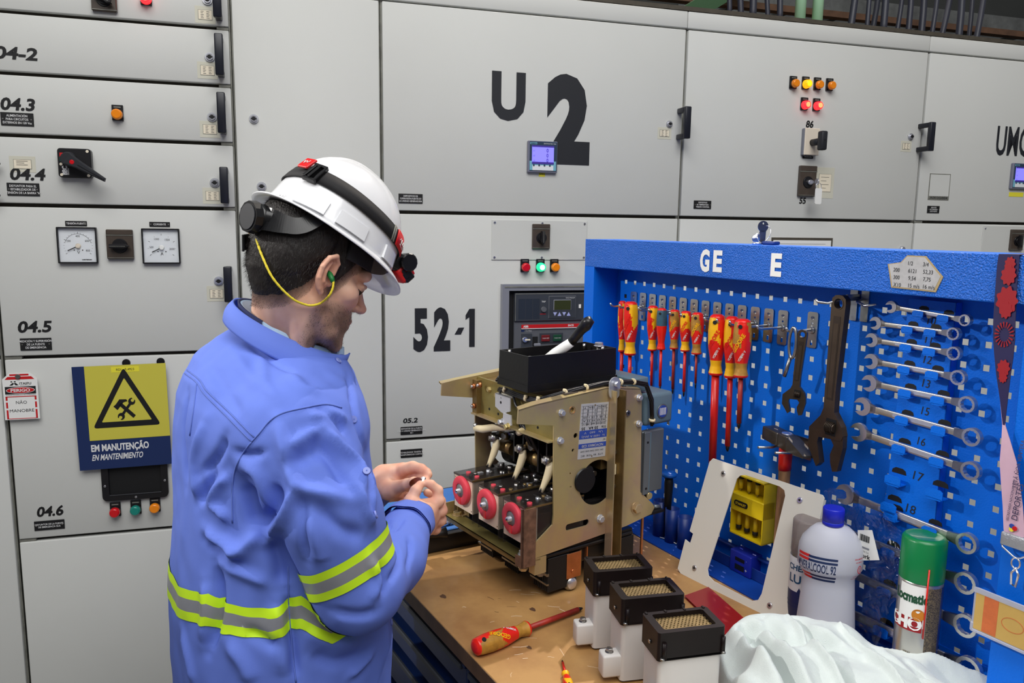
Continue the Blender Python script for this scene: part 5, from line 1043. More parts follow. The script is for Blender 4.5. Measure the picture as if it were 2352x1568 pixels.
q = G(); q.prism(out, -.0022, .0, 'wpanel', holes=[win]); 
q.box(r_[0]-.0012, r_[0], -.0, .006, .004, r_[1]-.004, 'wpanel')
e = empty('steel_sheet', 'white steel cover panel with a large rounded window leaning against the tool board', 'panel'); e.matrix_world = PF.mat(); q.build('panel_sheet', e)
for p in ((1662, 1087), (1837, 1150), (1597, 1304), (1769, 1392)):
    x, z = PF.px(*p); q = G(); q.cyl((x, -.002, z), (x, -.0045, z), .0062, .0052, 'chrome', 20); q.cyl((x, -.0045, z), (x, -.0048, z), .0025, None, 'ink', 6); q.build('screw', e)
# --- yellow small screwdriver set hanging behind the window
MM('syel', (226, 196, 20), .4, var=.04, vs_=20); MM('syel2', (236, 206, 40), .4)
def bpf(x, y, d): p = BF.px(x, y, 1, -d); return float(p[0]), float(p[2])
a = bpf(1683, 1092, .045); b = bpf(1748, 1258, .045); x0, x1, z0, z1 = a[0], b[0], b[1]+.004, a[1]+.008
e = empty('screwdriver_case', 'open yellow plastic case of small yellow screwdrivers seen through the white panel window', 'tool case', fr=BF)
q = G(); q.box(x0, x1, -.010, -.006, z0, z1, 'syel'); q.box(x0, x0+.002, -.045, -.006, z0, z1, 'syel'); q.box(x1-.002, x1, -.045, -.006, z0, z1, 'syel'); q.box(x0, x1, -.045, -.006, z0, z0+.003, 'syel'); q.box(x0, x1, -.045, -.006, z1-.003, z1, 'syel')
zm = z0+(z1-z0)*.54; q.box(x0, x1, -.047, -.010, zm-.020, zm+.020, 'syel', .002); q.build('case_shell', e)
q = G(); q.rbox(x0+.012, x0+.050, -.0485, -.046, zm-.006, zm+.006, 'ink', .005); q.text('STANLEY', x0+.031, zm-.003, .0055, 'syel2', y=-.0488, al='c', bold=.02, w=.030); q.build('badge', e)
for k in range(4):
    for up in (0, 1):
        x = x0+.010+k*(x1-x0-.02)/3; zb = z0+.008 if not up else zm+.022; hgt = (zm-.022-zb) if not up else (z1-.006-zb)
        q = G(); q.cyl((x, -.028, zb), (x, -.028, zb+hgt*.22), .0062, .0062, 'ink', 12, bev=.001); q.cyl((x, -.028, zb+hgt*.22), (x, -.028, zb+hgt*.85), .0055, .0045, 'syel2', 10); q.cyl((x, -.028, zb+hgt*.85), (x, -.028, zb+hgt), .0014, None, 'steel', 8)
        if up: q.v = [[v[0], v[1], 2*zb+hgt-v[2]] for v in q.v]; q.f = [f[::-1] for f in q.f]
        q.build('small_screwdriver', e)
# --- blue magnetiser block
a = onz(1722, 1331, BZ+.003); b = onz(1752, 1308); c = bpf(1690, 1300, .06)
p = BF.L(a); e = empty('magnetiser_block', 'small royal blue block marked plus and minus below the yellow case', 'magnetiser', fr=BF); MM('royal', (30, 46, 168), .4)
X, Y = float(p[0]), float(p[1]); q = G(); q.box(X-.062, X, Y, Y+.050, BZ+.003, BZ+.053, 'royal', .003, 2); q.box(X-.045, X-.018, Y-.0006, Y+.0, BZ+.012, BZ+.024, 'ink'); q.box(X-.045, X-.018, Y-.0006, Y, BZ+.032, BZ+.040, 'ink'); q.build('block', e)
q = G(); q.text('+', X-.012, BZ+.015, .007, 'txtw', y=Y-.001, al='c', bold=.04); q.text('-', X-.012, BZ+.038, .004, 'txtw', y=Y-.001, al='c', bold=.05); q.build('marking', e)
# --- dark blue socket holders at the foot of the board
MM('holder', (18, 50, 128), .4)
X = float(BF.px(1540, 1200, 1, -.05)[0])
for k in range(3):
    q = G(); x = X-.045+k*.045; q.push(Matrix.Translation((x, -.045, BZ+.003))); q.lathe([(0, 0), (.016, 0), (.0175, .09-.006*k), (.0155, .09-.006*k), (.014, .004), (0, .004)], 'holder', 24); q.pop()
    tag(q.build('tool_tube', fr=BF), ['dark blue holder tube nearest the breaker', 'dark blue holder tube holding the blue-capped handle', 'dark blue holder tube just left of the white panel'][k], 'tool holder', 'blue holder tubes at the foot of the board')
q = G(); q.box(X-.07, X+.30, -.016, -.004, BZ+.045, BZ+.050, 'holder', .001); q.box(X-.07, X+.30, -.030, -.028, BZ+.004, BZ+.030, 'holder', .001); tag(q.build('holder_rail', fr=BF), 'dark blue rail behind the holder tubes', 'rail')
t = BF.px(1537, 1090, 1, -.045); q = G(); xx, zz = float(t[0]), float(t[2]); MM('capblue', (20, 96, 190), .4)
e = empty('hex_driver', 'black tool handle with a blue mushroom cap standing in the dark blue holder', 'hand tool', fr=BF)
q.push(Matrix.Translation((xx, -.045, 0))); q.lathe([(0, BZ+.04), (.007, BZ+.04), (.010, zz-.045), (.011, zz-.02), (.009, zz-.003), (0, zz-.003)], 'blackmatte', 20); q.pop(); q.build('handle', e)
q = G(); q.push(Matrix.Translation((xx, -.045, 0))); q.lathe([(0, zz-.005), (.017, zz-.004), (.0195, zz+.001), (.017, zz+.006), (0, zz+.0085)], 'capblue', 28); q.pop(); q.build('cap', e)
a = onz(1550, 1240, BZ+.004); q = G(); q.push(Matrix.Translation(a)@Matrix.Rotation(-.9, 4, 'Z')); q.box(-.014, .014, -.008, .008, -.0, .0015, 'paper'); q.tube([(-.03, -.02, .002), (-.01, -.016, .003), (.02, -.018, .002)], .0012, 'txtw', 6); q.pop(); tag(q.build('paper_tag', None), 'little cream paper tag on a string on the blue cabinet base', 'tag')
# --- red folder under the panel
MM('redf', (140, 14, 22), .35, coat=.2)
F4 = [onz(*p, BZ+.003)[:2] for p in ((1627, 1350), (1572, 1370), (1700, 1492))]; F4.append(F4[0]+(F4[2]-F4[1])*1.15)
q = G()
for zo, g in ((0, 0), (.0042, 0)):
    V = [(p[0], p[1], BZ+.0004+zo) for p in F4]+[(p[0], p[1], BZ+.0016+zo) for p in F4]; q.add(V, [(3, 2, 1, 0) if False else (0, 1, 2, 3)[::-1], (4, 5, 6, 7)]+[(k, (k+1) % 4, 4+(k+1) % 4, 4+k) for k in range(4)], 'redf')
q.build('cover', None); o = bpy.data.objects['cover']; o.name = 'red_folder'; tag(o, 'thin glossy red folder lying under the white panel and behind the rag', 'folder')
# --- lubricant can behind the alcohol bottle
MM('trcap', (200, 190, 188), .25, trans=.75, ior=1.2); MM('canw', (226, 228, 232), .35); MM('cannavy', (22, 44, 96), .4); MM('canblue', (16, 78, 120), .4); MM('rustdark', (50, 40, 40), .6)
def vz(P, y):
    lo, hi = .3, 2.2
    for _ in range(50):
        m = (lo+hi)/2; r = np.array([P[0], P[1], m])-CAM; yy = 784-FPX*(r@cU)/(r@cF); lo, hi = (m, hi) if yy > y else (lo, m)
    return m-BZ
def facing(P): return atan2(-P[1], -P[0])          # angle towards the camera
P = onz(1838, 1448); P = P+np.array([.012, .026, 0]); h = vz(P, 1190); R = .0295
e = empty('lubricant_can', 'white and navy spray can with a clear cap half hidden behind the alcohol bottle', 'spray can', loc=P)
q = G(); zc = vz(P, 1262); q.lathe([(0, 0), (R-.002, 0), (R, .004), (R, .075), (R, .105), (R, zc-.010), (R-.003, zc-.004), (R-.010, zc+.004), (R-.013, zc+.006), (0, zc+.006)], ['cannavy', 'rustdark', 'cannavy', 'canw', 'canw', 'steel', 'steel', 'steel', 'steel'], 40); q.cyl((0, 0, zc+.006), (0, 0, zc+.018), .007, .006, 'white', 16)
fa = facing(P); rf = lambda z: R
wrap(q, 'CHESY', .011, fa-.42, zc-.035, rf, 'canblue', bold=.03); wrap(q, 'LUB', .0165, fa-.42, zc-.060, rf, 'canblue', bold=.025, off=.0006)
dp = [(0, .012), (-.0035, .005), (-.0045, 0), (-.003, -.0035), (0, -.0045), (.003, -.0035), (.0045, 0), (.0035, .005)]
q.add([((R+.0004)*cos(fa-.3+x/R), (R+.0004)*sin(fa-.3+x/R), zc-.080+z) for x, z in dp], [tuple(range(8))], 'cannavy')
for z in (zc-.102, zc-.110): q.lathe([(R+.0003, z), (R+.0003, z+.003)], 'cannavy', 40)
q.build('can_body', e)
q = G(); q.lathe([(R-.001, zc-.006), (R, zc), (R-.001, h-.004), (R-.004, h), (0, h), (0, h-.001), (R-.005, h-.001), (R-.0022, h-.005), (R-.0014, zc)], 'trcap', 40); ob = q.build('clear_cap', e); ob['label'] = 'clear plastic cap'
# --- alcohol bottle
MM('hdpe', (226, 228, 240), .35, trans=.35, ior=1.3, sss=.0); MM('capb', (28, 40, 190), .35); MM('capb2', (60, 80, 200), .4); MM('labred', (214, 40, 44), .4); MM('labnavy', (26, 46, 92), .4)
P = onz(1894, 1470)+np.array([-.004, -.006, 0]); h = vz(P, 1165); e = empty('alcohol_bottle', 'translucent white plastic alcohol bottle with royal blue cap', 'bottle', loc=P)
zl = lambda y: vz(P, y)
Wt, Wl, Wb = .0565, .0475, .053
prof = [(0, 0), (Wb-.008, 0), (Wb, .006), (Wb-.001, .03), (Wl-.002, zl(1340)), (Wl-.003, zl(1318)), (Wt-.004, zl(1304)), (Wt, zl(1295)), (Wt, zl(1265)), (Wt-.001, zl(1252)), (Wt-.006, zl(1235)), (Wt-.018, zl(1217)), (.030, zl(1208)), (.0185, zl(1203)), (.016, zl(1198)), (.016, zl(1190)), (0, zl(1190))]
q = G(); q.push(Matrix.Rotation(rad(-14), 4, 'Z')@Matrix.Diagonal((1, .72, 1, 1))); q.lathe(prof, 'hdpe', 64)
def rfb(z): return float(np.interp(z, [p[1] for p in prof[1:-1]], [p[0] for p in prof[1:-1]]))
fa = -pi/2
def wrect(q, a0, a1, z0, z1, m, off=.0005, n=16):
    V = []; F = []
    for k in range(n+1):
        a = a0+(a1-a0)*k/n
        for z in (z0, z1): r = rfb(z)+off; V.append((r*cos(a), r*sin(a), z))
    for k in range(n): F.append((2*k, 2*k+2, 2*k+3, 2*k+1))
    q.add(V, F, m)
zt = zl(1264); s = .0042
a0, a1 = fa-1.3, fa+.12
for z, m0, m1 in ((zt, 'labred', 'labnavy'), (zt-s*1.7, 'labred', 'labnavy'), (zt-s*8.6, 'labred', 'labnavy'), (zt-s*10.3, 'labred', 'labnavy')):
    wrect(q, a0, a0+.55, z-s, z+.0008, m0); wrect(q, a0+.5, a1, z-s, z, m1, .0007)
wrap(q, 'MINERALCOOL 92', .0160, (a0+a1)/2-.03, zt-s*7.0, rfb, 'labnavy', bold=.02, w=(a1-a0)*.96*Wt, off=.0008)
ra = fa+.95
for z, hh in ((zt-.002, .0028), (zt-.008, .0022), (zt-.036, .002), (zt-.041, .002)): wrap(q, 'INFLAMÁVEL 1L', hh, ra, z, rfb, 'labred', bold=.01)
ri = [((rfb(zt-.02)+.0007)*cos(ra+.006*cos(t)/Wt), (rfb(zt-.02)+.0007)*sin(ra+.006*cos(t)/Wt), zt-.021+.0075*sin(t)) for t in np.linspace(0, 2*pi, 24, endpoint=False)]
ri2 = [((rfb(zt-.02)+.0007)*cos(ra+.0045*cos(t)/Wt), (rfb(zt-.02)+.0007)*sin(ra+.0045*cos(t)/Wt), zt-.021+.006*sin(t)) for t in np.linspace(0, 2*pi, 24, endpoint=False)]
q.add(ri+ri2, [(k, (k+1) % 24, 24+(k+1) % 24, 24+k) for k in range(24)], 'labred'); wrap(q, '!', .007, ra, zt-.0245, rfb, 'labred', bold=.03)
q.pop(); q.build('bottle_body', e)
q = G(); z0 = zl(1204); q.lathe([(.0175, z0), (.0185, z0+.001), (.0185, z0+.007), (.0172, z0+.008), (.0188, z0+.009), (.0188, h-.002), (.0175, h), (0, h)], ['capb', 'capb', 'capb2', 'capb', 'capb', 'capb', 'capb'], 48)
for k in range(48): a = 2*pi*k/48; q.box(-.0004, .0004, 0, 0, 0, 0, 'capb') if False else None
ob = q.build('cap', e); ob['label'] = 'royal blue screw cap'
# --- green capped spray can
MM('gcap', (6, 116, 62), .35, coat=.2); MM('cansilver', (196, 192, 186), .28, metal=.85); MM('canred', (150, 24, 30), .4); MM('cangreen', (24, 74, 48), .4); MM('orange', (196, 120, 30), .4); MM('smallprint', (120, 104, 78), .5, col2=(60, 54, 50), vs_=420, c2=(.45, .55), stretch=(1, 1, 1.6)); MM('canblue2', (30, 52, 110), .4)
P = onz(2092, 1565)+np.array([.012, .02, 0]); h = vz(P, 1228); R = .0345; e = empty('spray_can', 'silver spray can with green cap and a red straw taped to its side', 'spray can', loc=P)
zl = lambda y: vz(P, y); zc = zl(1322); fa = facing(P); rf = lambda z: R+.0002
q = G(); q.lathe([(0, 0), (R-.002, 0), (R, .004), (R, zc-.006), (R-.002, zc), (0, zc)], 'cansilver', 56)
def crect(q, a0, a1, z0, z1, m, off=.0003, n=20):
    V = []; F = []
    for k in range(n+1):
        a = a0+(a1-a0)*k/n
        for z in (z0, z1): V.append(((R+off)*cos(a), (R+off)*sin(a), z))
    for k in range(n): F.append((2*k, 2*k+2, 2*k+3, 2*k+1))
    q.add(V, F, m)
crect(q, fa+.38, fa+1.15, .02, zc-.008, 'smallprint'); crect(q, fa+1.15, fa+2.2, .01, zc-.008, 'canblue2'); crect(q, fa-.95, fa+.28, zl(1422)-.0, zl(1330), 'white', .0002)
wrap(q, 'Locmatic', .0165, fa-.42, zl(1367), rf, 'cangreen', bold=.045, w=.056, off=.0006)
crect(q, fa-1.2, fa+.22, zl(1432), zl(1402)-.0, 'canred', .0004); wrap(q, 'CHO', .019, fa-.62, zl(1428)+.002, rf, 'white', bold=.07, w=.058, off=.0008)
n = 26; q.add([((R+.0010)*cos(fa+.02+.010*cos(t)/R), (R+.0010)*sin(fa+.02+.010*cos(t)/R), zl(1393)+.0105*sin(t)) for t in np.linspace(0, 2*pi, n, endpoint=False)], [tuple(range(n))], 'orange')
for k, zz in enumerate((.055, .048, .041, .034)): wrap(q, ['SPRAY', '300 ml', 'LUBRICANTE', 'DESENGRIPANTE'][k], .003, fa-.35, zz, rf, 'smallprint', off=.0006)
q.build('can_body', e)
q = G(); q.lathe([(R+.0005, zc-.002), (R+.0008, zc+.002), (R+.0004, h-.006), (R-.003, h-.001), (R-.008, h), (R-.011, h-.0012), (0, h-.0008)], 'gcap', 56); ob = q.build('cap', e); ob['label'] = 'green plastic cap'
q = G(); a_ = fa+.30; q.cyl(((R+.002)*cos(a_), (R+.002)*sin(a_), zl(1442)), ((R+.002)*cos(a_), (R+.002)*sin(a_), zl(1288)), .0013, None, 'sdred', 10); ob = q.build('straw', e); ob['label'] = 'red nozzle straw'
# --- crumpled clear plastic bag with a paper label
MM('film', (245, 248, 255), .06, alpha=.07, spec=1.0, coat=1.0)
_t2 = M['film'].node_tree; _t2.nodes.remove(_t2.nodes['Principled BSDF']); _tr = _t2.nodes.new('ShaderNodeBsdfTransparent'); _gl = _t2.nodes.new('ShaderNodeBsdfGlossy'); _gl.inputs['Roughness'].default_value = .06; _mx = _t2.nodes.new('ShaderNodeMixShader'); _lw = _t2.nodes.new('ShaderNodeLayerWeight'); _lw.inputs[0].default_value = .42
_t2.links.new(_lw.outputs['Fresnel'], _mx.inputs[0]); _t2.links.new(_tr.outputs[0], _mx.inputs[1]); _t2.links.new(_gl.outputs[0], _mx.inputs[2]); _t2.links.new(_mx.outputs[0], _t2.nodes['Material Output'].inputs[0])
from mathutils import noise as mn
nx, nz = 70, 90; V = []; F = []
c00 = BF.px(1905, 1130, 1, -.060); wB, hB = .165, .33
for j in range(nz):
    for i in range(nx):
        u, v = i/(nx-1), j/(nz-1); x = float(c00[0])-.02+wB*(u*(1-.15*v)+.06*v)+.012*sin(v*5); z = BZ+.004+(float(c00[2])-BZ+.0)*(1-v)*(.96+.08*sin(u*4)+.02*sin(u*17))
        p = Vector((x*22, z*22, 3)); d = mn.noise(p)*.018+abs(mn.noise(p*2.3))*.014+abs(mn.noise(p*5.1))*.007
        V.append((x, -.044-abs(d)*.8-.008*sin(u*pi), z))
for j in range(nz-1):
    for i in range(nx-1): a = j*nx+i; F.append((a, a+nx, a+nx+1, a+1))
q = G(); q.add(V, F, 'film', True); e = empty('plastic_bag', 'crumpled clear plastic bag with a white barcode label behind the bottles', 'plastic bag', fr=BF); q.build('film', e)
L0 = [BF.px(*p, 1, -.076) for p in ((1970, 1217), (2003, 1217), (2020, 1286), (1972, 1287))]
q = G(); q.add([tuple(p) for p in L0]+[(p[0], p[1]+.0004, p[2]) for p in L0], [(0, 3, 2, 1), (4, 5, 6, 7)], 'white'); xl, zt = float(L0[0][0]), float(L0[0][2])
for k in range(12): q.box(xl+.006+k*.0016, xl+.0066+k*.0016+(k % 3)*.0003, -.0766, -.0763, zt-.016, zt-.004, 'ink2')
q.box(xl+.004, xl+.026, -.0766, -.0763, zt-.029, zt-.026, 'gframe'); q.text('York', xl+.005, zt-.046, .008, 'ink2', y=-.0766, bold=.02); q.text('NORTE S.A.', xl+.005, zt-.036, .003, 'ink2', y=-.0766); q.build('paper_label', e)
# --- white rag
MM('rag', (206, 214, 211), .95, var=.03, vs_=18, bump=.6, bs=700, dist=.0012, sheen=.4, sss=.0)
ctrl = [(.26, 1.02, .020), (.31, 1.10, .030), (.34, 1.17, .045), (.375, 1.235, .060), (.40, 1.25, .112), (.43, 1.245, .125), (.455, 1.245, .124), (.475, 1.24, .108), (.52, 1.225, .120), (.545, 1.21, .118), (.575, 1.19, .100), (.62, 1.16, .090), (.67, 1.12, .075), (.72, 1.07, .05), (.76, 1.0, .03), (.40, 1.10, .095), (.47, 1.12, .112), (.55, 1.10, .105), (.62, 1.05, .09), (.38, .98, .06), (.50, .98, .085), (.60, .95, .07), (.30, .92, .02), (.70, .92, .03), (.45, .88, .03), (.57, .86, .02), (.36, 1.28, .02), (.45, 1.30, .02), (.55, 1.285, .03), (.64, 1.22, .05), (.72, 1.14, .02), (.80, 1.02, .01)]
Ct = np.array(ctrl); n = 230; xs = np.linspace(.24, .83, n); ys = np.linspace(.83, 1.31, int(n*.82)); X, Y = np.meshgrid(xs, ys)
D2 = (X[..., None]-Ct[:, 0])**2+(Y[..., None]-Ct[:, 1])**2; Wg = np.exp(-D2/(2*.024**2))+1e-4/(D2+.002); Hh = (Wg*Ct[:, 2]).sum(-1)/Wg.sum(-1)
def fold(X, Y, p, q_, w, a): # ridge along a segment
    p = np.array(p); q_ = np.array(q_); d = q_-p; t = np.clip(((X-p[0])*d[0]+(Y-p[1])*d[1])/(d@d), 0, 1); r = np.hypot(X-p[0]-t*d[0], Y-p[1]-t*d[1]); return 1.8*a*np.exp(-(r/w)**2)*(.35+.65*np.sin(np.pi*np.clip(t, .05, .95)))
for p_, q_, w_, a_ in [((.385, 1.24), (.40, 1.05), .014, .018), ((.40, 1.23), (.425, 1.04), .010, -.022), ((.42, 1.22), (.45, 1.0), .013, .014), ((.475, 1.24), (.50, 1.0), .007, .012), ((.483, 1.24), (.512, 1.0), .008, -.012), ((.55, 1.21), (.60, .98), .006, .012), ((.56, 1.205), (.612, .98), .008, -.010), ((.40, 1.235), (.44, 1.20), .010, -.020), ((.43, 1.24), (.45, 1.18), .012, -.012), ((.60, 1.17), (.66, 1.0), .010, .006), ((.35, 1.15), (.38, .98), .010, .008), ((.63, 1.15), (.70, 1.0), .006, -.006), ((.45, 1.18), (.53, 1.16), .010, -.008), ((.50, 1.2), (.55, 1.14), .010, .006)]: Hh += fold(X, Y, p_, q_, w_, a_)
edge = np.minimum.reduce([(X-.24)/.05, (.83-X)/.06, (Y-.83)/.05, np.full_like(X, 9)]); Hh *= np.clip(edge, 0, 1)**.6
bnd = 1.285-.10*np.clip(X-.55, 0, 1)**1-.9*np.clip(X-.62, 0, 1)**1.5; Hh *= np.clip((bnd-Y)/.022, 0, 1)**.5
left = .365-(1.26-Y)*.55; msk = Hh.copy()
V = []
for j in range(len(ys)):
    for i in range(n):
        nz_ = mn.noise(Vector((X[j, i]*28, Y[j, i]*28, 0)))*.004+mn.noise(Vector((X[j, i]*70, Y[j, i]*70, 5)))*.0014
        V.append((X[j, i], Y[j, i], BZ+.0015+max(0, Hh[j, i]+nz_*min(1, Hh[j, i]/.02))))
V = np.array(V); F = []
ok = lambda x, y, h: h > .004 and x > .365-(1.26-y)*.62-.012*sin(y*60) and not (x < .352 and y > 1.10)
N = n; keep = np.array([ok(V[k][0], V[k][1], V[k][2]-BZ) for k in range(len(V))])
for j in range(len(ys)-1):
    for i in range(n-1):
        a = j*n+i; qd = (a, a+1, a+n+1, a+n)
        if sum(keep[list(qd)]) >= 3: F.append(qd)
q = G(); q.add(V, F, 'rag', True); o = q.build('white_rag'); bm_ = bmesh.new(); bm_.from_mesh(o.data); bmesh.ops.delete(bm_, geom=[v for v in bm_.verts if not v.link_faces], context='VERTS')
bd = [v for v in bm_.verts if v.is_boundary]
for v in bd: v.co.z = max(BZ+.0015, v.co.z-.006); 
ex = bmesh.ops.extrude_edge_only(bm_, edges=[e_ for e_ in bm_.edges if e_.is_boundary]); 
for v in ex['geom']:
    if isinstance(v, bmesh.types.BMVert): v.co.z = BZ+.0008
bm_.to_mesh(o.data); bm_.free()
for p_ in o.data.polygons: p_.use_smooth = True
tag(o, 'crumpled white cotton rag in the foreground', 'rag')
# --- screwdrivers on the bench
def lay(o, A, B_, z, roll=0):        # lay a screwdriver with its handle top at A, pointing to B
    d = Vector((B_[0]-A[0], B_[1]-A[1], z[1]-z[0])); Rm = (-d).to_track_quat('Z', 'Y').to_matrix().to_4x4()@Matrix.Rotation(roll, 4, 'Z')
    o.matrix_world = Matrix.Translation((A[0], A[1], z[0]))@Rm
A = onz(1089, 1489, BZ+.017); B_ = onz(1212, 1441, BZ+.014); L = float(np.linalg.norm(B_-A)); o = screwdriver('screwdriver', L, .0185, .145, .0052, 2, rot0=.4); lay(o, A, B_, (BZ+.0185, BZ+.013), rad(150)); tag(o, 'red and yellow insulated screwdriver lying on the wood in front of the breaker', 'screwdriver')
A = onz(1306, 1585, BZ+.008); B_ = onz(1290, 1520, BZ+.003); d = B_-A; d = d/np.linalg.norm(d); o = screwdriver('screwdriver', .055, .009, .045, .0024, 0, text=False, tipl=.008); T = onz(1291, 1516, BZ+.003); A = T-d*.10; lay(o, A, T, (BZ+.0095, BZ+.003)); tag(o, 'tiny red and yellow screwdriver at the bottom edge of the picture', 'screwdriver')
A = onz(1700, 1530, BZ+.016); B_ = onz(1640, 1478, BZ+.014); o = screwdriver('screwdriver', .105, .016, .10, .004, 2); lay(o, A, B_, (BZ+.018, BZ+.014), 1.0); tag(o, 'orange-handled screwdriver mostly hidden between the nearest arc chute and the rag', 'screwdriver')
# --- black tool case with blue insert at the far left of the bench
MM('foam', (70, 128, 206), .6, bump=.15, bs=80); MM('caseblk', (20, 21, 26), .45)
e = empty('tool_case', 'open black tool case with a blue insert on the bench behind the hands', 'tool case', fr=BF)
q = G(); q.box(-.24, .058, -.70, -.33, BZ, BZ+.040, 'caseblk', .004, 2); q.box(-.24, .060, -.702, -.328, BZ+.036, BZ+.042, 'caseblk', .002); q.build('case_base', e)
q = G(); q.box(-.225, .045, -.685, -.345, BZ+.040, BZ+.046, 'foam', .002); q.box(-.03, .03, -.60, -.55, BZ+.046, BZ+.0475, 'foam', .001); q.build('insert', e)
a = BF.px(1000, 1228, 2, BZ+.05); q = G(); q.tube([(a[0]-.02, a[1]-.075, BZ+.053), (a[0]-.005, a[1]-.03, BZ+.053), (a[0]+.01, a[1]+.005, BZ+.056), (a[0]+.012, a[1]+.022, BZ+.057)], [.0065, .007, .009, .0125], 'castiron', 14); tag(q.build('ratchet', fr=BF), 'dark ratchet handle lying on the blue insert of the tool case', 'ratchet')
a = BF.px(1028, 1204, 2, BZ+.05); q = G(); q.cyl((a[0], a[1]-.02, BZ+.052), (a[0]-.004, a[1]+.006, BZ+.052), .0055, None, 'chrome', 16); q.cyl((a[0]-.004, a[1]+.006, BZ+.052), (a[0]-.006, a[1]+.020, BZ+.052), .0068, None, 'steel', 16); tag(q.build('socket', fr=BF), 'small steel socket lying on the blue insert near the breaker', 'socket')
# --- lanyard and badge hanging from the cabinet beam
MM('ribA', (26, 20, 72), .6, col2=(206, 18, 26), vs_=26, c2=(.80, .82)); MM('ribred', (150, 12, 26), .6); MM('ribB', (206, 170, 190), .6, var=.08, vs_=20); MM('ribtxt', (70, 60, 90), .6); MM('crimp', (168, 170, 176), .4, metal=.5, bump=.5, bs=300)
e = empty('lanyard', 'red and navy lanyard turning pink, draped over the right end of the blue cabinet', 'lanyard', fr=BF)
def rib(rows, m, q):   # rows of (px left, px right, y, depth)
    V = []; F = []
    for xl_, xr_, y, d in rows: V += [tuple(BF.px(xl_, y, 1, -d)), tuple(BF.px(xr_, y+2, 1, -d))]
    for k in range(len(rows)-1): F.append((2*k, 2*k+2, 2*k+3, 2*k+1))
    q.add(V+[(v[0], v[1]+.0009, v[2]) for v in V], F+[tuple(x+len(V) for x in f[::-1]) for f in F], m, True)
q = G(); rib([(2294, 2342, 583, .0835), (2290, 2340, 610, .0835), (2287, 2336, 650, .084), (2284, 2335, 690, .085), (2281, 2332, 740, .086), (2281, 2331, 780, .087), (2284, 2327, 820, .088), (2288, 2321, 860, .089), (2297, 2314, 920, .090), (2303, 2308, 975, .091)], 'ribA', q)
for x, y, r_, k_ in ((2317, 606, .010, 0), (2314, 632, .014, 0), (2311, 690, .020, 0), (2309, 712, .012, 0), (2306, 768, .019, 1), (2306, 845, .012, 0), (2305, 866, .008, 0)):
    a = BF.px(x, y, 1, -.0885); X, Z = float(a[0]), float(a[2]); yy = -.0838-.0052*min(1, max(0, (y-600)/260)); 
    if k_ == 0: q.prism([(X+.72*r_*cos(t)*(1+.12*cos(9*t)), Z+r_*sin(t)*(1+.12*cos(9*t))) for t in np.linspace(0, 2*pi, 54, endpoint=False)], yy-.0014, yy-.0009, 'ribred')
    else:
        for m_ in range(18):
            t = 2*pi*m_/18; q.prism([(X+.72*(r_*rr_*cos(t)+w_*-sin(t)), Z+r_*rr_*sin(t)+w_*cos(t)) for rr_, w_ in ((.55, -.0006), (1.0, -.0014), (1.0, .0014), (.55, .0006))], yy-.0014, yy-.0009, 'ribred')
V0_ = BF.px(2294, 583, 1, -.0835); V1_ = BF.px(2342, 585, 1, -.0835); q.add([tuple(V0_), tuple(V1_), (float(V1_[0])+.03, -.02, ZT+.002), (float(V0_[0])+.03, -.02, ZT+.002)], [(0, 1, 2, 3), (3, 2, 1, 0)], 'ribA'); q.build('ribbon', e)
q = G(); rib([(2286, 2290, 835, .0865), (2290, 2300, 870, .0875), (2297, 2306, 920, .0885), (2302, 2309, 975, .091), (2300, 2320, 1010, .092), (2296, 2335, 1060, .093), (2299, 2342, 1110, .094), (2303, 2349, 1160, .095), (2305, 2353, 1215, .096), (2308, 2358, 1232, .097)], 'ribB', q)
a = BF.px(2322, 1200, 1, -.0985); 
for t, x, y, h_ in (('DEPORTES', 2336, 1196, .0085), ('SECRETARÍA NACIONAL DE', 2316, 1196, .0035), ('TETÃ ÑOA VENTERA', 2334, 1122, .0055)):
    a = BF.px(x, y, 1, -.0975); q.text(t, float(a[0]), float(a[2]), h_, 'ribtxt', y=-.0975, rot=pi/2-.06, bold=.01)
a = BF.px(2326, 1212, 1, -.0982)
for k, c_ in enumerate(('signred', 'dblue', 'yellow2')): q.prism(circ(float(a[0])+.003*cos(k*2.1), float(a[2])+.003*sin(k*2.1), .0035, 14), -.0986+k*.0002-.0006, -.0980, c_)
ob = q.build('lower_ribbon', e); ob['label'] = 'pink lower ribbon with printed lettering'
a = BF.px(2335, 1245, 1, -.098); X, Z = float(a[0]), float(a[2]); q = G(); q.box(X-.022, X+.024, -.101, -.094, Z-.010, Z+.010, 'crimp', .002, 2); q.build('crimp', e)
c_ = BF.px(2334, 1290, 1, -.098); d_ = BF.px(2336, 1345, 1, -.098); q = G(); xc = float(c_[0]); zc = float(c_[2]); zd = float(d_[2])
q.tube([(X-.020, -.098, Z-.010), (X-.018, -.099, zc+.016), (xc-.006, -.099, zc+.008), (xc, -.099, zc+.006), (xc+.006, -.099, zc+.008), (X+.020, -.099, zc+.018), (X+.022, -.098, Z-.010)], .0014, 'chrome', 8)
q.tube([(xc+.006*cos(t), -.099, zc-.002+.008*sin(t)) for t in np.linspace(0, 2*pi, 18, endpoint=False)], .0013, 'chrome', 8, True)
q.tube([(xc+.002, -.099, zc-.008), (xc-.004, -.100, (zc+zd)/2), (xc-.003, -.099, zd), (xc+.003, -.099, zd-.002), (xc+.006, -.100, (zc+zd)/2), (xc+.001, -.099, zc-.010)], .0018, 'chrome', 8); q.build('swivel_clip', e)
MM('holderclr', (210, 212, 226), .3, trans=.4, alpha=.85, ior=1.2); MM('cardy', (196, 160, 86), .55, var=.05, vs_=30); MM('cardo', (200, 104, 56), .55, var=.12, vs_=60)
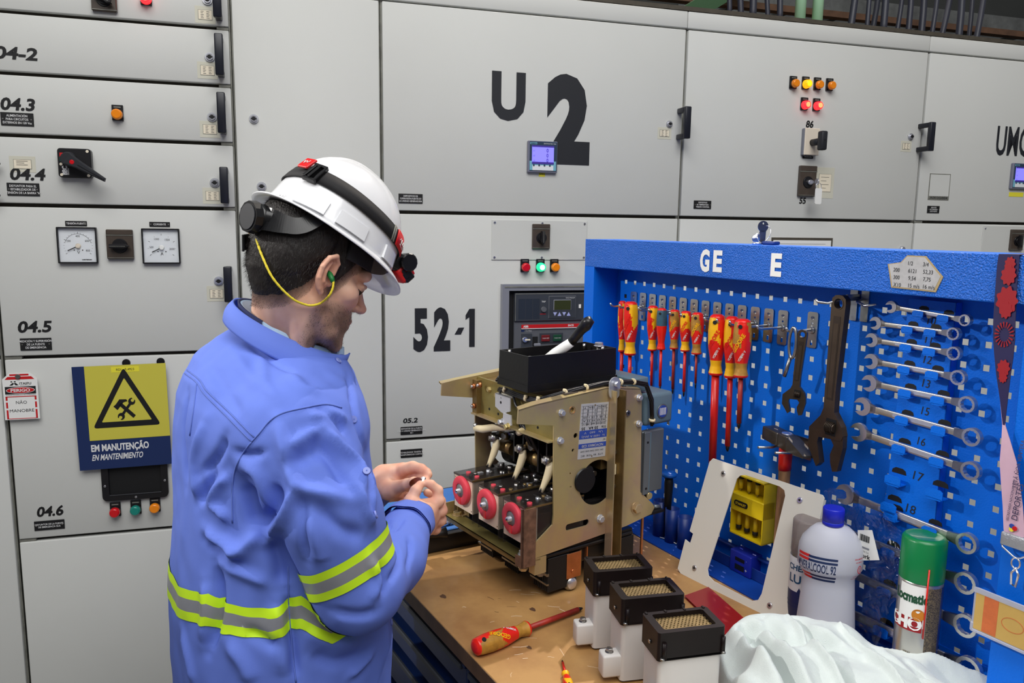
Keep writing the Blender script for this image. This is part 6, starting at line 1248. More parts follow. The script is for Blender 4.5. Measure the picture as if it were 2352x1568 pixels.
e = empty('id_badge', 'yellow identity card in a translucent holder hanging on the lanyard', 'badge', fr=BF)
P4 = [BF.px(*p, 1, -.100) for p in ((2246, 1357), (2240, 1441))]; xb = float(P4[0][0]); zt_ = float(P4[0][2]); zb_ = float(P4[1][2]); q = G()
q.rbox(xb-.003, xb+.094, -.103, -.099, zb_-.004, zt_+.006, 'holderclr', .004); q.rbox(xb-.004, xb+.094, -.1045, -.1025, zt_-.001, zt_+.007, 'holderclr', .002); q.box(xb-.005, xb+.001, -.105, -.099, zb_-.006, zb_+.010, 'holderclr', .002); q.box(xb-.003, xb+.094, -.1045, -.1025, zb_-.006, zb_-.001, 'holderclr', .001); q.build('card_holder', e)
q = G(); q.box(xb+.0, xb+.088, -.1036, -.1030, zb_+.0, zt_+.0, 'cardy'); q.box(xb+.013, xb+.034, -.1040, -.1035, zb_+.001, zt_-.001, 'cardo'); q.prism(circ(xb+.056, (zb_+zt_)/2, .016, 24, .011), -.1040, -.1035, 'cardo', holes=[circ(xb+.056, (zb_+zt_)/2, .0152, 24, .0102)]); q.build('card', e)
# ---------------------------------------------------------------- the worker: implicit surfaces meshed with surface nets
def mesh_sdf(f, lo, hi, h, relax=2):
    lo = np.array(lo, float); hi = np.array(hi, float); n = np.ceil((hi-lo)/h).astype(int)+1
    ax = [lo[i]+h*np.arange(n[i]) for i in range(3)]; D = np.empty(tuple(n), np.float32)
    for i0 in range(0, n[0], 24):
        X, Y, Z = np.meshgrid(ax[0][i0:i0+24], ax[1], ax[2], indexing='ij'); P = np.stack([X, Y, Z], -1).reshape(-1, 3); D[i0:i0+24] = f(P).reshape(X.shape)
    Sg = D < 0; c = np.zeros(tuple(n-1), np.uint8)
    for dx in (0, 1):
        for dy in (0, 1):
            for dz in (0, 1): c += Sg[dx:n[0]-1+dx, dy:n[1]-1+dy, dz:n[2]-1+dz]
    act = (c > 0) & (c < 8); idx = -np.ones(act.shape, int); cells = np.argwhere(act); idx[act] = np.arange(len(cells))
    acc = np.zeros((len(cells), 3)); cnt = np.zeros(len(cells)); corners = [(a, b, c_) for a in (0, 1) for b in (0, 1) for c_ in (0, 1)]
    for a in corners:
        for k in range(3):
            if a[k]: continue
            b = list(a); b[k] = 1; va = D[cells[:, 0]+a[0], cells[:, 1]+a[1], cells[:, 2]+a[2]]; vb = D[cells[:, 0]+b[0], cells[:, 1]+b[1], cells[:, 2]+b[2]]
            m = (va < 0) != (vb < 0); t = va[m]/(va[m]-vb[m]+1e-12); p = np.tile(np.array(a, float), (m.sum(), 1)); p[:, k] = t; acc[m] += p; cnt[m] += 1
    V = lo+h*(cells+acc/cnt[:, None]); Q = []
    for k in range(3):
        u, v = (k+1) % 3, (k+2) % 3; s0 = [slice(None)]*3; s1 = [slice(None)]*3; s0[k] = slice(0, -1); s1[k] = slice(1, None)
        A, B = Sg[tuple(s0)], Sg[tuple(s1)]; E = np.argwhere(A != B)
        E = E[(E[:, u] > 0) & (E[:, v] > 0) & (E[:, u] < n[u]-1) & (E[:, v] < n[v]-1)]
        fl = A[E[:, 0], E[:, 1], E[:, 2]]; q = []
        for du, dv in ((-1, -1), (0, -1), (0, 0), (-1, 0)): e_ = E.copy(); e_[:, u] += du; e_[:, v] += dv; q.append(idx[e_[:, 0], e_[:, 1], e_[:, 2]])
        q = np.stack(q, 1); q[~fl] = q[~fl][:, ::-1]; Q.append(q)
    Q = np.concatenate(Q)
    for _ in range(relax): V = smooth(V, Q, .5)
    V = V-f(V)[:, None]*grad(f, V, h*.5)
    return V, Q
def smooth(V, Q, a):
    S_ = np.zeros_like(V); c = np.zeros(len(V))
    for i in range(4):
        for j in (1, 3): b = Q[:, (i+j) % 4]; np.add.at(S_, Q[:, i], V[b]); np.add.at(c, Q[:, i], 1)
    return V*(1-a)+a*S_/np.maximum(c, 1)[:, None]
def grad(f, P, e=.001):
    g = np.stack([f(P+np.eye(3)[k]*e)-f(P-np.eye(3)[k]*e) for k in range(3)], 1); return g/np.maximum(np.linalg.norm(g, axis=1), 1e-9)[:, None]
def cone(P, a, b, ra, rb):
    a = np.array(a, float); b = np.array(b, float); d = b-a; t = np.clip((P-a)@d/(d@d), 0, 1); return np.linalg.norm(P-a-t[:, None]*d, axis=1)-(ra+(rb-ra)*t)
def chain(P, pts, rs, k=0):
    r = None
    for i in range(len(pts)-1):
        c = cone(P, pts[i], pts[i+1], rs[i], rs[i+1]); r = c if r is None else (np.minimum(r, c) if not k else smin(r, c, k))
    return r
def ell(P, c, r, R=None):
    q = P-np.array(c, float)
    if R is not None: q = q@R
    r = np.array(r, float); k0 = np.linalg.norm(q/r, axis=1); k1 = np.linalg.norm(q/(r*r), axis=1); return k0*(k0-1)/np.maximum(k1, 1e-9)
def smin(a, b, k): h = np.clip(.5+.5*(b-a)/k, 0, 1); return b*(1-h)+a*h-k*h*(1-h)
def smax(a, b, k): return -smin(-a, -b, k)
def mk(name, V, Q, m, parent=None, sm=True, mats=None, mi=None):
    me = bpy.data.meshes.new(name); me.from_pydata(np.asarray(V).tolist(), [], np.asarray(Q).tolist() if not isinstance(Q, list) else Q)
    for x in ([m] if mats is None else mats): me.materials.append(M[x] if isinstance(x, str) else x)
    if mi is not None: me.polygons.foreach_set('material_index', mi)
    me.polygons.foreach_set('use_smooth', [sm]*len(me.polygons)); me.update(); o = bpy.data.objects.new(name, me); COL.objects.link(o)
    if parent: o.parent = parent
    return o
def ppx(P):
    P = np.asarray(P)-CAM; z = P@cF; return 1176+FPX*(P@cR)/z, 784-FPX*(P@cU)/z
YB = rad(33); bf = np.array([cos(YB), sin(YB), 0]); bl_ = np.array([-sin(YB), cos(YB), 0])
person = empty('person', 'worker in a blue shirt with reflective bands, head bowed over his hands at the bench', 'person', loc=(0, 0, 0))
# torso rows: py, left px, right px, centre depth, ratio
rows = [(738, 565, 680, 1.345, .95), (775, 502, 738, 1.335, .95), (815, 453, 782, 1.325, .9), (855, 425, 810, 1.315, .86), (900, 408, 826, 1.31, .82), (960, 398, 842, 1.305, .78), (1050, 394, 858, 1.30, .76), (1150, 396, 868, 1.30, .76), (1250, 393, 876, 1.30, .77), (1350, 392, 890, 1.30, .80), (1450, 397, 903, 1.30, .82), (1568, 405, 902, 1.30, .82), (1700, 412, 900, 1.30, .80)]
T = []
for py, l, r, Yc, ra in rows:
    A = atY(l, py, Yc); B_ = atY(r, py, Yc); hx_ = (B_[0]-A[0])/2*.985; # x-extent of ellipse a(lat), b=ra*a
    a = hx_/sqrt((sin(YB))**2+(ra*cos(YB))**2); a = min(a, .225); b = sqrt(max(hx_**2-(a*sin(YB))**2, .0001))/cos(YB); T.append(((A[2]+B_[2])/2, (A[0]+B_[0])/2, Yc, a, b))
T = np.array(sorted(T)); 
def torso(P):
    z = P[:, 2]; cx, cy, a, b = (np.interp(z, T[:, 0], T[:, k]) for k in (1, 2, 3, 4)); dx = P[:, 0]-cx; dy = P[:, 1]-cy
    u = dx*bf[0]+dy*bf[1]; v = dx*bl_[0]+dy*bl_[1]; e_ = 2.25; d = (((np.abs(u)/b)**e_+(np.abs(v)/a)**e_)**(1/e_)-1)*np.minimum(a, b)
    return np.maximum(np.maximum(d, z-T[-1, 0]), T[0, 0]-z)
SR = atY(672, 995, 1.165); ER = atY(822, 1352, 1.135); WR_ = atY(938, 1206, 1.40); MID = atY(755, 1175, 1.120)
SL = SR+bl_*.27-bf*.02+np.array([0, 0, -.035]); EL = SL+np.array([.10, .10, -.27]); WL = atY(868, 1118, 1.56)
def shirtf(P):
    d = torso(P)
    d = smin(d, ell(P, SR+np.array([-.02, .06, .0]), (.11, .10, .085)), .05)
    arm = chain(P, [SR, MID, ER], [.082, .073, .066], .02); fore = chain(P, [ER, ER*.5+WR_*.5+np.array([.012, 0, -.012]), WR_], [.060, .054, .043], .02); arm = smin(arm, fore, .022)
    kk = np.clip((P[:, 2]-1.16)/.12, 0, 1)*.035+.008; d = smin(d, arm, kk)
    la = smin(chain(P, [SL, EL], [.062, .058], .02), chain(P, [EL, WL], [.055, .040], .02), .03); d = smin(d, la, .03)
    return d
import time as _t; _t0 = _t.time()
V, Q = mesh_sdf(shirtf, (-.82, .98, T[0, 0]-.01), (.02, 1.78, T[-1, 0]+.02), .0050, 3)
Nn = grad(shirtf, V, .003)
bv = BVHTree.FromPolygons(V.tolist(), Q.tolist())
def cast(x, y, bvh=None):
    r = ray(x, y); h = (bvh or bv).ray_cast(Vector(CAM), Vector(r).normalized()); return None if h[0] is None else np.array(h[0])
def castline(pts, step=10, bvh=None):
    out = []
    for a, b in zip(pts[:-1], pts[1:]):
        n = max(1, int(hypot(b[0]-a[0], b[1]-a[1])/step))
        for k in range(n): p = cast(a[0]+(b[0]-a[0])*k/n, a[1]+(b[1]-a[1])*k/n, bvh); (out.append(p) if p is not None else None)
    p = cast(*pts[-1], bvh); (out.append(p) if p is not None else None); return out
def catmull(p, n=6):
    p = [p[0]]+list(p)+[p[-1]]; o = []
    for i in range(1, len(p)-2):
        P0, P1, P2, P3 = (np.array(p[i+k], float) for k in (-1, 0, 1, 2))
        for k in range(n): t = k/n; o.append(.5*((2*P1)+(P2-P0)*t+(2*P0-5*P1+4*P2-P3)*t*t+(3*P1-P0-3*P2+P3)*t**3))
    o.append(np.array(p[-1], float)); return o
FOLDS = [ # px polyline, width mm, amplitude mm
 ([(635, 960), (651, 1020), (683, 1110), (735, 1135), (812, 1146)], 12, 9), ([(664, 1030), (700, 1003), (730, 985)], 10, 6), ([(655, 1075), (700, 1050), (740, 1035)], 14, -7),
 ([(747, 983), (775, 1020), (820, 1068), (836, 1140)], 11, 9), ([(715, 1000), (765, 1060), (800, 1120)], 14, -8), ([(700, 960), (760, 950), (800, 965)], 9, 5), ([(720, 940), (770, 960), (800, 1000)], 8, -5),
 ([(684, 1118), (655, 1180), (613, 1250)], 10, 9), ([(640, 1110), (625, 1170), (600, 1220)], 14, -9), ([(693, 1135), (698, 1210), (704, 1291)], 9, -5), ([(720, 1150), (780, 1215), (845, 1235)], 14, -6), ([(700, 1180), (730, 1260), (740, 1290)], 12, 4),
 ([(810, 1100), (840, 1170), (862, 1205)], 8, 6), ([(548, 1070), (590, 1085), (615, 1150), (625, 1200)], 12, 7), ([(560, 1110), (575, 1160), (590, 1210)], 14, -9),
 ([(533, 1035), (575, 1045), (610, 1036)], 7, -5), ([(530, 1090), (500, 1120), (480, 1160)], 9, 7), ([(498, 1075), (470, 1120), (453, 1160)], 10, -8), ([(470, 1213), (515, 1245), (560, 1270)], 10, 8), ([(470, 1240), (510, 1275), (560, 1300)], 9, -7),
 ([(484, 1157), (505, 1172), (525, 1195)], 8, 7), ([(511, 1295), (565, 1320), (620, 1342)], 10, 5), ([(600, 1215), (559, 1258), (505, 1291)], 11, 7), ([(620, 1240), (640, 1290), (650, 1350)], 15, -10),
 ([(476, 961), (446, 1063), (455, 1158)], 12, 6), ([(430, 900), (420, 1000), (424, 1120)], 10, -5), ([(520, 1000), (500, 1050), (460, 1090)], 9, -6), ([(493, 1290), (503, 1363), (498, 1430), (480, 1500)], 10, -9), ([(470, 1330), (478, 1400), (468, 1480)], 14, 6),
 ([(660, 1360), (668, 1450), (682, 1568)], 9, -9), ([(640, 1380), (645, 1460), (655, 1560)], 16, 6), ([(857, 1497), (830, 1525), (798, 1556)], 8, 6), ([(700, 1440), (760, 1470), (830, 1470)], 16, 6), ([(710, 1500), (770, 1520), (840, 1500)], 12, -5), ([(420, 1440), (440, 1510), (450, 1568)], 12, 5), ([(520, 1470), (560, 1520), (580, 1568)], 14, 6), ([(560, 1440), (610, 1470), (640, 1480)], 12, -6),
 ([(905, 1240), (915, 1290), (895, 1340)], 7, -6), ([(880, 1200), (925, 1225), (940, 1275), (920, 1330)], 8, 7), ([(870, 1290), (885, 1330), (880, 1370)], 8, -5), ([(845, 1280), (870, 1330), (850, 1385)], 9, 5), ([(930, 1185), (905, 1215), (890, 1200)], 6, -4), ([(940, 1230), (945, 1270), (930, 1310)], 6, -4),
 ([(530, 800), (570, 860), (600, 900)], 12, 3), ([(600, 800), (610, 880), (640, 920)], 10, 3), ([(660, 850), (700, 890), (740, 900)], 10, 3), ([(480, 830), (520, 900), (560, 960)], 12, -3), ([(570, 790), (630, 830), (680, 860)], 6, -4),
 ([(800, 860), (815, 950), (840, 1040)], 9, -5), ([(820, 1050), (850, 1100), (862, 1180)], 7, 4), ([(760, 1400), (820, 1415), (870, 1400)], 10, -5)]
disp = np.zeros(len(V))
def dist_poly(V, pts):
    best = np.full(len(V), 9.); tt = np.zeros(len(V)); n = len(pts)-1
    for i in range(n):
        a, b = pts[i], pts[i+1]; d = b-a; L2 = d@d
        if L2 < 1e-12: continue
        t = np.clip((V-a)@d/L2, 0, 1); r = np.linalg.norm(V-a-t[:, None]*d, axis=1); m = r < best; best[m] = r[m]; tt[m] = (i+t[m])/n
    return best, tt
for pts, w_, am in FOLDS:
    L = castline(catmull(pts, 4), 22)
    if len(L) < 2: continue
    ok_ = [L[0]]
    for p in L[1:]:
        if np.linalg.norm(p-ok_[-1]) < .06: ok_.append(p)
    if len(ok_) < 2: continue
    d, t = dist_poly(V, ok_); disp += 1.7*am*.001*np.exp(-(d/(.82*w_*.001))**2)*np.clip(np.sin(np.pi*np.clip(t, .06, .94))*1.5, 0, 1)
nzv = np.array([mn.noise(Vector((p[0]*13, p[1]*13, p[2]*8)))*.0045+mn.noise(Vector((p[0]*34+5, p[1]*34, p[2]*22)))*.0022 for p in V])
V2 = V+Nn*(disp+nzv)[:, None]; V2 = smooth(V2, Q, .3)
MM('shirt', (96, 120, 208), .85, var=.03, vs_=5, bump=.25, bs=900, dist=.0006, sheen=.0)
shirt = mk('shirt', V2, Q, 'shirt', person); shirt['label'] = 'blue long-sleeved work shirt'
bv2 = BVHTree.FromPolygons(V2.tolist(), Q.tolist())
# seams
def seam(name, pts, r=.0012, m='shirt', off=.0006, par=None, lab=None):
    L = castline(catmull(pts, 5), 8, bv2); L2 = []
    for p in L:
        if not L2 or np.linalg.norm(p-L2[-1]) < .05:
            c = CAM-p; c = c/np.linalg.norm(c); L2.append(p+c*off)
    if len(L2) < 3: return
    q = G(); q.tube([tuple(p) for p in L2], r, m, 6); o = q.build(name, par or shirt)
    if lab: o['label'] = lab
MM('stitch', (90, 112, 190), .8)
for pts in ([(420, 854), (452, 878), (470, 905), (520, 955), (578, 1014)], [(425, 846), (458, 872), (476, 898), (525, 945), (584, 1004)], [(578, 1014), (596, 994), (620, 966), (650, 948), (700, 936), (748, 928), (785, 936)], [(578, 1014), (552, 1050), (537, 1090), (533, 1140), (534, 1200)], [(452, 878), (446, 930), (436, 1000)]): seam('seam', pts, .0013, 'stitch')
seam('side_seam', [(662, 1300), (664, 1400), (672, 1500), (680, 1567)], .0014, 'stitch')
# reflective bands: faces between planes, lifted off the cloth
MM('lime', (196, 236, 32), .6, emis=(196, 236, 32), es=.0); MM('silver', (150, 152, 160), .42, metal=.35, var=.04, vs_=30); MM('limest', (230, 250, 120), .6)
def band(name, axis_fn, cuts, mats, mask, lab, lift=.0016):
    me = bmesh.new(); P = [me.verts.new(p) for p in V2]; 
    tv = axis_fn(V2); mk_ = mask(V2); lo, hi = cuts[0]-.012, cuts[-1]+.012; sel = np.array([(tv[q_] > lo).all() and (tv[q_] < hi).all() and mk_[q_].all() for q_ in Q])
    for q_ in Q[sel]: me.faces.new([P[k] for k in q_])
    for v in [v for v in me.verts if not v.link_faces]: me.verts.remove(v)
    me.verts.ensure_lookup_table(); co = np.array([tuple(v.co) for v in me.verts]); t = axis_fn(co)
    # cut by walking edges: linear interpolation of the band coordinate
    for c in cuts:
        lay = {v: float(x) for v, x in zip(me.verts, axis_fn(np.array([tuple(v.co) for v in me.verts])))}
        es = [e_ for e_ in me.edges if (lay[e_.verts[0]]-c)*(lay[e_.verts[1]]-c) < 0]
        newv = []
        for e_ in es:
            a, b = e_.verts; f_ = (c-lay[a])/(lay[b]-lay[a]); r_ = bmesh.utils.edge_split(e_, a, f_); newv.append(r_[1])
        ns = set(newv)
        for f_ in list(me.faces):
            vs_ = [v for v in f_.verts if v in ns]
            if len(vs_) == 2 and not any(e_ for e_ in f_.edges if set(e_.verts) == set(vs_)):
                try: bmesh.utils.face_split(f_, vs_[0], vs_[1])
                except Exception: pass
    me.verts.ensure_lookup_table(); me.normal_update(); tt_ = axis_fn(np.array([tuple(v.co) for v in me.verts])); ti = {v: x for v, x in zip(me.verts, tt_)}; dele = []
    for f_ in me.faces:
        m_ = sum(ti[v] for v in f_.verts)/len(f_.verts); k = np.searchsorted(cuts, m_)-1
        if k < 0 or k >= len(mats): dele.append(f_)
        else: f_.material_index = k; f_.smooth = True
    bmesh.ops.delete(me, geom=dele, context='FACES'); me.normal_update()
    nv = {v: v.normal.copy() for v in me.verts}
    for v in me.verts: v.co += nv[v]*lift
    mesh = bpy.data.meshes.new(name); me.to_mesh(mesh); me.free()
    for m_ in mats: mesh.materials.append(M[m_])
    o = bpy.data.objects.new(name, mesh); COL.objects.link(o); o.parent = shirt; o['label'] = lab; return o
ad = (ER-MID)/np.linalg.norm(ER-MID); rgt = np.cross(ad, np.array([0, -1, 0])); rgt = rgt/np.linalg.norm(rgt)
B0_ = cast(783, 1292, bv2)
# tilt the band plane so its picture slope matches the sleeve
pA, pB = atY(672, 1310, 1.12), atY(868, 1214, 1.14); pC, pD = atY(705, 1370, 1.12), atY(893, 1270, 1.14); bd_ = (pC+pD-pA-pB)/2; e1_ = (pB-pA)+(pD-pC); nrm = bd_-e1_*(bd_@e1_)/(e1_@e1_); Wb_ = np.linalg.norm(nrm); nrm = nrm/Wb_; O_ = (pA+pB)/2
def armt(P): return (P-O_)@nrm-.010*np.sin(((P-O_)@(e1_/np.linalg.norm(e1_)))*26)*0
armmask = lambda P: (np.minimum(cone(P, MID, ER, .07, .07), cone(P, ER, WR_, .06, .05)) < .022) & (P[:, 1] < 1.27) & (torso(P) > .004)
c4 = [0, Wb_*.30, Wb_*.70, Wb_]
band('sleeve_band', armt, c4, ['lime', 'silver', 'lime'], armmask, 'lime and silver reflective band around the sleeve', .002)
bz = lambda x, y: cast(x, y, bv2)
zt1 = float(bz(450, 1350)[2]); zt0 = float(bz(455, 1412)[2]) if bz(455, 1412) is not None else zt1-.06
bodp = [(392, 1318, 1395), (410, 1342, 1418), (440, 1355, 1428), (480, 1362, 1434), (505, 1373, 1444), (532, 1386, 1456), (560, 1393, 1462), (620, 1397, 1466), (640, 1393, 1463), (660, 1372, 1450), (690, 1366, 1442), (730, 1355, 1415), (880, 1330, 1400)]
cx_, cy_ = -.36, 1.30
phs, zz1, zz0 = [], [], []
for x, y1, y2 in bodp:
    a = bz(x if x > 395 else 398, y1); b = bz(x if x > 395 else 398, y2)
    if a is None or b is None or a[1] < 1.05: continue
    if x > 690: a = atY(x, y1, 1.2); b = atY(x, y2, 1.2)
    ph = atan2(a[1]-cy_, a[0]-cx_) % (2*pi); phs.append(ph); zz1.append(a[2]); zz0.append(b[2])
o_ = np.argsort(phs); phs = np.array(phs)[o_]; zz1 = np.array(zz1)[o_]; zz0 = np.array(zz0)[o_]
def bodt(P):
    ph = np.arctan2(P[:, 1]-cy_, P[:, 0]-cx_) % (2*pi); a = np.interp(ph, phs, zz1); b = np.interp(ph, phs, zz0); return (a-P[:, 2])/np.maximum(a-b, .03)
bodmask = lambda P: (torso(P) < .028) & (np.minimum(cone(P, MID, ER, .07, .07), cone(P, ER, WR_, .06, .05)) > -.004)
band('waist_band', lambda P: bodt(P)*.07, [0, .021, .049, .07], ['lime', 'silver', 'lime'], bodmask, 'lime and silver reflective band around the waist')
# buttons on the front placket
MM('button', (120, 134, 204), .35)
for x, y in ((776, 829), (811, 963), (842, 1082), (861, 1182), (904, 1428)):
    p = cast(x, y, bv2) if x != 904 else cast(898, 1428, bv2)
    if p is None: continue
    h_ = bv2.find_nearest(Vector(p)); n_ = h_[1]; q = G(); q.cyl(Vector(p)+n_*.0, Vector(p)+n_*.003, .0062, .0055, 'button', 20); q.cyl(Vector(p)+n_*.003, Vector(p)+n_*.0035, .0012, None, 'stitch', 6); q.build('button', shirt)
# collar: folded leaf around the neck
NC = atY(674, 750, 1.325); Av = np.array([.083, .056, -.044])*.93; Bv = np.array([-.042, .064, .022])
def collar(phi, s):   # s 0 top edge, 1 bottom edge
    c, s_ = cos(phi), sin(phi); top = NC+Av*c+Bv*s_; outv = (Av*c+Bv*s_); outv = outv/np.linalg.norm(outv); near = max(0, cos(phi+rad(30)))**6
    dn = .040+.034*min(1, near); return top+outv*(.005+.023*s+.004*sin(pi*s))+np.array([0, 0, -dn*s])+bf*(.004*s-.080*s*max(0, cos(phi+rad(22)))**4*(phi > pi))
NPh, NS = 120, 10; phis = np.linspace(rad(48), rad(338), NPh); Vc = []; 
for ph in phis:
    for k in range(NS): Vc.append(collar(ph, k/(NS-1)))
for ph in phis:
    for k in range(NS): c, s_ = cos(ph), sin(ph); o_v = (Av*c+Bv*s_); o_v = o_v/np.linalg.norm(o_v); Vc.append(collar(ph, k/(NS-1))-o_v*.0035-np.array([0, 0, .001]))
Fc = []; n_ = NPh*NS
for i in range(NPh-1):
    for k in range(NS-1): a = i*NS+k; Fc += [(a, a+1, a+NS+1, a+NS), (n_+a+NS, n_+a+NS+1, n_+a+1, n_+a)]
for i in range(NPh-1): a = i*NS; Fc.append((a, a+NS, n_+a+NS, n_+a)); b = a+NS-1; Fc.append((b, n_+b, n_+b+NS, b+NS))
for i in (0, NPh-1):
    for k in range(NS-1): a = i*NS+k; Fc.append((a, n_+a, n_+a+1, a+1) if i == 0 else (a+1, n_+a+1, n_+a, a))
mk('collar', Vc, Fc, 'shirt', shirt)
MM('teeblue', (176, 204, 232), .8); MM('navycloth', (30, 38, 78), .85)
for nm, m_, sc_, dz, hgt, p0, p1 in (('undershirt_neck', 'teeblue', .93, .003, .03, rad(15), rad(345)), ('inner_collar', 'navycloth', .965, .004, .03, rad(115), rad(222))):
    ph_ = np.linspace(p0, p1, 70); Vn = []
    for ph in ph_:
        t_ = NC+(Av*cos(ph)+Bv*sin(ph))*sc_+np.array([0, 0, dz]); Vn += [t_+np.array([0, 0, 0]), t_-np.array([0, 0, hgt]), t_*1+(Av*cos(ph)+Bv*sin(ph))*-.05+np.array([0, 0, 0]), t_+(Av*cos(ph)+Bv*sin(ph))*-.05-np.array([0, 0, hgt])]
    Fn = []
    for i in range(69): a = 4*i; Fn += [(a, a+1, a+5, a+4), (a+2, a, a+4, a+6), (a+3, a+2, a+6, a+7)]
    mk(nm, Vn, Fn, m_, shirt)
# cuff of the near sleeve
cd = (WR_-ER)/np.linalg.norm(WR_-ER); C1 = WR_-cd*.028; C2 = WR_+cd*.022
def cufff(P): return smax(smax(np.abs(cone(P, C1-cd*.05, C2+cd*.05, .050, .0445))-.0016, (P-C2)@cd, .001), (C1-P)@cd, .001)
def ringmesh(nm, C1, C2, ra, rb, th, m_, parent, flat=1.0, seed=0):
    d = (C2-C1)/np.linalg.norm(C2-C1); u = np.cross(d, [0, 0, 1.]); u /= np.linalg.norm(u); w = np.cross(u, d); Vn = []; n = 48; K = 8
    for k in range(K):
        t = k/(K-1)
        for i in range(n):
            a = 2*pi*i/n; r = ra+(rb-ra)*t+.0018*sin(3*a+seed)+.0012*sin(7*a+t*3); Vn.append(C1+(C2-C1)*t+(u*cos(a)*flat+w*sin(a))*r)
    for k in range(K):
        t = 1-k/(K-1)
        for i in range(n): a = 2*pi*i/n; r = ra+(rb-ra)*t+.0018*sin(3*a+seed)+.0012*sin(7*a+t*3)-th; Vn.append(C1+(C2-C1)*t+(u*cos(a)*flat+w*sin(a))*r)
    Fn = [(k*n+i, k*n+(i+1) % n, (k+1)*n+(i+1) % n, (k+1)*n+i) for k in range(2*K-1) for i in range(n)]
    o = mk(nm, Vn, Fn, m_, parent); return o
ringmesh('cuff', C1, C2, .050, .046, .003, 'shirt', shirt)
# trousers and boots (below the picture, so the figure stands)
HC = np.array([T[0, 1], 1.30, T[0, 0]])
MM('trouser', (46, 58, 104), .85, var=.05, vs_=6); MM('boot', (30, 26, 24), .5)
def trf(P):
    d = 9
    for s_ in (-1, 1):
        hp = HC+bl_*.09*s_+np.array([0, 0, .08]); kn = HC+bl_*.11*s_+bf*.02; kn[2] = .50; an = HC+bl_*.13*s_-bf*.01; an[2] = .10; c_ = chain(P, [hp, kn, an], [.105, .085, .075], .03); d = c_ if isinstance(d, int) else smin(d, c_, .04)
    return d
Vt, Qt = mesh_sdf(trf, (HC[0]-.35, .95, .03), (HC[0]+.35, 1.65, T[0, 0]+.15), .012, 2); mk('trousers', Vt, Qt, 'trouser', person)
for s_ in (-1, 1):
    an = HC+bl_*.13*s_-bf*.01; an[2] = 0
    def bof(P, an=an): return np.maximum(smin(cone(P, an+np.array([0, 0, .12]), an+np.array([0, 0, .05]), .055, .05), cone(P, an+np.array([0, 0, .035]), an+bf*.19+np.array([0, 0, .03]), .045, .045), .03), -P[:, 2]+.001)
    Vb, Qb = mesh_sdf(bof, tuple(an+np.array([-.15, -.2, -.01])), tuple(an+np.array([.3, .3, .22])), .01, 2); mk('boot', Vb, Qb, 'boot', person)
print('shirt', len(V), _t.time()-_t0)
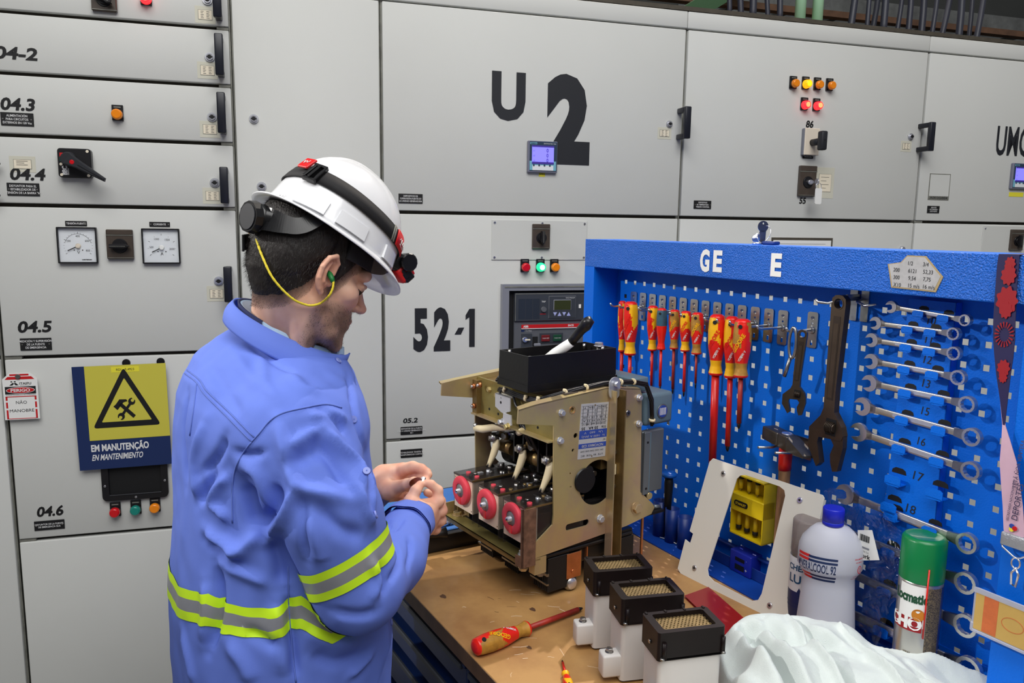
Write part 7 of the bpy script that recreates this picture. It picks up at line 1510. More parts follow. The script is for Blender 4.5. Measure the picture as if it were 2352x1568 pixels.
# ---------------------------------------------------------------- head, neck and hands as one skin surface
YH, PH = rad(38), rad(22)
hf = np.array([cos(PH)*cos(YH), cos(PH)*sin(YH), -sin(PH)]); hl = np.array([-sin(YH), cos(YH), 0]); hu = np.cross(hf, hl)
EAR = atY(752, 637, 1.245); HS = .95; HO = EAR+hl*.074*HS; HR = np.stack([hf, hl, hu])   # rows
toH = lambda P: (P-HO)@HR.T/HS
frH = lambda p: HO+HS*np.asarray(p, float)@HR
NB = toH(atY(655, 800, 1.335)[None])[0]
def headf(P, ears=True):
    p = toH(P); ay = np.abs(p[:, 1]); s = np.stack([p[:, 0], ay, p[:, 2]], 1)   # mirrored
    d = ell(p, (-.014, 0, .050), (.097, .077, .088)); d = smin(d, ell(p, (-.048, 0, .004), (.050, .060, .052)), .03)
    d = smin(d, ell(p, (.034, 0, -.030), (.056, .056, .076)), .025)
    d = smin(d, chain(s, [(.004, .056, -.045), (.045, .042, -.086), (.076, .016, -.101)], [.015, .016, .017], .01), .022)
    d = smin(d, ell(p, (.080, 0, -.098), (.017, .020, .018)), .014)
    d = smin(d, cone(s, (.080, .046, .030), (.089, 0, .028), .011, .012), .014)
    d = smin(d, cone(s, (.058, .052, -.010), (.066, .044, -.018), .017, .015), .018)
    d = smin(d, ell(p, (.066, 0, -.058), (.034, .034, .034)), .018)
    d = smin(d, cone(p, (.090, 0, .018), (.113, 0, -.022), .0075, .0095), .009); d = smin(d, ell(p, (.1155, 0, -.024), (.0105, .0095, .0085)), .006)
    d = smin(d, cone(s, (.100, .011, -.027), (.106, .009, -.028), .0075, .006), .005)
    d = smax(d, -ell(s, (.100, .033, .008), (.017, .017, .012)), .008)
    d = smin(d, np.linalg.norm(s-np.array([.0795, .032, .007]), axis=1)-.0128, .002)
    d = smin(d, chain(s, [(.084, .020, .012), (.0925, .032, .0125), (.083, .045, .010)], [.003, .0045, .003]), .003)
    d = smin(d, chain(s, [(.098, 0, -.0525), (.095, .012, -.0535), (.084, .024, -.060)], [.0062, .0055, .003]), .004)
    d = smin(d, chain(s, [(.0955, 0, -.0655), (.0925, .011, -.0650), (.083, .022, -.061)], [.0070, .006, .003]), .004)
    d = smax(d, -chain(s, [(.1035, 0, -.0592), (.096, .014, -.0590), (.086, .024, -.0605)], [.0014, .0014, .001]), .002)
    d = smin(d, cone(p, (-.030, 0, -.030), NB+np.array([.0, 0, .0]), .058, .062), .025)
    d = smin(d, cone(s, (-.03, .045, -.03), (.035, .022, -.15), .018, .016), .02)
    if not ears: return d
    # ears
    e0 = s-np.array([-.004, .074, -.002]); t = rad(24); q1 = e0[:, 1]*cos(t)+e0[:, 0]*sin(t); x_ = e0[:, 0]*cos(t)-e0[:, 1]*sin(t); z_ = e0[:, 2]
    x_, z_ = x_*cos(.15)-z_*sin(.15), x_*sin(.15)+z_*cos(.15); E = np.stack([x_, q1, z_], 1)
    ear = ell(E, (-.010, .006, .006), (.019, .0058, .031)); ear = smax(ear, -ell(E, (-.004, .014, .008), (.011, .0085, .018)), .003)
    hel = chain(E, [(.006, .008, .012), (.003, .011, .030), (-.010, .013, .038), (-.024, .013, .028), (-.029, .012, .010), (-.023, .010, -.008), (-.010, .007, -.022), (-.002, .006, -.026)], [.0034, .0036, .004, .0042, .0040, .0036, .0045, .0052], .002)
    anti = chain(E, [(-.013, .010, .024), (-.017, .011, .006), (-.011, .010, -.009), (-.004, .009, -.012)], [.0026, .0030, .0032, .0030], .002); trag = cone(E, (.006, .008, .000), (.006, .009, -.008), .004, .0038)
    ear = smin(smin(smin(ear, hel, .004), anti, .003), trag, .003); d = smin(d, ear, .005); return d
lo = HO-np.array([.17, .17, .22]); hi = HO+np.array([.17, .17, .17])
Vh, Qh = mesh_sdf(headf, lo, hi, .0021, 1)
MM('skin', (214, 160, 134), .5)
def skinmat():
    m = M['skin']; t = m.node_tree; b = t.nodes['Principled BSDF']; a = t.nodes.new('ShaderNodeVertexColor'); a.layer_name = 'col'
    tc = t.nodes.new('ShaderNodeTexCoord'); n = t.nodes.new('ShaderNodeTexNoise'); n.inputs['Scale'].default_value = 260; n.inputs['Detail'].default_value = 4; t.links.new(tc.outputs['Object'], n.inputs['Vector'])
    n2 = t.nodes.new('ShaderNodeTexNoise'); n2.inputs['Scale'].default_value = 34; t.links.new(tc.outputs['Object'], n2.inputs['Vector'])
    mx = t.nodes.new('ShaderNodeMix'); mx.data_type = 'RGBA'; mx.blend_type = 'MULTIPLY'; mx.inputs[0].default_value = 1
    r = t.nodes.new('ShaderNodeValToRGB'); r.color_ramp.elements[0].position = .3; r.color_ramp.elements[0].color = (.86, .78, .76, 1); r.color_ramp.elements[1].position = .7; r.color_ramp.elements[1].color = (1, 1, 1, 1)
    t.links.new(n2.outputs['Fac'], r.inputs[0]); t.links.new(a.outputs[0], mx.inputs[6]); t.links.new(r.outputs[0], mx.inputs[7]); t.links.new(mx.outputs[2], b.inputs['Base Color'])
    bp_ = t.nodes.new('ShaderNodeBump'); bp_.inputs['Strength'].default_value = .25; bp_.inputs['Distance'].default_value = .0006; t.links.new(n.outputs['Fac'], bp_.inputs['Height']); t.links.new(bp_.outputs[0], b.inputs['Normal'])
    b.inputs['Subsurface Weight'].default_value = .12; b.inputs['Subsurface Radius'].default_value = (.010, .004, .002); b.inputs['Subsurface Scale'].default_value = 1
skinmat()
def paint(o, C):
    a = o.data.color_attributes.new('col', 'FLOAT_COLOR', 'POINT'); a.data.foreach_set('color', np.concatenate([C, np.ones((len(C), 1))], 1).astype(np.float32).ravel())
p = toH(Vh); ay = np.abs(p[:, 1])
def bl2(p, c, r): return np.exp(-(((p-np.array(c))/np.array(r))**2).sum(1))
s_ = np.stack([p[:, 0], ay, p[:, 2]], 1); nn = np.array([mn.noise(Vector(tuple(x*40))) for x in p])
base = np.tile(np.array(S(240, 196, 170)[:3]), (len(p), 1)); red = np.clip(bl2(s_, (-.01, .08, .005), (.035, .02, .035))*.6+bl2(s_, (.112, 0, -.024), (.015, .02, .012))*.5+bl2(s_, (.07, .045, -.025), (.025, .02, .02))*.4, 0, 1)[:, None]
base = base*(1-red)+red*np.array(S(222, 140, 116)[:3])
# hair line in head space: region above/behind a curve
def hairmask(p):
    x, z = p[:, 0], p[:, 2]; ay = np.abs(p[:, 1])
    zl = np.interp(x, [-.12, -.075, -.055, -.035, -.020, -.006, .008, .018, .030, .050, .07, .12], [-.072, -.066, -.056, -.034, -.012, .030, .016, -.018, .008, .040, .058, .066])
    return z-zl
hm = hairmask(p)+nn*.006; earz = headf(Vh, False) > .0022
fade = np.clip((hm+.024)/.040, 0, 1)**.38*.95; fade[earz] = 0
beard = np.clip((-.028-p[:, 2]+.35*np.clip(p[:, 0]-.05, 0, 1)*0)/.018, 0, 1)*np.clip((p[:, 0]+.006)/.022, 0, 1)*np.clip((p[:, 2]+.150)/.03, 0, 1)
side = bl2(s_, (.014, .072, -.018), (.012, .02, .035)); mou = bl2(s_, (.092, 0, -.046), (.03, .032, .010))
beard = np.clip(np.maximum(np.maximum(beard, side), mou*.9)*(.86+.5*nn), 0, .88); lips = np.clip(bl2(s_, (.098, 0, -.0585), (.016, .022, .0085))*1.3, 0, 1); beard = beard*(1-lips); beard[earz] = 0
dark = np.array(S(74, 54, 44)[:3]); C_ = base*(1-beard[:, None]*.9)+dark*beard[:, None]*.9; C_ = C_*(1-fade[:, None])+np.array(S(34, 26, 24)[:3])*fade[:, None]
lc = np.array(S(176, 104, 96)[:3]); C_ = C_*(1-lips[:, None]*.8)+lc*lips[:, None]*.8
brow = np.clip(bl2(s_, (.088, .033, .031), (.014, .020, .0055))*1.6, 0, 1)[:, None]*.85; C_ = C_*(1-brow)+np.array(S(46, 34, 30)[:3])*brow
lash = np.clip(bl2(s_, (.0915, .034, .0035), (.008, .012, .0018))*1.5, 0, 1)[:, None]; C_ = C_*(1-lash)+np.array(S(40, 26, 24)[:3])*lash
head = mk('head', Vh, Qh, 'skin', person); paint(head, C_); head['label'] = 'bowed head and neck with short dark hair and stubble'
# hair: a cap that follows the skull plus short strands
MM('hair', (24, 18, 17), .55, var=.3, vs_=120, bump=.8, bs=350, stretch=(1, 1, .25)); MM('hairs', (30, 23, 20), .5)
def hairf(P):
    p = toH(P); d = headf(P); return d
sel = (hm > .004) & ~earz
Nh = grad(headf, Vh, .0015); off = np.clip((hm-.004)/.045, 0, 1)**1.3*.0075+.0001+nn*.0008*np.clip((hm-.004)/.03, 0, 1)
remap = -np.ones(len(Vh), int); fs = [q_ for q_ in Qh if sel[q_].all()]; used = np.unique(np.array(fs)); remap[used] = np.arange(len(used))
mk('hair', (Vh+Nh*off[:, None])[used], [tuple(remap[list(q_)]) for q_ in fs], 'hair', head)
q = G(); V_, F_ = [], []; cand = np.where(sel | ((fade > .12) & ~earz) | (beard > .25))[0]; pick = rng.choice(cand, 16000)
camd = CAM
for k in pick:
    if Nh[k]@(CAM-Vh[k]) < -.04: continue
    isb = beard[k] > .25 and not sel[k]; L = rng.uniform(.0015, .0032) if isb else rng.uniform(.004, .009)*(.35+.65*min(1, max(0, hm[k])/.03)); 
    b0 = Vh[k]+Nh[k]*(off[k] if sel[k] else 0)+rng.normal(0, .0008, 3); dn = -hu*.8-hf*.35+Nh[k]*.45+rng.normal(0, .25, 3); dn -= Nh[k]*(dn@Nh[k])*.4; dn /= np.linalg.norm(dn); e_ = b0+dn*L+Nh[k]*.0008; sd = np.cross(dn, CAM-b0); sd = sd/np.linalg.norm(sd)*rng.uniform(.00013, .00024)
    n0 = len(V_); V_ += [b0-sd, b0+sd, e_]; F_.append((n0, n0+1, n0+2))
q.add(np.array(V_), F_, 'hairs'); o = q.build('short_hairs', head); o['kind'] = 'stuff'
# eye slit
MM('eyew', (220, 214, 208), .2); MM('iris', (40, 26, 20), .2)
for s2 in (-1, 1):
    q = G(); c = frH((.0788, .032*s2, .0045)); q.sph(c, .0120, 'iris', 16); q.build('eye', head)
# ---------------- hands
def hand(nm, fn, lo, hi, h=.0016):
    Vx, Qx = mesh_sdf(fn, lo, hi, h, 1); o = mk(nm, Vx, Qx, 'skin', person); 
    nz_ = np.array([mn.noise(Vector(tuple(x*55))) for x in Vx]); c0 = np.array(S(244, 196, 168)[:3]); c1 = np.array(S(226, 150, 124)[:3]); w_ = np.clip(.25+nz_*.5, 0, .6)[:, None]; paint(o, c0*(1-w_)+c1*w_); return o, Vx, Qx
def P3(x, y, Y): return atY(x, y, Y)
# near (right) hand: back of the hand to the camera, thumb and index pinch a small socket
RW = WR_
r_palm = [P3(935, 1205, 1.405), P3(958, 1180, 1.43), P3(985, 1160, 1.455)]
fingersR = {
 'thumb': ([P3(940, 1180, 1.415), P3(943, 1150, 1.425), P3(955, 1126, 1.435), P3(965, 1113, 1.445)], [.0165, .0125, .0105, .0082]),
 'index': ([P3(985, 1166, 1.445), P3(1006, 1150, 1.455), P3(1006, 1126, 1.460), P3(990, 1112, 1.455), P3(980, 1109, 1.452)], [.0125, .0115, .0098, .0085, .0074]),
 'middle': ([P3(992, 1182, 1.455), P3(1013, 1172, 1.470), P3(1012, 1150, 1.490), P3(994, 1136, 1.492), P3(981, 1131, 1.487)], [.0125, .0115, .0098, .0085, .0075]),
 'ring': ([P3(990, 1200, 1.460), P3(1011, 1194, 1.480), P3(1010, 1178, 1.505), P3(992, 1165, 1.508), P3(980, 1162, 1.502)], [.0120, .0112, .0095, .0083, .0072]),
 'little': ([P3(982, 1216, 1.460), P3(1000, 1214, 1.482), P3(1001, 1202, 1.508), P3(986, 1193, 1.512), P3(976, 1190, 1.506)], [.0115, .0102, .0085, .0075, .0066])}
def rhand(P):
    d = chain(P, [RW-cd*.03, RW+cd*.01, P3(955, 1195, 1.425)], [.026, .027, .028], .01)
    d = smin(d, chain(P, [P3(955, 1190, 1.425), P3(988, 1172, 1.446)], [.024, .0155], .01), .016); d = smin(d, chain(P, [P3(955, 1200, 1.43), P3(992, 1188, 1.455)], [.024, .0155]), .014); d = smin(d, chain(P, [P3(955, 1205, 1.43), P3(984, 1210, 1.458)], [.023, .0150]), .014)
    d = smin(d, chain(P, [P3(938, 1190, 1.412), P3(945, 1158, 1.422)], [.018, .0145]), .012)
    d = smin(d, chain(P, [P3(952, 1170, 1.424), P3(985, 1160, 1.447)], [.018, .014]), .012)
    for k, (pts, rs) in fingersR.items(): c = chain(P, pts, rs, .003); d = smin(d, c, .0045 if k != 'thumb' else .007)
    for k in ('index', 'middle', 'ring', 'little'):
        pts, rs = fingersR[k]; d = smin(d, np.linalg.norm(P-pts[1], axis=1)-rs[1]*1.08, .004)
    return d
oR, VR, QR = hand('right_hand', rhand, P3(905, 1260, 1.40)-np.array([.02, .05, .03]), P3(1035, 1090, 1.54)+np.array([.02, .03, .02]))
fingersL = {
 'thumb': ([P3(893, 1128, 1.525), P3(915, 1118, 1.510), P3(935, 1112, 1.492), P3(950, 1107, 1.478), P3(960, 1105, 1.470)], [.018, .0135, .0115, .0100, .0082]),
 'index': ([P3(925, 1078, 1.545), P3(948, 1072, 1.540), P3(968, 1077, 1.530), P3(980, 1085, 1.520), P3(984, 1090, 1.515)], [.0135, .0118, .0105, .0092, .0080]),
 'middle': ([P3(925, 1090, 1.560), P3(950, 1090, 1.552), P3(968, 1096, 1.530), P3(977, 1102, 1.508), P3(978, 1106, 1.498)], [.0130, .0115, .0100, .0088, .0078]),
 'ring': ([P3(925, 1110, 1.575), P3(945, 1118, 1.575), P3(955, 1130, 1.555), P3(945, 1138, 1.535), P3(938, 1138, 1.528)], [.0128, .0115, .0100, .0088, .0078]),
 'little': ([P3(920, 1128, 1.580), P3(935, 1142, 1.578), P3(936, 1155, 1.558), P3(922, 1156, 1.545)], [.0120, .0105, .0092, .0080])}
def lhand(P):
    d = chain(P, [P3(850, 1122, 1.565), P3(882, 1108, 1.560)], [.029, .030], .01)
    d = smin(d, chain(P, [P3(885, 1095, 1.560), P3(925, 1080, 1.552)], [.026, .0165]), .016); d = smin(d, chain(P, [P3(885, 1110, 1.565), P3(922, 1104, 1.565)], [.026, .018]), .014); d = smin(d, chain(P, [P3(880, 1125, 1.565), P3(918, 1130, 1.575)], [.027, .019]), .014)
    d = smin(d, chain(P, [P3(872, 1120, 1.545), P3(905, 1124, 1.520)], [.022, .0165]), .014)
    for k, (pts, rs) in fingersL.items(): c = chain(P, pts, rs, .003); d = smin(d, c, .0045 if k != 'thumb' else .008)
    return d
oL, VL, QL = hand('left_hand', lhand, P3(835, 1180, 1.56)-np.array([.02, .09, .03]), P3(1000, 1050, 1.60)+np.array([.03, .03, .03]))
MM('nail', (232, 190, 172), .3)
def nail(o, tip, prev, out, r):
    d = (tip-prev)/np.linalg.norm(tip-prev); n_ = out-d*(out@d); n_ /= np.linalg.norm(n_); w_ = np.cross(d, n_); q = G(); V_ = []
    for i in range(7):
        for j in range(5):
            u = -1+2*i/6; v = -1+2*j/4; V_.append(tip+d*u*r*.75+w_*sin(v*.95)*r*.78*sqrt(max(0.05, 1-max(0, u)**2*.7))+n_*(r*cos(v*.95)*1.0+.0002-.12*r*u*u))
    q.add(np.array(V_), [(i*5+j, (i+1)*5+j, (i+1)*5+j+1, i*5+j+1) for i in range(6) for j in range(4)], 'nail', True); q.build('nail', o)
t = fingersL['thumb'][0]
if 0: nail(oL, t[-1]*.6+t[-2]*.4, t[-2], np.array([.2, -1, .55]), .0082)
t = fingersR['thumb'][0]
if 0: nail(oR, t[-1]*.6+t[-2]*.4, t[-2], np.array([-.6, -1, .3]), .0080)
e = empty('socket_bit', 'tiny silver socket bit held between the worker fingertips', 'socket bit')
q = G(); A = P3(973, 1097, 1.480); B_ = P3(969, 1112, 1.470); C2_ = P3(968, 1119, 1.466); q.cyl(A, B_, .0050, .0050, 'chrome', 8, smooth=False); q.build('bit_body', e); q = G(); q.cyl(B_, C2_, .0036, None, 'black', 12); q.build('bit_tip', e)
# ---------------- helmet, suspension, headlamp, ear plug cord
MM('helmet', (222, 223, 226), .2, coat=.5); MM('helmetin', (176, 168, 160), .6); MM('strap', (22, 21, 24), .75, bump=.4, bs=600, dist=.0005); MM('plasblk', (20, 20, 22), .3); MM('milred', (206, 22, 26), .4); MM('lampglass', (60, 60, 64), .1, coat=.6)
P2 = rad(33.5); gf = np.array([cos(P2)*cos(YH), cos(P2)*sin(YH), -sin(P2)]); gl = hl; gu = np.cross(gf, gl)
GO = atY(750, 545, 1.335)+gu*.0; GM = Matrix(((gf[0], gl[0], gu[0], GO[0]), (gf[1], gl[1], gu[1], GO[1]), (gf[2], gl[2], gu[2], GO[2]), (0, 0, 0, 1)))
hel = empty('hard_hat', 'glossy white hard hat worn by the worker', 'hard hat'); hel.matrix_world = GM
LF, LB, LW, LH = .120, .111, .107, .136
def dome(ph, z, off=0):     # point on the shell at angle ph (0 = front), height z
    t = max(0., 1-(max(z, 0)/LH)**2.15)**(1/2.15); a = (LF if cos(ph) > 0 else LB)+off; b = LW+off
    rr_ = 1/((abs(cos(ph))/a)**2.2+(abs(sin(ph))/b)**2.2)**(1/2.2); rr_ = (rr_-off)*(t)+off+.004*(1-z/LH)*0
    return np.array([rr_*cos(ph), rr_*sin(ph), z])
NPh, K = 128, 40; Vd = []; Fd = []
def helprof():   # rows of (kind, value)
    return [('d', LH*(1-((K-k)/K)**0*0)*sin(pi/2*k/K)) for k in range(K)]
rowsH = []
for k in range(K+1): rowsH.append(LH*sin(pi/2*k/K)*.99999)
for z in rowsH:
    for i in range(NPh):
        ph = 2*pi*i/NPh; p_ = dome(ph, z)
        rib = 0
        for c_ in (-1, 0, 1):          # raised ridges along the crown
            w_ = p_[1]-c_*.020; rib = max(rib, .0028*math.exp(-(w_/.006)**2))
        if z > .055: nrm_ = np.array([p_[0]/LF**2, p_[1]/LW**2, p_[2]/LH**2]); nrm_ /= np.linalg.norm(nrm_); p_ = p_+nrm_*rib*min(1, (z-.055)/.02)
        # side skirt bulge with slots
        p_[0] *= 1+.018*max(0, 1-z/.026); p_[1] *= 1+.030*max(0, 1-z/.026)
        Vd.append(p_)
n0 = len(Vd)
for k in range(K):
    for i in range(NPh): j = (i+1) % NPh; Fd.append((k*NPh+i, k*NPh+j, (k+1)*NPh+j, (k+1)*NPh+i))
# brim
def brim(ph):
    fr_ = max(0, cos(ph)); bk = max(0, -cos(ph)); w_ = .012+.021*fr_**2.2+.010*bk**2; dr = -.002-.016*fr_**2-.006*abs(sin(ph))**2; return w_, dr
bs_ = []
for (t_, dz_) in ((.25, 0), (.6, 0), (1, 0), (1.04, -.0015), (1.0, -.003), (.5, -.003), (.0, -.003), (-.15, .002)):
    for i in range(NPh):
        ph = 2*pi*i/NPh; b = Vd[i]; w_, dr = brim(ph); u = np.array([cos(ph), sin(ph)*1.0, 0]); Vd.append(np.array([b[0], b[1], 0])+u*w_*t_+np.array([0, 0, dr*max(0, t_)**1.4+dz_]))
prev = 0
for r_ in range(8):
    cur = n0+r_*NPh; pr_ = 0 if r_ == 0 else n0+(r_-1)*NPh
    for i in range(NPh): j = (i+1) % NPh; Fd.append((pr_+j, pr_+i, cur+i, cur+j))
q = G(); q.add(np.array(Vd), Fd, 'helmet', True)
def arcbox(q, ph0, ph1, z0, z1, off0, off1, m, n=14):
    V_ = []; F_ = []
    for k in range(n+1):
        ph = ph0+(ph1-ph0)*k/n
        for z in (z0, z1):
            for of in (off0, off1): p_ = dome(ph, z); u = np.array([cos(ph), sin(ph), 0]); V_.append(p_+u*(of+.0045*max(0, 1-z/.026)))
    for k in range(n):
        a = 4*k; b = a+4; F_ += [(a+1, b+1, b+3, a+3), (a+2, a+3, b+3, b+2), (a, b, b+1, a+1), (a, a+2, b+2, b)]
    F_ += [(0, 1, 3, 2), (4*n, 4*n+2, 4*n+3, 4*n+1)]; q.add(V_, F_, m)
for a0, a1 in ((-150, -122), (-112, -84), (-60, -42), (150, 122), (60, 42)): arcbox(q, rad(a0), rad(a1), .003, .026, -.001, .0035, 'helmet')
q.build('shell', hel)
V_ = []; F_ = []
for k in range(14):
    z = LH*sin(pi/2*k/14)*.97-.002
    for i in range(64): ph = 2*pi*i/64; p_ = dome(ph, max(z, 0), -.004); p_[2] = z; V_.append(p_)
for k in range(13):
    for i in range(64): j = (i+1) % 64; F_.append((k*64+j, k*64+i, (k+1)*64+i, (k+1)*64+j))
q = G(); q.add(V_, F_, 'helmetin', True); q.build('inner_shell', hel)
# sweat band and rear nape strap with ratchet knob, in head space
def HB(ph, z, off=.0): # ring round the skull
    return frH((-.014+(.102+off)*cos(ph), (.081+off)*sin(ph), z))
sus = empty('suspension', None, None); sus.parent = hel; sus.matrix_parent_inverse = Matrix.Identity(4)
def strapmesh(nm, pts, w, th, m_, par, wdir=None):
    V_ = []; F_ = []; n = len(pts)
    for i, p_ in enumerate(pts):
        t_ = np.array(pts[min(i+1, n-1)])-np.array(pts[max(i-1, 0)]); t_ = t_/np.linalg.norm(t_); o_v = np.array(p_)-frH((-.014, 0, .05)); wd = wdir(i) if wdir else np.cross(t_, o_v); wd = wd/np.linalg.norm(wd); nn_ = np.cross(wd, t_); nn_ = nn_/np.linalg.norm(nn_); nn_ = nn_ if nn_@o_v > 0 else -nn_; ww = w[i] if isinstance(w, (list, np.ndarray)) else w
        for a, b in ((-1, 0), (-1, 1), (1, 1), (1, 0)): V_.append(p_+wd*ww/2*a+nn_*th*b)
    for i in range(n-1):
        for k in range(4): l = (k+1) % 4; F_.append((4*i+k, 4*i+l, 4*i+4+l, 4*i+4+k))
    F_ += [(3, 2, 1, 0), (4*n-4, 4*n-3, 4*n-2, 4*n-1)]; me = bmesh.new(); vs_ = [me.verts.new(v) for v in V_]
    for f_ in F_: me.faces.new([vs_[k] for k in f_])
    bmesh.ops.recalc_face_normals(me, faces=me.faces); mesh = bpy.data.meshes.new(nm); me.to_mesh(mesh); me.free(); mesh.materials.append(M[m_]); ob = bpy.data.objects.new(nm, mesh); COL.objects.link(ob)
    if par: ob.parent = par; ob.matrix_parent_inverse = (GM).inverted() if par in (hel, sus) else Matrix.Identity(4)
    for p_ in mesh.polygons: p_.use_smooth = False
    return ob
bpy.context.view_layer.update()
bpy.data.objects.remove(sus)
bvh_h = BVHTree.FromPolygons(Vh.tolist(), Qh.tolist())
def onhead(x, y, off, Y=None):
    r_ = Vector(ray(x, y)).normalized(); h_ = bvh_h.ray_cast(Vector(CAM), r_)
    if h_[0] is None: return atY(x, y, Y or 1.37)
    n_ = h_[1]; n_ = n_ if n_.dot(r_) < 0 else -n_; return np.array(h_[0]+n_*off-r_*.003)
pts = catmull([onhead(606, 506, .010, 1.36), onhead(628, 512, .012), onhead(655, 520, .011), onhead(682, 524, .010), onhead(706, 519, .010), onhead(730, 503, .010), onhead(750, 482, .011), onhead(772, 462, .011)], 6)
strapmesh('nape_strap', pts, list(np.interp(np.linspace(0, 1, len(pts)), [0, .12, .35, .6, 1], [.030, .038, .027, .026, .034])), .0028, 'plasblk', hel)
pts = [HB(-a, .010+.060*((a-pi)/(pi/2))**2.0, .006) for a in np.linspace(rad(185), rad(270), 30)]; strapmesh('nape_strap', pts, .026, .003, 'plasblk', hel)
pts = [HB(a, .060-.0*a, .006) for a in np.linspace(rad(-75), rad(75), 50)]; strapmesh('brow_pad', pts, .040, .005, 'strap', hel)
KN0 = HB(pi, .010, .012); KN = atY(590, 500, float(KN0[1])); kd = -hf*.95-hu*.25-hl*.22; kd = kd/np.linalg.norm(kd); Gi = GM.inverted()
def loc(o): o.matrix_parent_inverse = Gi; return o
q = G(); q.cyl(KN-kd*.012, KN+kd*.004, .022, .024, 'plasblk', 24); q.cyl(KN+kd*.004, KN+kd*.016, .026, .0245, 'plasblk', 12, smooth=False); q.cyl(KN+kd*.016, KN+kd*.0175, .020, None, 'ink2', 24); loc(q.build('ratchet_knob', hel))
q = G(); q.tube([tuple(KN-kd*.004), tuple(onhead(612, 505, .006, 1.355)), tuple(onhead(634, 514, .008))], [.019, .0175, .014], 'plasblk', 10, flat=(.6, 1)); loc(q.build('adjuster_body', hel))
# headlamp strap and lamp: a thing of its own, in helmet space
lampo = empty('headlamp', 'black elastic headlamp with red labels strapped around the white hard hat', 'headlamp'); lampo.matrix_world = GM
def SP(ph, off=.002, dz=0): 
    z = .050+.008*cos(ph)*-1+.004*abs(sin(ph)); return dome(ph, z+dz)+np.array([cos(ph), sin(ph), .35])*off
def ribbon(nm, a0, a1, w, m_, par, off=.0022, n=60, dz=0, th=.0016):
    V_ = []; F_ = []
    for k in range(n+1):
        ph = a0+(a1-a0)*k/n
        for dz_ in (-w/2, 0, w/2): V_.append(SP(ph, off, dz+dz_)); 
        for dz_ in (-w/2, 0, w/2): V_.append(SP(ph, off+th, dz+dz_))
    for k in range(n):
        a = 6*k; b = a+6; F_ += [(a+3, b+3, b+4, a+4), (a+4, b+4, b+5, a+5), (a, b, b+3, a+3), (a+2, a+5, b+5, b+2), (a+1, a+2, b+2, b+1), (a, a+1, b+1, b)]
    F_ += [(0, 3, 4, 1), (1, 4, 5, 2), (6*n, 6*n+1, 6*n+4, 6*n+3), (6*n+1, 6*n+2, 6*n+5, 6*n+4)]
    q = G(); q.add(V_, F_, m_, True); return q.build(nm, par)
ribbon('strap', 0, 2*pi, .025, 'strap', lampo, n=120)
rl = ribbon('red_patch', rad(-52), rad(-27), .0262, 'milred', lampo, .0042, 14); rl['label'] = 'red fabric patch with white script'
q = G(); 
def sppt(ph, dz, off=.0066): return tuple(SP(rad(ph), off, dz))
q.tube([sppt(-47+k*1.6, .006*sin(k*2.4)*(1-.04*k)) for k in range(10)], .0007, 'txtw', 5); q.tube([sppt(-46, -.006), sppt(-40, -.0075), sppt(-33, -.006)], .0005, 'txtw', 5); q.tube([sppt(-34, -.004), sppt(-32, .002), sppt(-31, -.004)], .0005, 'txtw', 5); q.build('script', rl)
for k in range(2): ribbon('grey_stripe', rad(-56.5-k*2.6), rad(-55.1-k*2.6), .0258, 'gapsteel', lampo, .0036, 3)
# buckle at the back left with red tag
def boxat(q, ph, dz, sz, m_, off=.004, bev=.001):
    c = SP(ph, off, dz); u = np.array([cos(ph), sin(ph), .45]); u /= np.linalg.norm(u); t_ = np.array([-sin(ph), cos(ph), 0]); w_ = np.cross(u, t_); Mx = Matrix(((t_[0], u[0], w_[0], c[0]), (t_[1], u[1], w_[1], c[1]), (t_[2], u[2], w_[2], c[2]), (0, 0, 0, 1))); q.push(Mx); q.box(-sz[0]/2, sz[0]/2, -sz[1]/2, sz[1]/2, -sz[2]/2, sz[2]/2, m_, bev); q.pop()
q = G(); pb = rad(-148); boxat(q, pb-.09, 0, (.005, .008, .034), 'plasblk', .006); boxat(q, pb+.10, 0, (.005, .008, .034), 'plasblk', .006); boxat(q, pb, .015, (.026, .008, .005), 'plasblk', .006); boxat(q, pb, -.015, (.026, .008, .005), 'plasblk', .006); boxat(q, pb, 0, (.005, .009, .030), 'plasblk', .007); q.build('buckle', lampo)
q = G(); boxat(q, pb-.26, .012, (.024, .004, .024), 'milred', .009); c1 = SP(pb-.26, .012, .012); t1 = q; ob = q.build('red_tab', lampo); ob['label'] = 'red plastic tab with white script'
q = G(); q.tube([tuple(SP(pb-.32+k*.02, .0125, .012+.004*sin(k*2.4))) for k in range(7)], .0006, 'txtw', 5); q.build('script', ob)
# lamp body at the front
q = G(); LZ = .030; c = dome(0, LZ); q.push(Matrix.Translation((c[0]+.004, 0, LZ+.002)))
q.box(-.006, .016, -.034, .034, -.016, .016, 'plasblk', .004, 2); q.pop(); lb = q.build('lamp_mount', lampo)
q = G(); q.push(Matrix.Translation((c[0]+.020, 0, LZ-.002))@Matrix.Rotation(rad(20), 4, 'Y')); q.box(-.006, .024, -.036, .036, -.018, .014, 'milred', .006, 2); q.box(.006, .026, -.037, -.030, -.012, .008, 'plasblk', .002); q.box(.022, .027, -.030, .030, -.012, .008, 'plasblk', .002); q.cyl((.027, -.012, -.002), (.029, -.012, -.002), .008, None, 'lampglass', 20); q.cyl((.027, .012, -.002), (.029, .012, -.002), .008, None, 'lampglass', 20)
q.box(.0, .018, -.0385, -.036, -.009, -.003, 'plasblk', .001); q.pop(); ob = q.build('lamp_body', lampo); ob['label'] = 'red and black lamp body'
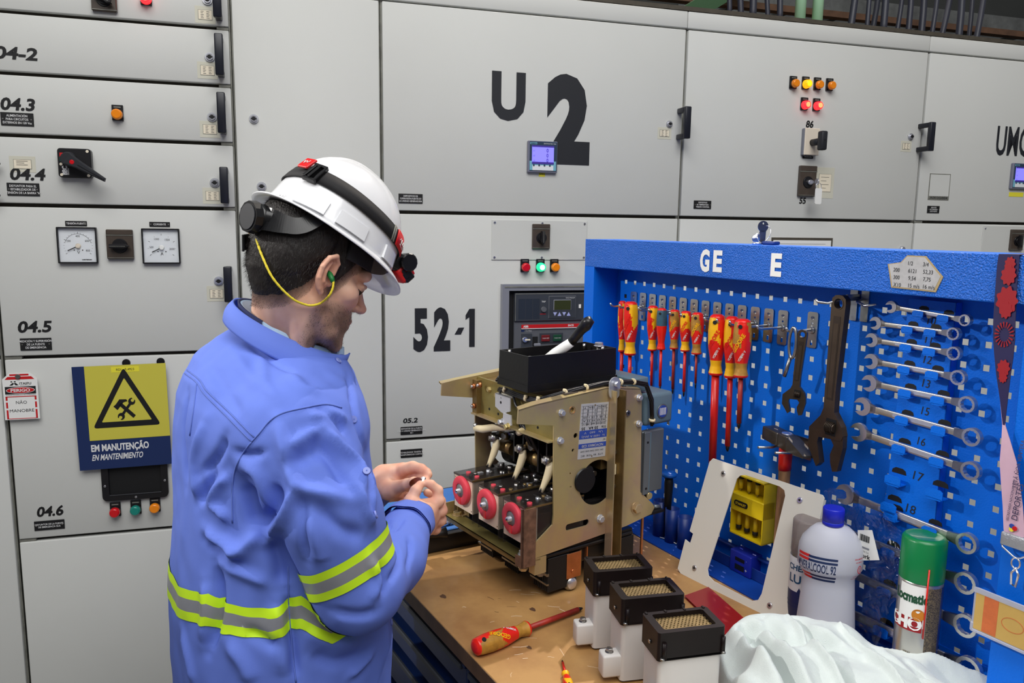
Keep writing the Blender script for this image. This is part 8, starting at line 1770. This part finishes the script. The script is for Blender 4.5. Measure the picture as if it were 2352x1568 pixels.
q = G(); q.push(Matrix.Translation((c[0]+.020, -.030, LZ+.010))); q.cyl((0, .010, 0), (0, -.014, 0), .0155, .0165, 'plasblk', 14, smooth=False, bev=.002); q.pop(); q.build('lamp_knob', lampo)
# ear plug with yellow cord
MM('cord', (226, 206, 50), .6, bump=.6, bs=900, dist=.0004); MM('cordd', (196, 150, 30), .6); MM('plug', (20, 110, 50), .5)
plug = empty('ear_plug', 'green ear plug on a yellow cord looped from the hat knob to the ear', 'ear plug')
def cordpts(l, bvh_): 
    o_ = []
    for x, y, Y in l:
        p_ = atY(x, y, Y); r_ = Vector(ray(x, y)).normalized(); h_ = bvh_.ray_cast(Vector(CAM), r_) if bvh_ else (None,)
        if h_[0] is not None:
            c_ = np.array(h_[0])-np.array(r_)*(.0075 if x > 690 else .0135)
            if np.linalg.norm(c_-CAM) < np.linalg.norm(p_-CAM) or (x > 600 and x < 745): p_ = c_
        o_.append(p_)
    return o_
cp = cordpts([(586, 512, 1.290), (586, 535, 1.278), (593, 563, 1.268), (606, 597, 1.262), (624, 634, 1.245), (648, 664, 1.235), (675, 688, 1.232), (700, 699, 1.230), (718, 701, 1.228), (738, 695, 1.224), (755, 680, 1.222), (764, 662, 1.223), (766, 645, 1.226)], BVHTree.FromPolygons(Vh.tolist(), Qh.tolist()))
q = G(); cc = catmull(cp, 8); q.tube([tuple(p_) for p_ in cc], [.0019+.00022*sin(i*1.9) for i in range(len(cc))], 'cord', 8); q.build('cord', plug)
q = G(); q.tube([tuple(atY(*t_)) for t_ in ((765, 648, 1.226), (762, 639, 1.229), (757, 630, 1.235), (753, 624, 1.242))], [.0032, .0042, .0048, .0030], 'plug', 12); ob = q.build('plug', plug); ob['label'] = 'green plug tip'
cp2 = cordpts([(573, 532, 1.335), (573, 570, 1.35), (570, 610, 1.37), (574, 640, 1.39), (584, 660, 1.40)], None); q = G(); q.tube([tuple(p_) for p_ in catmull(cp2, 8)], .0017, 'cordd', 8); ob = q.build('cord', plug)
print('head', len(Vh), _t.time()-_t0)
